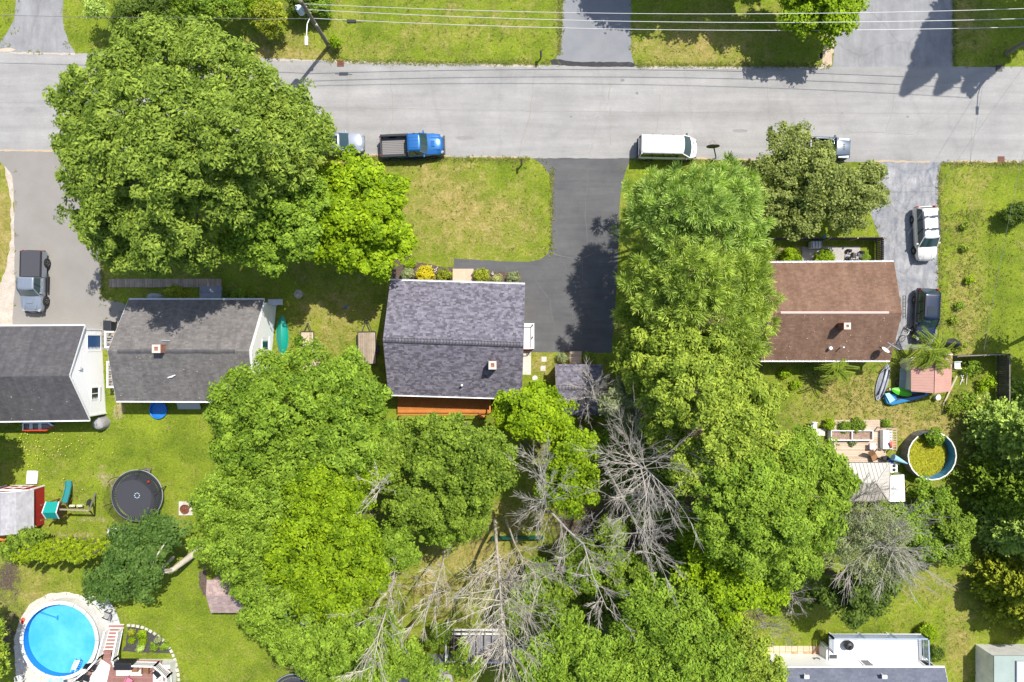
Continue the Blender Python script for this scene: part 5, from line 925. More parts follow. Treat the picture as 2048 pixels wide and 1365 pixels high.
def mailbox(px, py, label, ang=90, m='black'):
    t = thing('mailbox', label, 'mailbox', P(px, py), R(ang), 'mailboxes along the street')
    MB().box((0, 0, .5), (.1, .1, 1.0)).build('post', M['wood_grey'], t, local=True)
    b = MB(); pr = [(-.09, 0), (.09, 0), (.09, .12)] + [(.09 * math.cos(a), .12 + .09 * math.sin(a)) for a in (math.pi / 4, math.pi / 2, 3 * math.pi / 4)] + [(-.09, .12)]
    b.add([(-.25, y, 1.0 + z) for y, z in pr] + [(.25, y, 1.0 + z) for y, z in pr], [tuple(range(6, -1, -1)), tuple(range(7, 14))] + [(i, (i + 1) % 7, (i + 1) % 7 + 7, i + 7) for i in range(7)])
    b.build('box', M[m], t, local=True); MB().box((.05, -.105, 1.16), (.14, .02, .06)).build('flag', M['red'], t, local=True); MB().box((0, 0, .985), (.5, .16, .03)).build('bracket', M['wood_grey'], t, local=True)
mailbox(1043, 331, 'mailbox on a post at the edge of the tan front lawn'); mailbox(1081, 118, 'mailbox on a post left of the top centre driveway'); mailbox(1632, 122, 'mailbox on a post in tree shade left of the upper right driveway', 90)
def drain(px, py, label, m, n=6):
    t = thing('storm_drain', label, 'storm drain', P(px, py), group='storm drains along the street'); s = .62
    MB().box((0, 0, .006), (s, s, .03)).build('frame', M['black'], t, local=True)
    for i in range(n): MB().box((-s / 2 + .06 + i * (s - .12) / (n - 1), 0, .026), (.05, s - .06, .02)).build('bar', m, t, local=True)
    for j in range(3): MB().box((0, -s / 2 + .08 + j * (s - .16) / 2, .029), (s - .04, .05, .018)).build('cross_bar', m, t, local=True)
M['rust'] = mk('rusty_iron', (0.24, 0.085, 0.045), .9, (0.16, 0.06, 0.035), 8)
drain(2002, 320, 'rusty storm drain grate at the right end of the street', M['rust']); drain(1998, 137, 'dark storm drain grate in tree shade on the far side', M['dark_metal']); drain(681, 127, 'orange rusted storm drain grate by the utility pole', M['rust'])
# basketball hoop on the kerb
t = thing('basketball_hoop', 'basketball hoop with dark fan shaped backboard at the kerb', 'basketball hoop', P(1432, 316))
MB().tube([P(1432, 316), P(1431, 310, 1.6), P(1428, 297, 2.7)], .06, 10).build('post', mk('green_pole', (.10, .16, .12), .5), t)
c = P(1426, 293, 3.0); MB().lathe((c.x, c.y - .03, c.z), [(.02, 0), (.56, 0), (.56, .05), (.02, .05)], 22, 'y').build('backboard', M['black'], t)
MB().tube([V3(c.x + .23 * math.cos(a * .3927), c.y + .30 + .23 * math.sin(a * .3927), 2.85) for a in range(17)], .015, 6).build('rim', M['rust'], t)
# front of the slate roofed house
one('stoop', 'pale concrete landing at the front door of the slate roofed house', 'stoop', boxpx(MB(), 905, 538, 947, 566, 0, .30), M['wood_pale'], P(925, 552), bevel=.02)
bed = lambda n, l, pts, m, z=.012: (lambda o: o)(sheet(n, rough(pts, 8, 1, len(l)), z, m))
bed('planting_bed', 'a', [(790, 508), (812, 506), (830, 524), (870, 532), (906, 536), (906, 572), (780, 572), (776, 540)], M['mulch']); bed('planting_bed', 'b', [(948, 541), (1041, 546), (1041, 572), (948, 572)], M['mulch'])
def bush(name, label, px, py, rp, h, leaf, cat='shrub', group=None, sq=.9, **kw):
    k = dict(L=.13, Wf=.6, cr=.22, nl=44, inner=.1, dens=1.1, flat=.8, lo=-.5, up=.4); k.update(kw); r0 = rp * CAM_H / FPX
    return tree(name, label, [(px, py, rp * .9, h * .45, (h * .55) / max(rp * .0454 * .9, .05) if sq is None else sq), (px + rp * .2, py - rp * .15, rp * .6, h * .6), (px - rp * .25, py + rp * .1, rp * .6, h * .5)], leaf, cat=cat, group=group, r0=.04, seed=int(px * 3 + py), **k)
bush('shrub', 'bright golden yellow shrub under the front eave', 852, 549, 19, 1.2, 'gold'); bush('shrub', 'round dark green shrub left of the concrete landing', 889, 550, 15, 1.2, 'cedar'); bush('shrub', 'round dark green shrub right of the concrete landing', 963, 552, 17, 1.2, 'cedar')
bush('shrub', 'small fresh green plant in the bed beneath the front eave', 993, 559, 9, .6, 'pale'); bush('shrub', 'half green clipped shrub at the right end of the front bed', 1027, 556, 13, .9, 'greyleaf'); bush('shrub', 'grey green shrub at the left end of the front bed', 815, 548, 13, .9, 'greyleaf'); bush('shrub', 'sprawling yellow green plant at the corner of the front bed', 822, 527, 11, .6, 'lime')
def flowers(label, spots, m, r=.05):
    g = random.Random(4); mb = MB()
    for (x, y, s, n) in spots:
        for i in range(n): c = P(x + g.gauss(0, s), y + g.gauss(0, s), .25); mb.lathe(c, [(.01, 0), (r, .02), (.01, .04)], 6)
    return stuff(one('flowers', label, 'flowers', mb, m, P(spots[0][0], spots[0][1])))
flowers('pale flowers dotted along the front bed', [(860, 534, 2, 5), (872, 540, 3, 6), (986, 549, 2, 4), (815, 513, 4, 6)], mk('pale_petal', (.6, .55, .62), .6)); M['petal_y'] = mk('yellow_petal', (.62, .58, .08), .6)
flowers('yellow dandelions scattered over the back lawn', [(70, 900, 26, 34), (120, 890, 22, 20), (40, 865, 14, 14), (150, 920, 30, 14)], M['petal_y'], .045)
# side landing of the slate roofed house
t = thing('side_steps', 'white side landing with rail and brick edge on the slate roofed house', 'steps', P(1057, 673))
boxpx(MB(), 1040, 649, 1066, 696, 0, .95).build('platform', M['white_dirty'], t); boxpx(MB(), 1040, 696.5, 1064, 700, 0, .8).build('brick_step', M['brick'], t)
ra = MB(); q = [P(1044, 648, 1.6), P(1067.5, 648, 1.6), P(1067.5, 697, 1.6), P(1044, 697, 1.6)]
for a, b in zip(q, q[1:]): MB().bar(a, b, .07, .05).build('rail', M['white_clean'], t)
for p in (q[1], q[2], lerp(q[1], q[2], .5)): MB().box((p.x, p.y, .8), (.08, .08, 1.6)).build('post', M['white_clean'], t)
one('side_path', 'pale concrete path beside the slate roofed house', 'path', boxpx(MB(), 1040, 702, 1062, 750, 0, .05), M['concrete'], P(1052, 725))
for i, (x, y, l) in enumerate([(1088, 719, 'square stepping stone nearest the dark driveway'), (1086, 737, 'square stepping stone between its two neighbours'), (1070, 757, 'round worn stepping stone nearest the house wall')]):
    mb = boxpx(MB(), x - 5, y - 5, x + 5, y + 5, 0, .03) if i < 2 else MB().lathe(P(x, y), [(.26, 0), (.26, .03)], 14); one('stepping_stone', l, 'stepping stone', mb, M['concrete'], P(x, y), 'stepping stones beside the shed')
# shed in the centre
sh = house('shed', 'small shed with slate roof shingles beyond the end of the dark driveway', [(1110, 729), (1205, 729), (1205, 830), (1112, 832), (1112, 776), (1206, 774)], 2.3, 3.1, M['wood_brown'], M['roof_deck'], M['sh_slate'], tab=.24, course=.15, jit=.5, lift=.014, seed=61, over=.15, cap=M['cap_slate'], capw=.26, rake=M['wood_brown'], gut_n=False, gut_s=False, cat='shed')
t = thing('shed_ramp', 'plank ramp leading up to the small shed door', 'ramp', P(1151, 716)); planks(t, 1139, 703, 1163, 728, .2, M['wood_pale'], 7, 'x')
MB().bar(P(1140, 703, .08), P(1140, 729, .12), .05, .1).build('stringer', M['wood_pale'], t); MB().bar(P(1162, 703, .08), P(1162, 729, .12), .05, .1).build('stringer', M['wood_pale'], t)
bush('shrub', 'round clipped shrub left of the shed ramp', 1125, 717, 11, .8, 'greyleaf'); bush('shrub', 'round green shrub right of the shed ramp', 1177, 717, 12, .8, 'locust')
# orange deck
t = thing('deck', 'orange stained wooden deck behind the slate roofed house', 'deck', P(895, 810)); planks(t, 795, 788, 978, 826, .5, M['orange_stain'], 14, 'x', .035, .014)
for x in (800, 860, 920, 974): MB().box(P(x, 824, .22), (.1, .1, .44)).build('post', M['orange_stain'], t)
for a, b in (((795, 829), (978, 829)), ((980, 790), (980, 829))): MB().bar(P(*a, 1.4), P(*b, 1.4), .12, .04).build('rail', M['orange_stain'], t)
for i in range(5): MB().bar(P(800 + i * 44, 829, .5), P(800 + i * 44, 829, 1.4), .08).build('baluster', M['orange_stain'], t)
one('planter_box', 'small orange wooden planter at the foot of the deck', 'planter', boxpx(MB(), 957, 826, 970, 836, 0, .4).box(P(963, 831, .42), (.5, .4, .03)), M['orange_stain'], P(963, 831))
# trailers
def trailer(label, px, py, ang, L, Wd, wood, hitch=1.1):
    t = thing('utility_trailer', label, 'trailer', P(px, py), R(ang))
    n = 8; w = Wd / n
    for i in range(n): MB().box((0, -Wd / 2 + w * (i + .5), .62), (L, w - .015, .05)).build('plank', wood, t, local=True)
    for s in (-1, 1):
        MB().bar((-L / 2, s * (Wd / 2 + .03), .66), (L / 2, s * (Wd / 2 + .03), .66), .06, .12).build('side_rail', M['dark_metal'], t, local=True)
        w_ = MB().lathe((-.15, s * (Wd / 2 + .17) - .08, .3), [(.12, 0), (.3, .01), (.3, .17), (.12, .18)], 16, 'y').build('wheel', M['rubber'], t, local=True); MB().lathe((-.15, s * (Wd / 2 + .17) - .085, .3), [(.02, 0), (.13, 0), (.13, .19), (.02, .19)], 12, 'y').build('rim', M['alloy'], w_, local=True)
        MB().box((-.15, s * (Wd / 2 + .17), .64), (.72, .22, .03)).build('fender', M['dark_metal'], t, local=True); MB().bar((L / 2, s * Wd * .3, .58), (L / 2 + hitch, 0, .52), .06).build('tongue', M['dark_metal'], t, local=True)
    for e in (-1, 1): MB().bar((e * L / 2, -Wd / 2, .68), (e * L / 2, Wd / 2, .68), .06, .12).build('end_rail', M['dark_metal'], t, local=True)
    MB().tube([(L / 2 + hitch, 0, .2), (L / 2 + hitch, 0, .75)], .035, 8).build('jack', M['steel'], t, local=True)
    return t
trailer('wood decked utility trailer half in the shade of the slate roofed house', 737, 696, 91, 2.9, 1.55, M['wood_weathered']); trailer('small wooden trailer with its hitch pointing up between the two houses', 619, 688, 90, 2.2, 1.1, M['wood_pale'], .8)
one('ball', 'small bright blue ball lying on the shaded lawn', 'ball', MB().ball(P(692, 614, .12), .12), mk('blue_ball', (.01, .16, .6), .4), P(692, 614), smooth=80)
t = thing('sandbox', 'wooden framed sandbox mostly hidden under the broad maple', 'sandbox', P(621, 730))
for a, b in (((602, 705), (602, 756)), ((640, 705), (640, 756)), ((602, 756), (640, 756)), ((602, 705), (640, 705))): MB().bar(P(*a, .14), P(*b, .14), .12, .24).build('board', M['wood_pale'], t)
boxpx(MB(), 604, 707, 638, 754, 0, .1).build('sand', M['sand'], t)
# around the grey roofed house
t = thing('boardwalk', 'long plank boardwalk before the grey roofed house', 'boardwalk', P(330, 566)); planks(t, 218, 558, 443, 575, .08, M['wood_weathered'], 44, 'y', .05, .02)
one('front_step', 'blue grey front step at the door of the grey roofed house', 'step', boxpx(boxpx(MB(), 399, 573, 443, 586, 0, .25), 399, 586, 443, 605, 0, .45), mk('blue_grey_stone', (.20, .22, .28), .8, (.26, .27, .32), 2), P(420, 588), bevel=.02)
bush('shrub', 'bright yellow green shrub under the eave of the grey roofed house', 350, 588, 20, 1.2, 'cedar'); bush('shrub', 'low green shrub right of the front step', 478, 591, 15, 1.0, 'locust'); bush('shrub', 'dark shrub near the corner of the grey roofed house', 505, 593, 14, .9, 'dark'); bush('shrub', 'small dark plant next to the front step', 455, 592, 10, .7, 'hedge')
rk = MB(); rk.ball(P(310, 594, .25), (.75, .35, .4), 12, 7, .12, rnd); one('tarp_pile', 'pile under a crinkled grey tarp by the front wall', 'tarp', rk, mk('grey_tarp', (.22, .24, .29), .5, (.34, .36, .40), 6), P(310, 594), smooth=20)
one('tree_stump', 'flat pale tree stump patch in the shaded lawn', 'stump', MB().lathe(P(597, 589), [(.42, 0), (.40, .08), (.1, .1)], 16), M['bark_grey'], P(597, 589))
one('boulder', 'grey boulder among the shrubs at the top edge', 'boulder', MB().ball(P(376, 30, .4), (.75, .62, .5), 12, 7, .12, rnd), mk('grey_rock', (.34, .33, .33), .9, (.45, .44, .43), 3), P(376, 30), smooth=30)
def boat(name, label, a, b, w, h, m, cat, inner=None, z=.1, roll=0.0):
    """pointed hull between photo points a and b"""
    A, B = P(*a, z), P(*b, z); L = (B - A).length; d = (B - A) / L; s = V3(-d.y, d.x, 0); mb = MB(); n = 13; vs = []
    for i in range(n):
        t = i / (n - 1); k = max(.02, math.sin(math.pi * t)) ** .6; c = lerp(A, B, t)
        for u in (-1, -.7, 0, .7, 1): vs.append(c + s * (u * w / 2 * k) + V3(0, 0, h * (1 - abs(u) ** 2.2) * k))
    fs = [(i * 5 + j, (i + 1) * 5 + j, (i + 1) * 5 + j + 1, i * 5 + j + 1) for i in range(n - 1) for j in range(4)]
    mb.add(vs, fs); r = thing(name, label, cat, lerp(A, B, .5) * 1.0); r.location.z = 0
    mb.build('hull', m, r, smooth=50); MB().tube([vs[i * 5] + V3(0, 0, .02) for i in range(n)], .03, 6).build('gunwale', m, r); MB().tube([vs[i * 5 + 4] + V3(0, 0, .02) for i in range(n)], .03, 6).build('gunwale', m, r)
    MB().bar(lerp(A, B, .06) + V3(0, 0, h * .55), lerp(A, B, .94) + V3(0, 0, h * .55), .05, .06).build('keel', m, r)
    if inner: [MB().bar(lerp(A, B, .14) + s * (w * k) + V3(0, 0, h * .62), lerp(A, B, .86) + s * (w * k) + V3(0, 0, h * .62), .07, .24).build('groove', inner, r) for k in (-.17, .17)]
    return r
boat('canoe', 'upturned teal canoe lying along the white gable wall', (564, 631), (566, 712), 1.05, .42, mk('teal_plastic', (.005, .26, .19), .35, coat=.4), 'canoe')
def bin_(label, px, py):
    t = thing('wheeled_bin', label, 'bin', P(px, py)); MB().add([V3(-.26, -.3, 0), V3(.26, -.3, 0), V3(.26, .3, 0), V3(-.26, .3, 0), V3(-.32, -.38, 1), V3(.32, -.38, 1), V3(.32, .38, 1), V3(-.32, .38, 1)], [(3,2,1,0),(4,5,6,7),(0,1,5,4),(1,2,6,5),(2,3,7,6),(3,0,4,7)]).build('body', M['black'], t, local=True)
    MB().box((0, 0, 1.04), (.72, .84, .08)).build('lid', mk('dark_lid', (.03, .032, .038), .4), t, local=True, bevel=.03); MB().bar((-.3, .42, 1.0), (.3, .42, 1.0), .05).build('handle', M['black'], t, local=True)
    for s in (-1, 1): MB().lathe((s * .28 - .03, .3, .1), [(.1, 0), (.1, .06)], 12, 'x').build('wheel', M['rubber'], t, local=True)
bin_('black wheeled bin between the two left hand houses', 228, 652)
# white porch rails between the left houses
def porch(label, x0, y0, x1, y1, zf, nx):
    t = thing('porch', label, 'porch', P((x0 + x1) / 2, (y0 + y1) / 2)); boxpx(MB(), x0 + 2, y0 + 2, x1, y1 - 1, 0, zf).build('floor', M['wood_weathered'], t); z = zf + .95
    c = [P(x0, y0, z), P(x0, y1, z)]
    MB().bar(c[0], c[1], .12, .07).build('rail', M['white_clean'], t)
    for y in (y0, y1): MB().bar(P(x0, y, z), P(x1, y, z), .12, .07).build('rail', M['white_clean'], t)
    for k in range(4): p = lerp(c[0], c[1], k / 3); MB().box((p.x, p.y, z / 2 + .04), (.11, .11, z + .1)).build('post', M['white_clean'], t)
    for k in range(nx): p = lerp(c[0], c[1], (k + .5) / nx); MB().box((p.x, p.y, zf + .45), (.045, .045, .9)).build('baluster', M['white_clean'], t)
porch('white railed porch beside the bin on the grey roofed house', 211, 664, 228, 695, .7, 7); porch('white railed steps on the west side of the grey roofed house', 215, 724, 230, 775, .6, 10)
one('wading_pool', 'round bright blue plastic wading pool behind the grey roofed house', 'wading pool', MB().lathe(P(319, 820), [(.02, .03), (.70, .04), (.74, .26), (.80, .28), (.80, .22), (.76, .0)], 28, cap=False), mk('blue_plastic', (.01, .17, .55), .35, coat=.3), P(319, 820), smooth=50)
one('leaning_board', 'pale grey board leaning against the back wall of the grey roofed house', 'board', MB().slab([P(352, 803, 1.2), P(398, 803, 1.2), P(402, 819, .1), P(356, 819, .1)], .05), mk('pale_grey_board', (.42, .44, .47), .6), P(376, 812))
# covered grill
gm = MB(); gm.lathe(P(208, 846), [(.62, 0), (.58, .5), (.50, .9), (.34, 1.05), (.1, 1.12)], 18); g = random.Random(3); gm.v = [(v[0] + g.uniform(-.06, .06), v[1] + g.uniform(-.06, .06), v[2]) for v in gm.v]
one('covered_grill', 'round grill under a grey cover at the corner of the left edge house', 'grill', gm, mk('grey_cover', (.24, .23, .235), .7, (.31, .30, .30), 3), P(208, 846), smooth=35)
# small boat under the eave at left
t = thing('rowing_boat', 'white and red rowing boat parked under the back eave at the left edge', 'boat', P(76, 856))
def ringed(pts, z): return [P(x, y, z) for x, y in pts]
out_ = [(46, 846), (96, 846), (107, 853), (92, 861), (46, 861)]
hb = MB(); lo_ = ringed([(x * .94 + 4, y) for x, y in out_], .15); hi_ = ringed(out_, .75); hb.add(lo_ + hi_, [(4, 3, 2, 1, 0)] + [(i, (i + 1) % 5, (i + 1) % 5 + 5, i + 5) for i in range(5)]); hb.build('hull', M['white_dirty'], t)
inn = ringed([(50, 849), (94, 849), (100, 853), (90, 858.5), (50, 858.5)], .35); MB().add(inn, [(0, 1, 2, 3, 4)] if False else [(4, 3, 2, 1, 0)]).build('floor', mk('grey_deck', (.45, .46, .47), .7), t)
for i in range(5): MB().bar(hi_[i], hi_[(i + 1) % 5], .12, .06).build('gunwale', M['red'] if i in (2, 3) else M['white_clean'], t)
for x in (62, 80): MB().bar(P(x, 847, .62), P(x, 860, .62), .28, .05).build('bench', M['white_clean'], t)
one('tarp', 'blue tarp under the back eave behind the rowing boat', 'tarp', MB().slab([P(58, 842, .9), P(106, 840, .9), P(108, 850, .5), P(58, 848, .5)], .03), mk('blue_tarp', (.02, .08, .25), .5), P(85, 846))
# barn shaped playhouse
t = thing('playhouse', 'small red barn shaped shed with grey gambrel roof and ramp', 'shed', P(48, 1015))
x0, x1 = P(12, 1000).x, P(89, 1000).x; ys = P(50, 972).y; ye = P(50, 1048).y; cx = (x0 + x1) / 2; hw = (x1 - x0) / 2
def xs_(f): return cx + hw * f
pr = [(-1, 0), (1, 0), (1, 1.7), (.60, 2.55), (0, 2.9), (-.60, 2.55), (-1, 1.7)]
w_ = MB(); w_.add([(xs_(a), ys, z) for a, z in pr] + [(xs_(a), ye, z) for a, z in pr], [tuple(range(6, -1, -1)) if False else tuple(range(7)), tuple(range(13, 6, -1))] + [(i, i + 7, (i + 1) % 7 + 7, (i + 1) % 7) for i in range(7)]); M['barn_red'] = mk('barn_red', (.36, .018, .022), .6, (.28, .014, .018), 2); w_.build('wall', M['barn_red'], t)
M['sh_silver'] = mk('silver_shingle', (.30, .295, .31), .8, (.37, .365, .38), 1.2, isl=.1, fine=.06)
rp = [(1.10, 1.62), (.62, 2.60), (0, 2.98), (-.62, 2.60), (-1.10, 1.62)]; ya, yb = ys + .0, ye - .22
for (a, b) in zip(rp, rp[1:]):
    q = [V3(xs_(a[0]), ya, a[1]), V3(xs_(a[0]), yb, a[1]), V3(xs_(b[0]), yb, b[1]), V3(xs_(b[0]), ya, b[1])]; o = MB().slab(q, .06).build('roof', M['sh_silver'], t)
    if a[1] > b[1]: q = [q[3], q[2], q[1], q[0]]
    stuff(shingles(q, max(3, int((q[0] - q[3]).length / .16)), .3, .01, int(a[0] * 10 + 40)).build('shingles', M['sh_silver'], o))
for a, b in zip(pr[2:], pr[3:]): MB().bar(V3(xs_(a[0]) , ys + .03, a[1] - .06), V3(xs_(b[0]), ys + .03, b[1] - .06), .05, .12).build('trim', M['white_clean'], t)
for s in (-1, 1):
    MB().bar(V3(xs_(s * .98), ys + .03, 0), V3(xs_(s * .98), ys + .03, 1.7), .12).build('corner_board', M['white_clean'], t); d = MB(); cxx = xs_(s * .27)
    d.box((cxx, ys + .04, 1.0), (hw * .5, .05, 1.8)); dr = d.build('door', M['barn_red'], t)
    for z in (.15, 1.0, 1.88): MB().box((cxx, ys + .075, z), (hw * .5, .03, .12)).build('door_trim', M['white_clean'], dr)
    for e in (-1, 1): MB().box((cxx + e * hw * .24, ys + .08, 1.0), (.09, .03, 1.8)).build('door_trim', M['white_clean'], dr)
MB().bar(V3(xs_(-.98), ys + .035, 1.95), V3(xs_(.98), ys + .035, 1.95), .06, .14).build('trim', M['white_clean'], t)
MB().slab([P(54, 942, .02), P(76, 942, .02), P(74, 968, .25), P(52, 968, .25)], .04).build('ramp', M['white_dirty'], t)
# play set with slide
t = thing('play_set', 'wooden swing set with teal canopy and slide', 'play set', P(120, 1020)); CT = mk('teal_canvas', (.004, .27, .23), .6)
A = [P(92, 1004, 2.6), P(118, 1004, 2.6), P(84, 1026, 3.2), P(112, 1026, 3.2), P(92, 1038, 2.6), P(118, 1038, 2.6)]
cn = MB(); cn.slab([A[0], A[1], A[3], A[2]], .03); cn.slab([A[2], A[3], A[5], A[4]], .03); cn.build('canopy', CT, t)
for a, b in ((0, 2), (2, 4), (1, 3), (3, 5)): MB().bar(A[a], A[b], .06).build('canopy_trim', M['white_clean'], t)
for x in (101, 125):
    for y in (1004, 1034): MB().box(P(x, y, 1.25), (.1, .1, 2.5)).build('post', M['wood_brown'], t)
planks(t, 98, 1004, 124, 1034, 1.3, M['wood_brown'], 7, 'y')
sl = MB(); pts = [(P(129, 1006, 1.35)), P(134, 990, .9), P(138, 972, .35), P(138, 962, .15)]
for i in range(3):
    a, b = pts[i], pts[i + 1]; s = V3(.24, 0, 0); u = V3(0, 0, .14); sl.add([a - s, a + s, b + s, b - s, a - s + u, b - s + u, a + s + u, b + s + u], [(0, 1, 2, 3), (0, 3, 5, 4), (1, 6, 7, 2)])
o = sl.build('slide', mk('slide_green', (.03, .20, .21), .3, coat=.4), t); m_ = o.modifiers.new('thickness', 'SOLIDIFY'); m_.thickness = .03
MB().bar(P(120, 1019, 2.35), P(178, 1021, 2.2), .12, .16).build('swing_beam', M['wood_weathered'], t)
for dx, dy in ((14, -34), (8, 12), (4, -16)): MB().bar(P(178, 1021, 2.2), P(183 + dx * .6, 1020 + dy, 0), .1).build('leg', M['wood_grey'], t)
for x in (143, 158):
    s = MB(); MB().bar(P(x - 2, 1018, 2.2), P(x - 3, 1013, .6), .02).bar(P(x + 4, 1018, 2.2), P(x + 4, 1013, .6), .02).build('rope', M['dark_metal'], t); MB().box(P(x + 1, 1012, .55), (.5, .2, .05)).build('swing_seat', mk('cream_plastic', (.6, .58, .42), .5), t)
MB().bar(P(176, 1010, 1.0), P(178, 1000, .5), .35, .10).build('glider', M['dark_metal'], t)
for i in range(5): MB().bar(P(126 + i * 3, 1003 - i * 3, 1.2 - i * .24), P(132 + i * 3, 1012 - i * 3, 1.2 - i * .24), .1, .05).build('ladder_rung', M['wood_brown'], t)
# trampolines
def trampoline(label, px, py, r, net=True, seed=1):
    t = thing('trampoline', label, 'trampoline', P(px, py)); z = .9; c = (0, 0, 0)
    MB().lathe((0, 0, z - .03), [(.02, 0), (r * .84, 0), (r * .84, .02), (.02, .02)], 40).build('mat', mk('trampoline_mat', (.045, .045, .055), .6), t, local=True)
    pad = MB().lathe((0, 0, z), [(r * .90, 0), (r * 1.0, 0), (r * 1.0, .05), (r * .90, .06)], 40, cap=False); pad.build('safety_pad', mk('pad_grey', (.035, .04, .045), .5), t, local=True)
    MB().tube([(r * 1.02 * math.cos(a * math.pi / 20), r * 1.02 * math.sin(a * math.pi / 20), z) for a in range(41)], .035, 6).build('frame', M['steel'], t, local=True)
    sp = MB()
    for k in range(80):
        a = 2 * math.pi * k / 80; sp.bar((r * .84 * math.cos(a), r * .84 * math.sin(a), z), (r * .9 * math.cos(a), r * .9 * math.sin(a), z), .025)
    stuff(sp.build('springs', M['steel'], t, local=True)); rg = MB()
    for k in range(8):
        a = k * math.pi / 4; rg.box((.22 * math.cos(a), .22 * math.sin(a), z + .003), (.1, .06, .006), a + math.pi / 2)
    stuff(rg.build('logo_ring', mk('pale_blue_print', (.45, .6, .7), .6), t, local=True))
    for k in range(6):
        a = k * math.pi / 3 + .3; MB().bar((r * 1.02 * math.cos(a), r * 1.02 * math.sin(a), 0), (r * 1.02 * math.cos(a), r * 1.02 * math.sin(a), z), .05).build('leg', M['steel'], t, local=True)
        if net:
            MB().tube([(r * 1.04 * math.cos(a), r * 1.04 * math.sin(a), .2), (r * 1.1 * math.cos(a), r * 1.1 * math.sin(a), 1.6), (r * 1.0 * math.cos(a), r * 1.0 * math.sin(a), 2.55)], .03, 6).build('net_pole', M['dark_metal'], t, local=True)
    if net:
        m, nt, N, L, b = _mat('net_mesh_%d' % seed); b.inputs['Base Color'].default_value = (.02, .02, .022, 1); b.inputs['Alpha'].default_value = .32
        nm = MB(); n = 36
        vs = []
        for j, (rr, zz) in enumerate(((1.02, z), (1.0, 1.7), (.97, 2.45))):
            for k in range(n): a = 2 * math.pi * k / n; q = rr * (1 - .06 * abs(math.sin(3 * (a - .3)))); vs.append((r * q * math.cos(a), r * q * math.sin(a), zz))
        nm.add(vs, [(j * n + k, j * n + (k + 1) % n, (j + 1) * n + (k + 1) % n, (j + 1) * n + k) for j in range(2) for k in range(n)]); nm.build('net', m, t, local=True, smooth=60)
    return t
tr1 = trampoline('black trampoline with a sagging net on the back lawn', 285, 987, 2.25); one('trampoline_ladder', 'short ladder leaning on the upper edge of the netted trampoline', 'ladder', (lambda mb: [mb.bar(P(290 + dx, 936, .1), P(286 + dx, 947, .9), .06) for dx in (0, 12)] and [mb.bar(P(290 - k * 1.2, 937 + k * 3, .2 + k * .2), P(302 - k * 1.2, 937 + k * 3, .2 + k * .2), .05) for k in range(4)] and mb)(MB()), M['wood_grey'], P(294, 940))
one('ball', 'small red ball lying on the trampoline mat', 'ball', MB().ball(P(297, 964, 1.02), .13), M['red'], P(297, 964), smooth=80)
trampoline('round trampoline with grey rim cut by the bottom edge', 594, 1384, 2.0, False, 2)
# fire pit
t = thing('fire_pit', 'round rusty fire pit on a square stone pad', 'fire pit', P(372, 1017)); fp = P(372, 1017)
for i in range(3):
    for j in range(3): MB().box((fp.x + (i - 1) * .42, fp.y + (j - 1) * .42, .03), (.405, .405, .06)).build('paver', M['stone_pale'], t)
MB().lathe((fp.x, fp.y, .05), [(.34, 0), (.42, .28), (.38, .28), (.30, .05), (.02, .05)], 22, cap=False).build('bowl', M['rust'], t, smooth=40)
for a in range(4): MB().bar((fp.x - .36 * math.cos(a * .785), fp.y - .36 * math.sin(a * .785), .36), (fp.x + .36 * math.cos(a * .785), fp.y + .36 * math.sin(a * .785), .36), .03).build('grate_bar', M['rust'], t)
# planters at left
def planter(label, x0, y0, x1, y1, h, frame, soil, parts=1):
    t = thing('raised_bed', label, 'planter', P((x0 + x1) / 2, (y0 + y1) / 2)); a = P(x0, y1, h); b = P(x1, y0, h); w = .09
    for (p, q) in ((V3(a.x, a.y, h / 2), V3(b.x, a.y, h / 2)), (V3(a.x, b.y, h / 2), V3(b.x, b.y, h / 2)), (V3(a.x, a.y, h / 2), V3(a.x, b.y, h / 2)), (V3(b.x, a.y, h / 2), V3(b.x, b.y, h / 2))): MB().bar(p, q, w, h).build('board', frame, t)
    for i in range(1, parts): x = lerp(a.x, b.x, i / parts); MB().bar(V3(x, a.y, h / 2), V3(x, b.y, h / 2), w, h).build('board', frame, t)
    MB().box(((a.x + b.x) / 2, (a.y + b.y) / 2, h * .4), (b.x - a.x - w, b.y - a.y - w, h * .6)).build('soil', soil, t); return t
planter('small grey framed planter left of the dark leaning tree', 216, 1058, 262, 1071, .3, M['white_dirty'], M['mulch'])
for i in range(3): MB().bar(P(-12, 1066 + i * 9, .9 - .2 * i), P(10, 1066 + i * 9, .9 - .2 * i), .18, .06).build('slat', M['orange_stain'], None) if False else None
t = thing('picnic_table', 'orange picnic table cut by the left edge', 'table', P(-2, 1078))
for i in range(3): MB().bar(P(-26, 1067 + i * 6, .74), P(11, 1067 + i * 6, .74), .22, .05).build('plank', M['orange_stain'], t)
for y in (1058, 1091): MB().bar(P(-26, y, .45), P(11, y, .45), .24, .05).build('bench', M['orange_stain'], t)
for x in (-20, 6): MB().bar(P(x, 1058, .42), P(x, 1091, .42), .08).bar(P(x, 1065, 0), P(x, 1072, .72), .08).build('leg', M['orange_stain'], t)
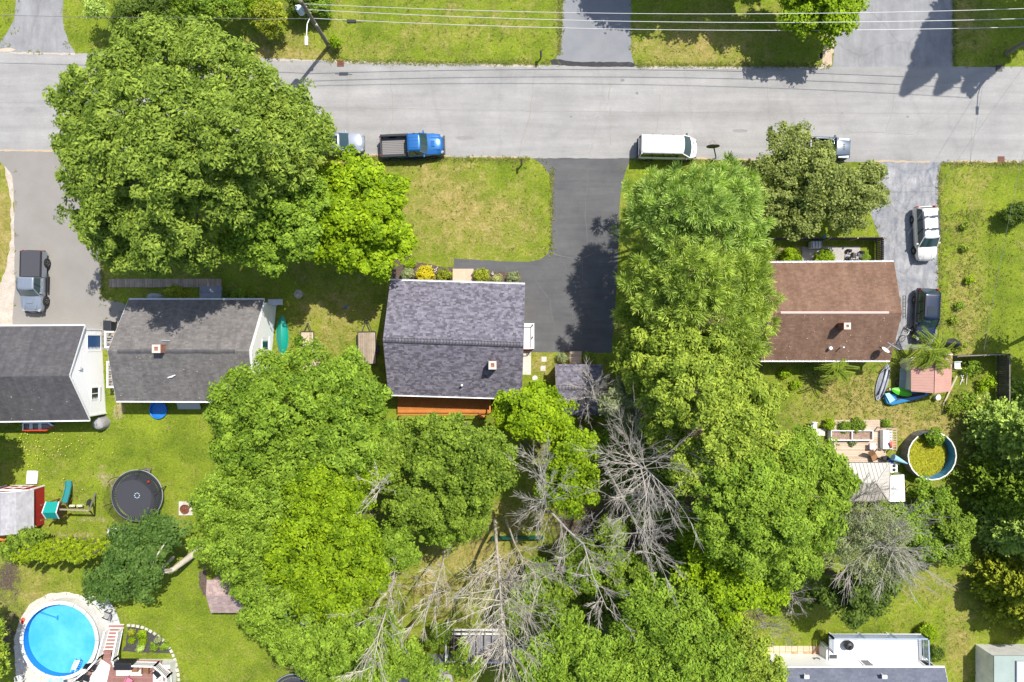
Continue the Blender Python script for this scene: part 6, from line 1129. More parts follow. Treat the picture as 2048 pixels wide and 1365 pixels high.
# swimming pool with deck
t = thing('swimming_pool', 'round swimming pool of bright blue water with a white rim', 'swimming pool', V3(*P(119, 1281, 1.3).xy, 0)); pc = V3(0, 0, 0); pr_ = 3.30
WAT = mk('pool_water', (.05, .36, .72), .08, (.10, .46, .80), .5, spec=.5, bump=.35, bscale=3.5); LIN = mk('pool_liner', (.015, .22, .58), .5)
MB().lathe((0, 0, 0), [(pr_ + .08, 0), (pr_ + .06, 1.30)], 56, cap=False).build('wall', M['white_dirty'], t, local=True, smooth=60)
MB().lathe((0, 0, 0), [(pr_ - .02, 1.30), (pr_ - .02, .55)], 56, cap=False).build('liner', LIN, t, local=True, smooth=60)
for k in range(16):
    a0 = 2 * math.pi * k / 16 + .01; a1 = 2 * math.pi * (k + 1) / 16 - .01; rr = MB(); n = 5; vs = []
    for i in range(n + 1):
        a = lerp(a0, a1, i / n)
        for (q, z) in ((pr_ - .10, 1.30), (pr_ - .10, 1.36), (pr_ + .20, 1.36), (pr_ + .20, 1.30)): vs.append((q * math.cos(a), q * math.sin(a), z))
    rr.add(vs, [(i * 4 + j, (i + 1) * 4 + j, (i + 1) * 4 + (j + 1) % 4, i * 4 + (j + 1) % 4) for i in range(n) for j in range(4)] + [(3, 2, 1, 0), (n * 4, n * 4 + 1, n * 4 + 2, n * 4 + 3)]); rr.build('rim', M['white_dirty'], t, local=True)
MB().lathe((0, 0, .6), [(.01, 0), (pr_ - .04, 0)], 56, cap=False).build('water', WAT, t, local=True)
lad = thing('pool_ladder', 'white ladder hanging over the rim of the blue pool', 'ladder', P(150, 1335))
for s in (0, 9): MB().tube([P(140 + s, 1345, 1.4), P(144 + s, 1335, 1.95), P(150 + s, 1322, 1.7), P(151 + s, 1318, .7)], .03, 8).build('rail', M['white_clean'], lad)
for i in range(5): MB().bar(P(143 + i * 1.8, 1338 - i * 4, 1.75 - i * .12), P(152 + i * 1.8, 1338 - i * 4, 1.75 - i * .12), .1, .04).build('rung', M['white_clean'], lad)
MB().tube([P(80, 1222, .64), P(98, 1228, .64), P(114, 1234, .64)], .05, 8).build('pool_pole', LIN, None) if False else None
one('pool_brush', 'blue pool brush floating at the upper left of the water', 'brush', MB().tube([P(80, 1225, .66), P(114, 1236, .66)], .06, 8).box(P(115, 1236, .66), (.12, .4, .05)), LIN, P(97, 1230))
# pale stone surround, slabs, lights
g = random.Random(8); sur = [(40, 1240), (60, 1208), (95, 1188), (130, 1184), (165, 1192), (190, 1212), (208, 1232), (220, 1250), (205, 1280), (200, 1330), (205, 1400), (40, 1400), (30, 1330), (28, 1280)]
sheet('pool_surround', rough(sur, 8, 1.2, 3), .012, asphalt('pale_pea_stone', (.42, .38, .32), (.60, .56, .50), 3, .3))
t = thing('stone_terrace', 'ring of pale grey flagstones curving along the right side of the pool', 'paving', P(190, 1240)); c0 = V3(*P(119, 1281, 1.3).xy, 0)
for k in range(11):
    a = R(-14 + k * 7.6)
    for j in range(2 if k < 8 else 1):
        r0 = 3.55 + j * .62; p = [V3(c0.x + q * math.cos(b), c0.y + q * math.sin(b), 0) for q, b in ((r0, a), (r0 + .58, a), (r0 + .58, a + R(7.1)), (r0, a + R(7.1)))]
        MB().prism([(v.x, v.y) for v in p], .01, .045 + g.uniform(0, .01)).build('flagstone', mk('grey_flagstone', (.40, .41, .42), .8, (.46, .47, .47), 2) if (k, j) == (0, 0) else bpy.data.materials['grey_flagstone'], t)
for i, (x, y) in enumerate([(132, 1200), (191, 1231), (200, 1259)]): one('path_light', ['small dark path light above the pool', 'small dark path light at the right of the pool', 'small dark path light nearest the deck stairs'][i], 'path light', MB().lathe(P(x, y), [(.03, 0), (.03, .3), (.11, .32), (.04, .42)], 12), M['dark_metal'], P(x, y), 'path lights around the pool')
def chair(label, px, py, ang, m, cat='chair', frame=None, z=0.0, lounge=False):
    t = thing('lounge_chair' if lounge else 'patio_chair', label, cat, V3(*P(px, py, z)), R(ang)); frame = frame or m; L = .75 if lounge else .5
    MB().box((0, 0, .42), (L, .52, .06)).build('seat', m, t, local=True, bevel=.02); MB().slab([(-L / 2 - .02, -.26, .44), (-L / 2 - .02, .26, .44), (-L / 2 - .30, .26, .95), (-L / 2 - .30, -.26, .95)], .05).build('backrest', m, t, local=True)
    for s in (-1, 1):
        MB().bar((-L / 2 - .15, s * .3, .64), (L / 2, s * .3, .62), .07, .04).build('armrest', frame, t, local=True)
        for x in (-L / 2 + .02, L / 2 - .04): MB().bar((x, s * .29, 0), (x, s * .29, .62), .05).build('leg', frame, t, local=True)
    return t
CG = mk('grey_sling', (.30, .29, .28), .8)
chair('grey sling chair on the stones at the foot of the deck stairs', 219, 1226, -200, CG, frame=M['dark_metal']); chair('white chair on the pool surround at the lower left', 46, 1352, 100, M['white_dirty'], 'chair')
one('towel', 'white and red towel lying on the stones above the pool', 'towel', MB().slab([P(88, 1210, .08), P(92, 1213, .06), P(108, 1202, .09), P(106, 1197, .07)], .03), mk('striped_towel', (.7, .6, .62), .9, (.5, .12, .16), 12), P(98, 1205)); one('pool_float', 'red pool toy hanging at the left rim of the pool', 'pool toy', MB().ball(P(46, 1243, 1.2), (.22, .3, .12), 10, 6, .15, g), M['red'], P(46, 1243), smooth=40)
# deck with stairs and white rails
RD = vary(mk('red_deck_board', (.24, .115, .095), .75, (.29, .15, .125), 2, fine=.08), .1); zd = 1.25
t = thing('pool_deck', 'red plank deck with white railings and stairs beside the pool', 'deck', P(270, 1340))
def dk(x0, x1, y0, y1, n): planks(t, x0, y0, x1, y1, zd, RD, n, 'x', .03, .012)
dk(222, 322, 1321, 1400, 24); dk(176, 222, 1330, 1400, 20); dk(322, 340, 1338, 1400, 18); dk(206, 222, 1302, 1330, 8)
boxpx(MB(), 178, 1331, 340, 1399, 0, zd - .06).build('skirt', M['white_dirty'], t)
ns = 8
for i in range(ns):
    y0, y1 = 1306 - i * 7.0, 1306 - (i + 1) * 7.0; z = zd - (i + 1) * zd / (ns + 1); x = 205 + (14 * (i / ns)); a = P(x, y0, z); b = P(x + 30, y1, z)
    MB().box(((a.x + b.x) / 2, (a.y + b.y) / 2, z - .02), (b.x - a.x, b.y - a.y - .05, .04)).build('tread', RD, t); MB().box(((a.x + b.x) / 2, b.y - .0, z - .09), (b.x - a.x, .05, .17)).build('riser', M['white_clean'], t)
def railing(pts, zs, sp=.13, h=.92, w=.09):
    for (a, za), (b, zb_) in zip(zip(pts, zs), list(zip(pts, zs))[1:]):
        A = P(*a, za); B = P(*b, zb_); H1 = V3(0, 0, h); H0 = V3(0, 0, .1); MB().bar(A + H1, B + H1, .13, .05).build('rail', M['white_clean'], t); MB().bar(A + H0, B + H0, .06, .06).build('rail', M['white_clean'], t)
        n = max(2, int((B - A).length / sp)); base = wloc(t); d = None
        for k in range(1, n):
            p = lerp(A, B, k / n)
            if d is None: d = MB().box((0, 0, h / 2 + .03), (.05, .05, h - .1)).build('baluster', M['white_clean'], t, local=True); o = d
            else: o = d.copy(); COL.objects.link(o)
            o.location = p - base
        for p in (A, B): MB().box((p.x, p.y, p.z + .5), (.13, .13, 1.0)).lathe((p.x, p.y, p.z + 1.0), [(.09, 0), (.09, .04), (.02, .10)], 8).build('rail_post', M['white_clean'], t)
railing([(206, 1310), (221, 1256)], [zd, .15]); railing([(236, 1312), (247, 1256)], [zd, .15]); railing([(236, 1312), (240, 1322), (318, 1324), (343, 1346), (345, 1400)], [zd] * 5); railing([(206, 1310), (188, 1330), (160, 1352), (158, 1400)], [zd] * 4)
DM = zd + .01
def cover(name, label, cat, x0, y0, x1, y1, z0, h, m, jit=.05, sm=35):
    mb = boxpx(MB(), x0, y0, x1, y1, z0, z0 + h); o = one(name, label, cat, mb, m, P((x0 + x1) / 2, (y0 + y1) / 2, 0), bevel=.09); return o
cover('covered_grill', 'long grill under a black cover by the deck railing', 'grill', 226, 1327, 262, 1342, DM, 1.0, M['black'])
one('outdoor_rug', 'cream checked rug on the red deck', 'rug', boxpx(MB(), 232, 1339, 284, 1352, DM, DM + .015), mk('cream_rug', (.66, .60, .54), .95, (.58, .50, .46), 8), P(258, 1345)); one('outdoor_rug', 'white rug under the dark chairs at the left of the deck', 'rug', MB().prism([(P(*p, DM).x, P(*p, DM).y) for p in [(180, 1352), (203, 1319), (221, 1331), (206, 1400), (176, 1400)]], DM, DM + .015), mk('white_rug', (.70, .66, .61), .95), P(195, 1350))
one('outdoor_rug', 'small white rug at the right end of the deck', 'rug', boxpx(MB(), 306, 1342, 326, 1400, DM, DM + .015), bpy.data.materials['white_rug'], P(316, 1365))
chair('black deck chair nearest the pool ladder', 192, 1330, -30, M['black'], z=DM); chair('black deck chair at the lower left of the deck', 178, 1352, -20, M['black'], z=DM); chair('brown chair against the upper deck railing', 297, 1336, -90, M['wood_brown'], z=DM); chair('dark grey chair in the angled corner of the deck', 319, 1343, -140, M['black'], z=DM); chair('white chair at the right side of the deck', 328, 1364, 180, M['white_dirty'], z=DM); chair('pink chair near the bottom edge of the deck', 263, 1358, 60, mk('pink_sling', (.50, .16, .24), .7), z=DM)
tb = thing('side_table', 'small brown side table holding a potted plant', 'table', P(275, 1334, DM)); MB().box((0, 0, .45), (.5, .5, .05)).build('table_top', M['wood_brown'], tb, local=True); [MB().box((sx * .2, sy * .2, .21), (.05, .05, .42)).build('leg', M['wood_brown'], tb, local=True) for sx in (-1, 1) for sy in (-1, 1)]
one('float', 'blue and white inflatable raft lying below the pool', 'pool raft', MB().box(P(112, 1362, zd + .12), (1.3, .5, .18)), mk('raft_blue', (.10, .40, .66), .4, (.6, .7, .8), 3), P(112, 1362), bevel=.08)
# planting bed by the deck
sheet('planting_bed', rough([(256, 1253), (285, 1257), (312, 1270), (333, 1288), (345, 1308), (310, 1306), (244, 1303), (252, 1290)], 7, .8, 5), .012, M['mulch_dark'])
t = thing('stone_edging', 'curved row of pale stones edging the planting bed', 'edging', P(320, 1280)); ed = [(254, 1250), (272, 1251), (290, 1256), (306, 1264), (322, 1276), (336, 1290), (346, 1306), (352, 1324), (357, 1345), (360, 1372)]; e0 = None; base = wloc(t); g = random.Random(5)
el = rough(ed, 7.2, 0, 1, False)
for a, b in zip(el, el[1:]):
    A, B = P(*a), P(*b); d = B - A
    if e0 is None: e0 = MB().box((0, 0, .07), (.30, .24, .14)).build('stone', M['stone_pale'], t, local=True, bevel=.03); o = e0
    else: o = e0.copy(); COL.objects.link(o)
    o.location = lerp(A, B, .5) - base + V3(0, 0, g.uniform(-.02, .02)); o.rotation_euler = (0, 0, math.atan2(d.y, d.x) + g.uniform(-.12, .12))
for (x, y, r, lf, l) in [(283, 1268, 10, 'lime', 'bright lime bush at the top of the curved bed'), (285, 1283, 9, 'yellowgreen', 'yellow green bush in the middle of the curved bed'), (281, 1295, 9, 'pine', 'blue green bush at the bottom of the curved bed'), (264, 1281, 5, 'lime', 'small round bush at the left of the curved bed'), (264, 1265, 6, 'cedar', 'sparse reddish plant at the upper left of the curved bed'), (316, 1280, 7, 'greyleaf', 'grey green bush at the upper right of the curved bed'), (308, 1294, 8, 'maple', 'green bush at the lower right of the curved bed'), (329, 1293, 9, 'locust', 'round olive bush nearest the stone edging')]: bush('shrub', l, x, y, r, .55, lf)
# small pinkish shed roof and chairs under the locust
sh2 = house('shed', 'pinkish roofed shed half hidden beneath the mid green locust', [(414, 1160), (478, 1160), (490, 1226), (422, 1226), (412, 1192), (486, 1192)], 2.2, 2.9, M['wood_weathered'], M['roof_deck'], mk('pink_shingle', (.30, .215, .195), .95, (.36, .27, .25), 1.5, isl=.2), seed=71, over=.15, gut_n=False, gut_s=False, rake=M['wood_weathered'], cat='shed')
sheet('planting_bed', rough([(398, 1144), (412, 1140), (416, 1180), (418, 1198), (406, 1190), (398, 1170)], 5, .8, 5), .012, M['mulch'])
chair('white garden chair left of the pair under the locusts', 569, 1231, 80, M['white_clean']); chair('white garden chair right of the pair under the locusts', 612, 1234, 100, M['white_clean'])
# things at the bottom edge
bt = thing('cabin', 'low grey building with white rooftop units at the bottom edge', 'building', P(840, 1372)); boxpx(MB(), 752, 1353, 902, 1420, 0, 2.6).build('wall', M['wood_weathered'], bt); boxpx(MB(), 745, 1349, 905, 1420, 2.62, 2.76).build('roof', mk('grey_flat_roof', (.36, .32, .28), .9, (.28, .25, .23), 2), bt)
for x in (772, 812, 832): boxpx(MB(), x - 11, 1338, x + 11, 1352, 2.77, 3.2).build('rooftop_unit', M['white_clean'], bt, bevel=.08)
MB().bar(P(768, 1326, 2.8), P(770, 1340, 3.0), .22).build('vent', M['white_clean'], bt); boxpx(MB(), 850, 1333, 905, 1350, 0, 2.3).build('roof_panel', mk('grey_panel', (.30, .31, .32), .7), bt)
pg = thing('pergola', 'grey framed pergola under the tallest bare tree', 'pergola', P(960, 1290)); zz = 2.4
boxpx(MB(), 900, 1268, 1040, 1330, 0, .1).build('floor', M['mulch'], pg)
for (a, b) in (((892, 1260), (1045, 1260)), ((892, 1268), (1045, 1268)), ((892, 1325), (1045, 1325)), ((892, 1260), (892, 1325)), ((1045, 1260), (1045, 1325))): MB().bar(P(*a, zz), P(*b, zz), .14, .14).build('beam', M['white_dirty'], pg)
for x in (892, 1045):
    for y in (1260, 1325): q = P(x, y, zz); MB().box((q.x, q.y, zz / 2), (.14, .14, zz)).build('post', M['white_dirty'], pg)
for i in range(9): MB().bar(P(908 + i * 15.5, 1260, zz + .12), P(908 + i * 15.5, 1325, zz + .12), .06, .14).build('rafter', M['wood_grey'], pg)
boxpx(MB(), 925, 1272, 1040, 1325, zz - .35, zz - .25).build('roof_panel', mk('dark_grey_panel', (.16, .155, .165), .8, (.22, .21, .22), 2), pg)
FG = mk('green_fence', (.02, .13, .085), .6)
def fence(label, pts, h, m, postm, sp=2.4, slat=.16, gap=.02, thick=.03, cat='fence', cap=None, both=False):
    t = thing('fence', label, cat, P(*pts[0])); base = wloc(t); g = random.Random(len(label)); sl = None
    for a, b in zip(pts, pts[1:]):
        A, B = P(*a), P(*b); d = (B - A); L = d.length; d /= L; n = V3(-d.y, d.x, 0); k = max(1, int(L / slat)); an = math.atan2(d.y, d.x)
        for i in range(k):
            p = A + d * ((i + .5) * L / k)
            if sl is None: sl = MB().box((0, 0, h / 2 + .03), (slat - gap, thick, h - .06)).build('slat', m, t, local=True); o = sl
            else: o = sl.copy(); COL.objects.link(o)
            o.location = p - base + V3(0, 0, g.uniform(-.02, .015)); o.rotation_euler = (0, 0, an)
        for z in (h * .2, h * .8): MB().bar(A - n * .04 + V3(0, 0, z), B - n * .04 + V3(0, 0, z), .05, .09).build('rail', m, t)
        if cap: MB().bar(A + V3(0, 0, h + .015), B + V3(0, 0, h + .015), .10, .03).build('cap_rail', cap, t)
        m_ = max(1, int(L / sp + .5))
        for i in range(m_ + 1): p = lerp(A, B, i / m_) - n * .07; MB().box((p.x, p.y, h / 2 + .06), (.11, .11, h + .12)).build('post', postm, t)
    return t
fence('dark green fence crossing the tan clearing', [(985, 1072), (1085, 1071)], 1.1, FG, FG); fence('dark green fence by the low building at the bottom edge', [(672, 1346), (765, 1344)], 1.2, FG, FG)
# ------------------------------------------------ right hand yard
FW = vary(mk('dark_fence_wood', (.085, .072, .062), .9, (.13, .11, .095), 2, fine=.1), .2)
fence('dark board fence with post caps before the brown roofed house', [(1536, 481), (1752, 480)], 1.5, FW, M['wood_weathered'], 2.6)
t = fence('dark board fence with cross bars closing the yard on the driveway side', [(1750, 482), (1750, 526)], 1.5, FW, M['wood_weathered'], 2.2)
fence('dark tall fence running from the pink shed to the right', [(1890, 712), (1992, 708)], 1.7, FW, FW, 2.4, cap=M['wood_grey']); fence('dark tall fence running down the edge of the bright lawn', [(1992, 708), (1992, 800)], 1.7, FW, FW, 2.4, cap=M['wood_grey'])
sheet('patio', rough([(1604, 494), (1720, 494), (1720, 530), (1604, 530)], 8, .8, 3), .010, asphalt('yard_concrete', (.33, .31, .29), (.42, .40, .38), 1, .12)); sheet('sand_patch', rough([(1540, 496), (1600, 494), (1603, 520), (1544, 524)], 8, 1, 3), .008, asphalt('tan_sand', (.33, .22, .11), (.42, .30, .17), 1, .2))
t = thing('play_cart', 'blue and white cart with barred top by the dark fence', 'cart', P(1633, 490)); boxpx(MB(), 1623, 483, 1644, 496, .25, .9).build('body', M['white_dirty'], t)
for i in range(4): MB().bar(P(1625 + i * 6, 483, 1.0), P(1625 + i * 6, 496, 1.0), .04).build('bar', mk('navy_plastic', (.05, .08, .25), .5) if i == 0 else bpy.data.materials['navy_plastic'], t)
for s in (1626, 1641): MB().lathe(P(s, 496, .25), [(.2, -.04), (.2, .04)], 12, 'y').build('wheel', M['rubber'], t)
t = thing('go_kart', 'stripped black go-kart frame on the yard concrete', 'go-kart', P(1707, 514), R(-8)); kf = MB()
for s in (-1, 1): MB().tube([(-.75, s * .32, .3), (.75, s * .26, .3)], .03, 6).build('frame_rail', M['dark_metal'], t, local=True)
for x in (-.7, -.2, .3, .7): MB().tube([(x, -.36, .3), (x, .36, .3)], .03, 6).build('cross_bar', M['steel'], t, local=True)
for sx in (-1, 1):
    for sy in (-1, 1): MB().lathe((sx * .58, sy * .46 - .09, .24), [(.08, 0), (.24, 0), (.24, .18), (.08, .18)], 14, 'y').build('wheel', M['rubber'], t, local=True)
MB().box((-.25, 0, .5), (.4, .4, .1)).box((-.48, 0, .72), (.1, .4, .5)).build('seat', M['black'], t, local=True, bevel=.03); MB().lathe((.25, 0, .75), [(.15, 0), (.18, .02), (.15, .04)], 14).bar((.5, 0, .35), (.25, 0, .75), .03).build('steering_wheel', M['dark_metal'], t, local=True)
for x, y, r, l in ((1580, 516, 26, 'low green plants below the eave at the left of the yard'), (1648, 518, 22, 'low green plants below the eave next to the go-kart')): bush('plant_bed', l, x, y, r, .5, 'lime', 'plants', sq=.35)
bush('plant', 'small leafy plant in the corner of the fenced yard', 1730, 516, 9, .5, 'locust', 'plant')
for x, y in ((1537, 476), (1648, 470)): one('bird_feeder', 'small teal bird feeder on the dark front fence, %s' % ('left one' if x < 1600 else 'right one'), 'bird feeder', MB().box(P(x, y + 4, .85), (.05, .05, 1.7)).lathe(P(x, y + 4, 1.7), [(.14, 0), (.14, .2), (.02, .34)], 10), mk('teal_metal', (.03, .25, .27), .5), P(x, y + 4))
one('wheel_stop', 'black rack of bars beside the east wall of the brown house', 'rack', (lambda mb: [mb.bar(P(1806, y, .5), P(1811, y, .5), .06) for y in range(592, 640, 7)] and mb.bar(P(1806, 592, .5), P(1806, 638, .5), .05).bar(P(1811, 592, .5), P(1811, 638, .5), .05))(MB()), M['dark_metal'], P(1808, 615))
def bicycle(label, px, py, ang, fm, lying=True, z=0):
    t = thing('bicycle', label, 'bicycle', P(px, py, z), R(ang)); tilt = Matrix.Rotation(R(72 if lying else 12), 3, 'X'); r = .33
    def q(x, z_): v = tilt @ V3(x, 0, z_); return V3(v.x, v.y, v.z + .12)
    for cx_ in (-.52, .52):
        w = MB().tube([q(cx_ + r * math.cos(k * math.pi / 10), r + r * math.sin(k * math.pi / 10)) for k in range(21)], .025, 6).build('wheel', M['rubber'], t, local=True); sp = MB()
        for k in range(6): sp.bar(q(cx_, r), q(cx_ + r * math.cos(k * math.pi / 3), r + r * math.sin(k * math.pi / 3)), .012)
        sp.build('spokes', M['alloy'], w, local=True)
    for a, b in (((-.52, r), (-.12, .30)), ((-.12, .30), (-.22, .82)), ((-.52, r), (-.2, .72)), ((-.2, .72), (.36, .78)), ((-.12, .30), (.38, .70)), ((.36, .86), (.52, r))): MB().bar(q(*a), q(*b), .04).build('frame_tube', fm, t, local=True)
    MB().bar(q(-.34, .86), q(-.08, .86), .12, .05).build('saddle', M['black'], t, local=True); c = q(.36, .95); MB().bar((c.x, c.y - .1, c.z - .25), (c.x, c.y + .1, c.z + .25), .03).build('handlebar', M['dark_metal'], t, local=True); return t
bicycle('white bicycle leaning by the corner of the brown roofed house', 1802, 667, 65, M['white_clean'], False); bicycle('blue bicycle heaped by the pale tarp', 1783, 770, 40, mk('blue_frame', (.02, .06, .4), .4)); bicycle('dark bicycle heaped behind the green sled', 1776, 783, 10, M['dark_metal']); bicycle('navy bicycle at the top of the heap by the shed', 1800, 752, 100, mk('navy_frame', (.015, .03, .15), .4))
t = thing('motorcycle', 'motorcycle under a black cover with a small red mark', 'motorcycle', P(1892, 686), R(-8)); mb = MB(); n = 9; vs = []
prof = [(-1.1, .10, .5), (-.9, .26, .85), (-.5, .34, .95), (-.1, .30, .85), (.25, .34, 1.05), (.5, .42, 1.15), (.75, .30, .95), (1.0, .16, .7), (1.1, .06, .45)]
for x, w, h in prof:
    for a in range(7): b = math.pi * a / 6; vs.append((x, -w * math.cos(b) * (1.25 if a in (0, 6) else 1), .05 + h * math.sin(b) ** .8))
mb.add(vs, [(i * 7 + j, (i + 1) * 7 + j, (i + 1) * 7 + j + 1, i * 7 + j + 1) for i in range(n - 1) for j in range(6)] + [tuple(range(7)), tuple(range((n - 1) * 7 + 6, (n - 1) * 7 - 1, -1))]); mb.build('cover', mk('black_nylon', (.03, .03, .033), .45, (.05, .05, .055), 4), t, local=True, smooth=40); MB().box((.82, 0, .90), (.18, .14, .04)).build('badge', M['lamp_red'], t, local=True)
# pink shed, boats and sleds
t = thing('shed', 'pink metal roofed shed beside the heap of bicycles', 'shed', P(1860, 752)); za, zb = 1.9, 2.35
E = [P(1822, 717, za), P(1905, 710, za), P(1902, 783, za), P(1822, 783, za)]; r0, r1 = P(1872, 710, zb), P(1870, 787, zb)
PK = mk('pink_metal_roof', (.44, .25, .20), .6, (.40, .22, .175), 1.2)
w = MB(); cs = [V3(lerp(E[i].x, 0, 0) + (.12 if i in (0, 3) else -.12), E[i].y + (-.12 if i < 2 else .12), 0) for i in range(4)]; w.prism([(c.x, c.y) for c in cs], 0, za - .1).build('wall', M['white_dirty'], t)
for q in ([E[0], E[3], r1, r0], [r0, r1, E[2], E[1]]): o = MB().slab(q, .04).build('roof', PK, t); n = int((q[1] - q[0]).length / .22); [MB().bar(lerp(q[0], q[1], (i + .5) / n) + V3(0, 0, .015), lerp(q[3], q[2], (i + .5) / n) + V3(0, 0, .015), .035, .03).build('roof_seam', PK, o) for i in range(n)]
MB().bar(r0 + V3(0, 0, .03), r1 + V3(0, 0, .03), .16, .03).build('ridge_cap', PK, t); MB().bar(E[0] + V3(0, .04, 0), r0 + V3(0, .04, 0), .05, .1).bar(r0 + V3(0, .04, 0), E[1] + V3(0, .04, 0), .05, .1).build('trim', M['white_clean'], t)
one('tarp', 'pale grey green tarp between the bicycles and the pink shed', 'tarp', MB().slab([P(1800, 738, .9), P(1826, 738, 1.1), P(1826, 784, 1.0), P(1798, 778, .6)], .03), mk('grey_green_tarp', (.24, .30, .29), .6, (.30, .36, .34), 3), P(1812, 760))
GK = mk('grey_hull', (.36, .385, .43), .5, (.28, .30, .35), 3)
boat('kayak', 'long grey kayak lying in the grass left of the bicycles', (1776, 729), (1754, 801), .95, .34, GK, 'kayak', M['dark_metal']); boat('sled', 'bright green sled lying on the blue boat', (1783, 779), (1823, 790), .62, .14, mk('green_plastic', (.09, .50, .01), .35), 'sled', z=.75)
t = thing('blue_boat', 'blue fibreglass boat with a pale seat below the pink shed', 'boat', P(1800, 795)); BB = mk('blue_gelcoat', (.02, .17, .36), .3, coat=.4)
hull = [(1768, 790), (1774, 808), (1786, 811), (1840, 798), (1858, 790), (1856, 782), (1800, 786)]
MB().prism([(P(*p, .45).x, P(*p, .45).y) for p in hull], .05, .45).build('hull', BB, t, bevel=.06); MB().prism([(P(*p, .5).x, P(*p, .5).y) for p in [(1769, 788), (1778, 786), (1790, 800), (1779, 807)]], .46, .58).build('seat', mk('pale_blue_seat', (.30, .55, .68), .5), t, bevel=.03); MB().prism([(P(*p, .46).x, P(*p, .46).y) for p in [(1794, 800), (1794, 792), (1850, 784), (1850, 790)]], .455, .48).build('floor', M['interior'], t)
one('barrel', 'white plastic bucket at the corner of the pink shed', 'bucket', MB().lathe(P(1870, 795), [(.2, 0), (.24, .5), (.2, .5)], 14), M['white_dirty'], P(1870, 795)); one('hose_reel', 'white hose reel beside the bucket', 'hose reel', MB().lathe(P(1876, 793, .2), [(.2, -.1), (.2, -.06), (.1, -.05), (.1, .05), (.2, .06), (.2, .1)], 14, 'x'), M['white_clean'], P(1876, 793))
one('plank', 'long pale plank lying across the corner of the pink shed yard', 'plank', MB().bar(P(1914, 752, .35), P(1886, 811, .06), .14, .05), M['wood_pale'], P(1900, 780)); one('plank', 'short pale stick lying in the weeds near the tall fence', 'plank', MB().bar(P(1935, 743, .1), P(1932, 770, .06), .07, .04), M['wood_pale'], P(1933, 757)); one('ladder', 'thin white ladder frame lying in the weeds', 'ladder', MB().bar(P(1922, 748, .1), P(1926, 764, .1), .04).bar(P(1928, 748, .1), P(1920, 770, .1), .04).bar(P(1921, 752, .1), P(1928, 752, .1), .03).bar(P(1922, 760, .1), P(1928, 760, .1), .03), M['white_dirty'], P(1924, 758))
chair('white chair beside the east wall of the pink shed', 1909, 730, 0, M['white_clean'])
def sumac(label, px, py, r, z, n, seed):
    """bunch of long drooping leaf fronds"""
    b = P(px, py); root = thing('sumac', label, 'tree', b); g = np.random.default_rng(seed); MB().tube([b, b + V3(.1, 0, z * .6), b + V3(.1, .1, z)], [.07, .05, .02], 7).build('trunk', M['bark'], root, smooth=60); out = []; ti = []
    for i in range(n):
        a = g.uniform(0, 2 * math.pi); L = r * g.uniform(.6, 1.15); d = np.array([math.cos(a), math.sin(a), 0]); st = np.array([g.normal(0, r * .22), g.normal(0, r * .22), z * g.uniform(.75, 1.0)]); k = 17; t0 = g.uniform(.2, .8)
        for j in range(k):
            u = (j + 1) / k; p = st + d * L * u + np.array([0, 0, .35 * u - .75 * u * u]); sd = np.array([-d[1], d[0], 0])
            for s in (-1, 1):
                ax = unit(sd * s + d * .45 + np.array([0, 0, -.15])); l = .26 * (1 - .45 * u) ; w = d * .05
                out.append([p, p + ax * l * .5 + w, p + ax * l, p + ax * l * .5 - w]); ti.append(np.clip(t0 + g.normal(0, .12), 0, 1))
    leaf_mesh('crown', LEAVES['sumac'], np.array(out), np.array(ti), root)
sumac('sumac tree with long drooping fronds between the navy car and the pink shed', 1832, 707, 1.9, 3.0, 60, 1); sumac('smaller sumac against the back eave of the brown roofed house', 1648, 732, 1.4, 2.9, 36, 2)
for x, y, r, l, lf in ((1938, 559, 10, 'small yellow green sapling on the right lawn', 'lime'), (1908, 640, 10, 'weedy sapling beside the navy car', 'oak'), (1930, 452, 8, 'tiny staked tree near the estate car', 'oak'), (1915, 690, 16, 'spreading weeds right of the covered motorcycle', 'locust'), (1918, 612, 7, 'tuft of weeds in the dry grass', 'locust'), (1930, 497, 5, 'small bare sprout on the dry grass patch', 'oak'), (1970, 770, 22, 'yellow green shrub in the corner of the tall fence', 'lime'), (1940, 735, 24, 'weeds along the foot of the tall fence', 'locust'), (1905, 815, 22, 'grey green weeds beneath the long plank', 'oak'), (1930, 800, 26, 'weedy brush left of the fence corner', 'locust'), (1570, 745, 14, 'lush weeds at the edge of the pine shade', 'lime'), (1590, 770, 12, 'patch of weeds on the tan back lawn', 'lime')):
    bush('sapling' if r < 11 else 'weeds', l, x, y, r * .9, .6 if r < 14 else .6, lf, 'plant', L=.17, nl=20, dens=.7, cr=.28, sq=.6)
bush('globe_shrub', 'large round dark green shrub on the far right lawn', 2031, 428, 31, 2.0, 'hedge', cr=.24, dens=1.8, nl=60)
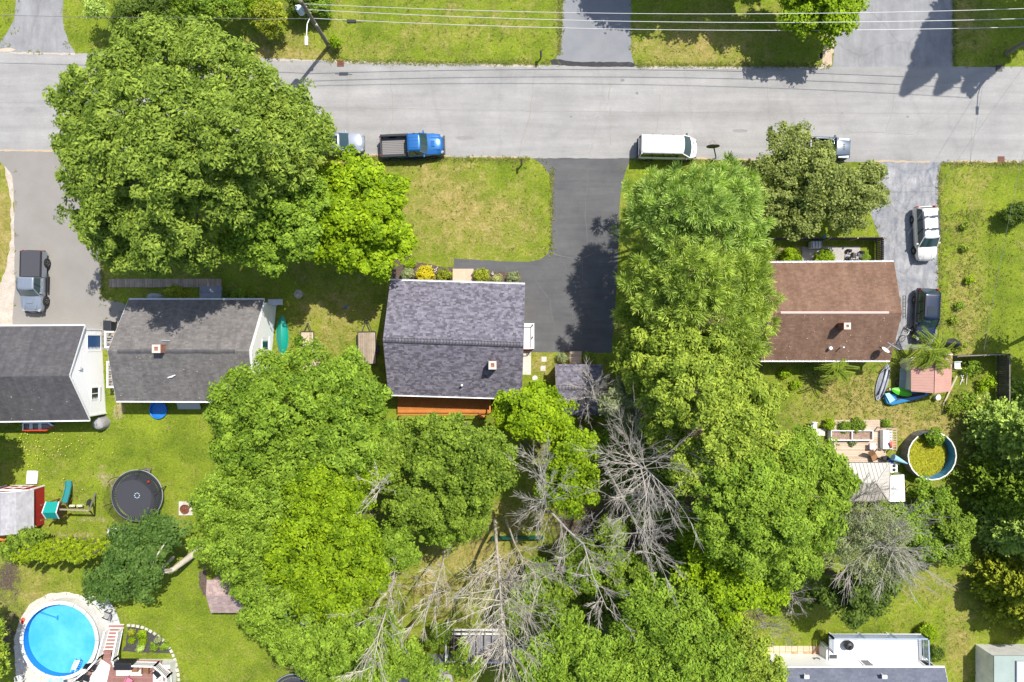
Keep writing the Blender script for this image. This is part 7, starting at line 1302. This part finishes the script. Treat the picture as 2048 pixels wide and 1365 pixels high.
# deck with planters
t = thing('deck', 'pale plank deck with planter troughs in the right back yard', 'deck', P(1720, 890)); planks(t, 1668, 840, 1760, 858, .3, M['wood_pale'], 4, 'x', .04, .012); planks(t, 1668, 880, 1772, 925, .3, M['wood_pale'], 12, 'x', .04, .014); planks(t, 1662, 858, 1772, 880, .3, M['wood_pale'], 5, 'x', .04, .014)
boxpx(MB(), 1668, 842, 1760, 858, 0, .25).build('frame', M['wood_grey'], t); boxpx(MB(), 1664, 859, 1771, 924, 0, .25).build('frame', M['wood_grey'], t)
LF = mk('dry_leaf_litter', (.18, .10, .075), .95, (.36, .27, .20), 9, fine=.3)
pl = planter('white framed double planter trough full of dry leaves', 1663, 862, 1746, 881, .75, M['white_dirty'], LF, 2)
bush('vine', 'dark leafy plants hanging along the back of the planter', 1715, 850, 17, .9, 'dark', 'plants', sq=.5); bush('vine', 'leafy plants at the left end of the planter', 1688, 853, 13, .8, 'maple', 'plants', sq=.5); bush('shrub', 'yellow green plants beyond the left corner of the planter', 1658, 850, 13, .8, 'lime'); bush('shrub', 'olive plant beside the deck steps', 1772, 846, 8, .7, 'locust'); bush('trailing_plant', 'grey green plant trailing over the front of the planter', 1703, 886, 9, .5, 'greyleaf', 'plant', sq=.4)
t = thing('day_bed', 'white cushioned day bed with slatted frame and pink pillow', 'day bed', P(1779, 880)); boxpx(MB(), 1766, 861, 1786, 899, .3, .85).build('mattress', M['white_clean'], t, bevel=.05)
for i in range(9): y = 859 + i * 5; MB().bar(P(1785, y, 1.1), P(1793, y, 1.1), .05).build('slat', M['wood_pale'], t)
for x in (1785, 1793): MB().bar(P(x, 857, 1.1), P(x, 901, 1.1), .06).build('rail', M['wood_pale'], t)
MB().bar(P(1764, 857, 1.1), P(1793, 857, 1.1), .06).build('rail', M['wood_pale'], t)
for x, y in ((1764, 857), (1793, 857), (1793, 901), (1764, 901)): q = P(x, y, 1.1); MB().box((q.x, q.y, .55), (.08, .08, 1.1)).build('post', M['wood_pale'], t)
one('pillow', 'coral pink pillow lying on the day bed', 'pillow', MB().box(P(1785, 889, .98), (.5, .55, .2), .4), mk('coral', (.62, .15, .09), .8), P(1785, 889), bevel=.09)
t = thing('stool', 'white square stool with a dark side on the pale deck', 'stool', P(1745, 893)); boxpx(MB(), 1740, 888, 1752, 899, .72, .8).build('seat', M['white_clean'], t); [MB().box(V3(*P(x, y, .5)), (.05, .05, .42)).build('leg', M['dark_metal'], t) for x in (1741, 1751) for y in (889, 898)]
t = thing('reclining_chair', 'brown reclining chair near the gazebo eave', 'chair', P(1752, 912)); MB().slab([P(1742, 914, .7), P(1752, 908, .7), P(1758, 918, .75), P(1746, 924, .75)], .06).build('seat', M['wood_brown'], t); MB().slab([P(1742, 914, .72), P(1736, 906, 1.3), P(1746, 900, 1.3), P(1752, 908, .72)], .05).build('backrest', M['wood_brown'], t); [MB().bar(P(x, y, .3), P(x, y, .7), .06).build('leg', M['wood_brown'], t) for x, y in ((1744, 914), (1752, 909), (1757, 917), (1747, 922))]
one('side_table', 'round dark table on the pale deck by the recliner', 'table', MB().lathe(P(1762, 914), [(.16, .3), (.04, .33), (.04, .8), (.26, .82), (.26, .86)], 16), M['black'], P(1762, 914))
one('garden_chair', 'white slatted garden chair half buried in plants', 'chair', MB().box(P(1628, 852, .45), (.5, .5, .06)).box(P(1628, 845, .8), (.5, .05, .6)), M['white_dirty'], P(1628, 852)); one('stone_slab', 'pale stone slab left of the planter', 'stone', boxpx(MB(), 1632, 858, 1650, 872, 0, .2), M['stone_pale'], P(1641, 865)); one('stone_slab', 'pale rough slab under the edge of the oak', 'stone', boxpx(MB(), 1616, 872, 1638, 890, 0, .2), M['stone_pale'], P(1627, 881))
# gazebo with hip roof
t = thing('gazebo', 'gazebo with ribbed grey hip roof beside the pale deck', 'gazebo', P(1733, 965)); ze, zr = 2.4, 3.3
e = [P(1672, 926, ze), P(1780, 926, ze), P(1778, 1003, ze), P(1672, 1003, ze)]; a, b = P(1700, 966, zr), P(1753, 966, zr); GM = mk('ribbed_metal', (.40, .375, .335), .5, (.44, .41, .37), 1.5); GD = GM
for q in ([e[0], e[1], b, a], [e[2], e[3], a, b], [e[1], e[2], b], [e[3], e[0], a]):
    o = MB().slab(q, .04).build('roof', GM, t); u, v = Vector(q[0]), Vector(q[1]); n = max(3, int((v - u).length / .32)); top = [Vector(p) for p in q[2:]]; nrm = (v - u).cross(top[0] - u).normalized(); nrm = nrm if nrm.z > 0 else -nrm; d = (v - u).normalized(); inw = (top[0] - u) - d * (top[0] - u).dot(d); H_ = inw.length; inw.normalize(); ta = (top[-1] - u).dot(d); tb_ = (top[0] - u).dot(d); L = (v - u).length
    for i in range(1, n):
        x = L * i / n; h = H_ * min(1, x / max(ta, .01), (L - x) / max(L - tb_, .01)); MB().bar(u + d * x + nrm * .02, u + d * x + inw * h * .98 + nrm * .02, .05, .04).build('rib', GM, o)
for p, q in ((e[0], a), (e[1], b), (e[2], b), (e[3], a), (a, b)): MB().bar(p + V3(0, 0, .03), q + V3(0, 0, .04), .10, .05).build('hip_cap', GM, t)
for p in e: MB().box((p.x * .995, p.y * .99, 1.2), (.12, .12, 2.36)).build('post', M['dark_metal'], t)
boxpx(MB(), 1676, 930, 1776, 1000, 0, .1).build('floor', M['wood_grey'], t)
t = thing('canopy', 'white square canopy beside the gazebo', 'canopy', P(1793, 978)); c4 = [P(1781, 952, 2.2), P(1807, 950, 2.2), P(1809, 1003, 2.2), P(1779, 1003, 2.2)]; ap = P(1794, 978, 2.55)
for i in range(4): MB().add([c4[i], c4[(i + 1) % 4], ap], [(0, 1, 2)]).build('canopy_panel', M['white_clean'], t); MB().bar(c4[i], c4[(i + 1) % 4], .05, .12).build('valance', M['white_clean'], t); MB().box((c4[i].x, c4[i].y, 1.1), (.06, .06, 2.2)).build('pole', M['steel'], t)
t = thing('camp_stove', 'white camp stove table between the gazebo and the algae pool', 'grill', P(1788, 936)); boxpx(MB(), 1781, 927, 1795, 946, .7, .9).build('table_top', M['white_clean'], t); [MB().lathe(P(1788, y, .9), [(.13, 0), (.15, .03), (.1, .05)], 14).build('burner', M['black'], t) for y in (932, 940)]; [MB().box(V3(*P(x, y, .35)), (.05, .05, .7)).build('leg', M['steel'], t) for x in (1782, 1794) for y in (928, 945)]
one('umbrella', 'folded pale blue parasol lying over the pool edge', 'parasol', (lambda A, B: MB().tube([A, lerp(A, B, .3), lerp(A, B, .6), B], [.30, .24, .16, .04], 10))(P(1786, 915, 1.5), P(1815, 928, 1.3)), mk('pale_blue_cloth', (.25, .45, .58), .8), P(1800, 921), smooth=50)
one('tarp', 'blue tarp bundled at the gazebo corner', 'tarp', MB().ball(P(1782, 922, .9), (.35, .3, .3), 10, 6, .2, rnd), mk('bright_blue_tarp', (.03, .14, .42), .5), P(1782, 922), smooth=30)
# algae pool
t = thing('swimming_pool', 'round above ground pool choked with yellow green algae', 'swimming pool', V3(*P(1864, 912, 1.2).xy, 0)); pr_ = 2.14; BL = mk('faded_blue_liner', (.05, .24, .44), .5, (.09, .32, .54), 1.5)
MB().lathe((0, 0, 0), [(pr_ + .03, 0), (pr_ + .03, 1.2)], 20, cap=False).build('wall', M['wood_grey'], t, local=True)
li = MB().lathe((0, 0, 0), [(pr_ - .02, 1.2), (pr_ - .05, .22)], 20, cap=False).build('liner', BL, t, local=True)
for k in range(20):
    a0, a1 = 2 * math.pi * k / 20, 2 * math.pi * (k + .97) / 20
    if 5 <= k <= 6: continue
    MB().bar((pr_ * math.cos(a0), pr_ * math.sin(a0), 1.22), (pr_ * math.cos(a1), pr_ * math.sin(a1), 1.22), .10, .05).build('rim', M['white_dirty'], t, local=True)
MB().lathe((0, 0, .24), [(.01, 0), (pr_ - .06, 0)], 30, cap=False).build('water', mk('murky_water', (.10, .11, .015), .3, (.16, .15, .02), 2), t, local=True)
g_ = np.random.default_rng(5); n_ = 2600; th = g_.uniform(0, 2 * math.pi, n_); rr = 1.85 * np.sqrt(g_.uniform(0, 1, n_)); cx_, cy_ = rr * np.cos(th) - .12, rr * np.sin(th) - .06; p = np.stack([cx_, cy_, .27 + g_.uniform(0, .06, n_)], -1); ax = unit(np.stack([g_.normal(size=n_), g_.normal(size=n_), g_.normal(0, .15, n_)], -1)); bb = unit(np.cross(ax, np.array([0, 0, 1.]) + g_.normal(0, .2, (n_, 3)))); L_ = g_.uniform(.10, .24, (n_, 1)); w_ = L_ * .3
stuff(leaf_mesh('algae', LEAVES['algae'], np.stack([p - ax * L_, p + bb * w_, p + ax * L_, p - bb * w_], 1), np.clip(g_.normal(.5, .25, n_), 0, 1), t))
bush('shrub', 'leafy shrub hanging over the upper rim of the algae pool', 1866, 874, 19, 1.7, 'maple', L=.22, cr=.3)
one('plank', 'thin stick lying out from the right rim of the algae pool', 'plank', MB().bar(P(1910, 927, .9), P(1932, 936, .2), .05), M['wood_pale'], P(1920, 931))
fence('white rail fence between the shrubs below the canopy', [(1770, 1054), (1870, 1056)], .9, M['wood_weathered'], M['white_dirty'], 2.0, .2, .1)
# raised white deck at the lower right house
t = thing('raised_deck', 'raised white plank deck with bluish railing at the navy roofed house', 'deck', P(1757, 1300)); zd = 1.35; planks(t, 1658, 1268, 1844, 1325, zd, mk('white_deck_board', (.72, .72, .73), .6, (.66, .66, .67), 2), 15, 'x', .03, .010)
[MB().box(P(x, y, zd / 2), (.14, .14, zd - .08)).build('post', M['white_dirty'], t) for x in (1664, 1722, 1780, 1838) for y in (1272, 1318)]; MB().bar(P(1660, 1270, zd - .12), P(1842, 1270, zd - .12), .05, .16).build('joist', M['white_dirty'], t); RLM = mk('blue_white_rail', (.30, .37, .45), .5)
def rail2(pts, z, sp=.16):
    base = wloc(t); d = None
    for a, b in zip(pts, pts[1:]):
        A, B = P(*a, z), P(*b, z); MB().bar(A + V3(0, 0, .95), B + V3(0, 0, .95), .10, .05).build('rail', RLM, t); MB().bar(A + V3(0, 0, .12), B + V3(0, 0, .12), .05).build('rail', RLM, t); n = int((B - A).length / sp)
        for k in range(1, n):
            if d is None: d = MB().box((0, 0, .53), (.05, .05, .82)).build('baluster', RLM, t, local=True); o = d
            else: o = d.copy(); COL.objects.link(o)
            o.location = lerp(A, B, k / n) - base
        m = max(1, int((B - A).length / 2.7 + .5))
        for k in range(m + 1): p = lerp(A, B, k / m); MB().box((p.x, p.y, z + .5), (.11, .11, 1.02)).build('rail_post', RLM, t)
rail2([(1657, 1297), (1657, 1268), (1844, 1269), (1846, 1322)], zd)
for i in range(3): boxpx(MB(), 1641 + i * 6, 1295, 1647 + i * 6, 1325, 0, .4 + i * .4).build('step', M['white_clean'], t)
t = thing('fire_bowl', 'black round fire bowl with chimney on the white deck', 'fire bowl', P(1693, 1287, zd)); MB().lathe((0, 0, 0), [(.15, 0), (.4, .25), (.42, .5), (.34, .5), (.3, .3)], 18, cap=False).build('bowl', M['black'], t, local=True, smooth=40); MB().lathe((0, 0, .5), [(.36, 0), (.28, .16), (.1, .22), (.08, .45)], 16).build('lid', M['dark_metal'], t, local=True)
one('doormat', 'grey doormat on the white deck by the house wall', 'mat', boxpx(MB(), 1659, 1310, 1674, 1318, zd + .002, zd + .02), M['cover'], P(1666, 1314))
t = thing('paved_terrace', 'terrace of square beige and orange slabs beside the white deck', 'paving', P(1590, 1306)); g = random.Random(12); SLC = [mk('beige_slab', (.56, .44, .31), .85, (.50, .39, .27), 2), mk('orange_slab', (.46, .22, .10), .85, (.52, .32, .18), 2.5)]; vary(SLC[0], .1); s0 = {}
for i in range(9):
    for j in range(3):
        o_ = 1 if (i, j) in ((4, 1), (7, 1), (8, 1), (8, 0), (6, 1)) else 0; a = P(1535 + i * 12, 1292 + j * 12); b = P(1546.4 + i * 12, 1303.4 + j * 12)
        if o_ not in s0: s0[o_] = MB().box((0, 0, .025), (b.x - a.x, a.y - b.y, .05)).build('slab', SLC[o_], t, local=True); o = s0[o_]
        else: o = s0[o_].copy(); COL.objects.link(o)
        o.location = (a + b) / 2 - wloc(t) + V3(0, 0, g.uniform(-.006, .006))
one('garden_wall', 'low white wall between terrace and navy roof', 'wall', MB().prism([(P(*p, 1.0).x, P(*p, 1.0).y) for p in [(1570, 1320), (1655, 1321), (1655, 1334), (1580, 1334)]], 0, 1.0), M['white_clean'], P(1610, 1326)); one('garden_hose', 'coiled dark hose on the low white wall', 'hose', MB().tube([P(1634 + 6 * math.cos(k * .5), 1320 + 4 * math.sin(k * .5), 1.05 + k * .003) for k in range(28)], .035, 6), M['black'], P(1634, 1320))
one('toy', 'pale blue toy heap at the left end of the terrace', 'toy', MB().ball(P(1523, 1323, .25), (.5, .25, .2), 10, 6, .25, g), mk('pale_toy_blue', (.35, .55, .62), .5, (.7, .7, .72), 5), P(1523, 1323), smooth=30)
bush('globe_shrub', 'round yellow green shrub at the upper corner of the white deck', 1853, 1266, 20, 1.3, 'lime'); bush('globe_shrub', 'round dark green shrub beside the white deck', 1869, 1308, 19, 1.3, 'hedge'); bush('shrub', 'thin shrub at the left corner of the white deck', 1648, 1268, 9, 1.4, 'cedar')
# ------------------------------------------------ utility poles and wires
def upole(label, px, py, h, lamp_dx):
    b = P(px, py); t = thing('utility_pole', label, 'utility pole', b, group='utility poles along the street')
    MB().tube([V3(0, 0, 0), V3(0, 0, h * .5), V3(0, 0, h)], [.19, .165, .14], 12).build('pole', M['pole_wood'], t, local=True, smooth=50)
    T = MB().lathe((-.45, -.12, h - 1.75), [(.22, 0), (.27, .05), (.27, .85), (.22, .92), (.05, .96)], 18).build('transformer', mk('pale_blue_steel', (.42, .52, .62), .4) if 'pale_blue_steel' not in bpy.data.materials else bpy.data.materials['pale_blue_steel'], t, local=True, smooth=40)
    MB().lathe((-.55, -.1, h - .80), [(.05, 0), (.07, .1), (.04, .25)], 10).build('bushing', M['white_clean'], T, local=True)
    MB().bar((-.2, -.06, h - 1.3), (0, 0, h - 1.3), .08).build('bracket', M['steel'], t, local=True)
    arm = MB().tube([(0, 0, h - 2.6), (-.15, -.8, h - 2.2), (-.2, -1.9, h - 2.15)], .04, 8).build('lamp_arm', M['white_clean'], t, local=True); MB().box((-.2, -2.2, h - 2.15), (.26, .75, .14)).build('lamp_head', M['white_clean'], arm, local=True, bevel=.05)
    MB().lathe((0, 0, h), [(.03, 0), (.05, .12), (.02, .2)], 8).build('insulator', M['white_clean'], t, local=True); MB().box((.12, -.1, h - 3.9), (.16, .12, .3)).build('meter_box', M['white_dirty'], t, local=True)
    for z in (.95, 2.0): MB().bar((0, 0, h - z), (.22, 0, h - z), .06).build('bracket', M['steel'], t, local=True)
upole('wooden utility pole with pale blue transformer and lamp beside the big ash', 658, 93, 8.3, -1); upole('wooden utility pole leaning out of the frame at the top right', 2012, 107, 8.6, -1)
p1, p2 = P(658, 93), P(2012, 107); p0 = P(-700, 62); p3 = P(3300, 112)
M['wire'] = mk('aluminium_wire', (.55, .55, .54), .4, metal=.3); M['cable'] = mk('black_cable', (.16, .16, .165), .6)
def wire(name, label, a, b, za, zb_, sag, r, m, n=30):
    mb = MB(); mb.tube([V3(*(lerp(a, b, i / n).xy), lerp(za, zb_, i / n) - sag * 4 * (i / n) * (1 - i / n)) for i in range(n + 1)], r, 6)
    return one(name, label, 'wire', mb, m, (a.x, a.y, za), 'overhead wires')
wire('overhead_wire', 'topmost overhead wire crossing the upper lawns', p1 + V3(.1, 0, 0), p2, 7.8, 8.7, 1.45, .021, M['wire']); wire('overhead_wire', 'middle overhead wire crossing the upper lawns', p1 + V3(.2, 0, 0), p2, 6.85, 6.9, 1.5, .024, M['wire']); wire('overhead_wire', 'lowest overhead wire crossing the upper lawns', p1 + V3(.2, 0, 0), p2, 5.35, 5.35, 1.4, .024, M['wire']); wire('overhead_wire', 'single overhead wire running left from the transformer pole', p1, p0, 5.3, 5.6, .8, .02, M['cable'])
wire('overhead_wire', 'service wire from the right pole slanting over the estate car', p2, P(1815, 470, 3.0), 5.6, 3.0, .5, .010, M['cable']); wire('overhead_wire', 'service wire from the right pole toward the right lawn', p2, P(1960, 700, 4), 5.5, 4.5, .4, .010, M['cable'])
one('splice_box', 'black splice box on the lowest wire near the left pole', 'splice box', MB().box(P(703, 43.5, 5.1), (.75, .22, .24)).bar(P(685, 42, 5.15), P(722, 45, 5.1), .05), M['black'], P(703, 43.5, 5.1))
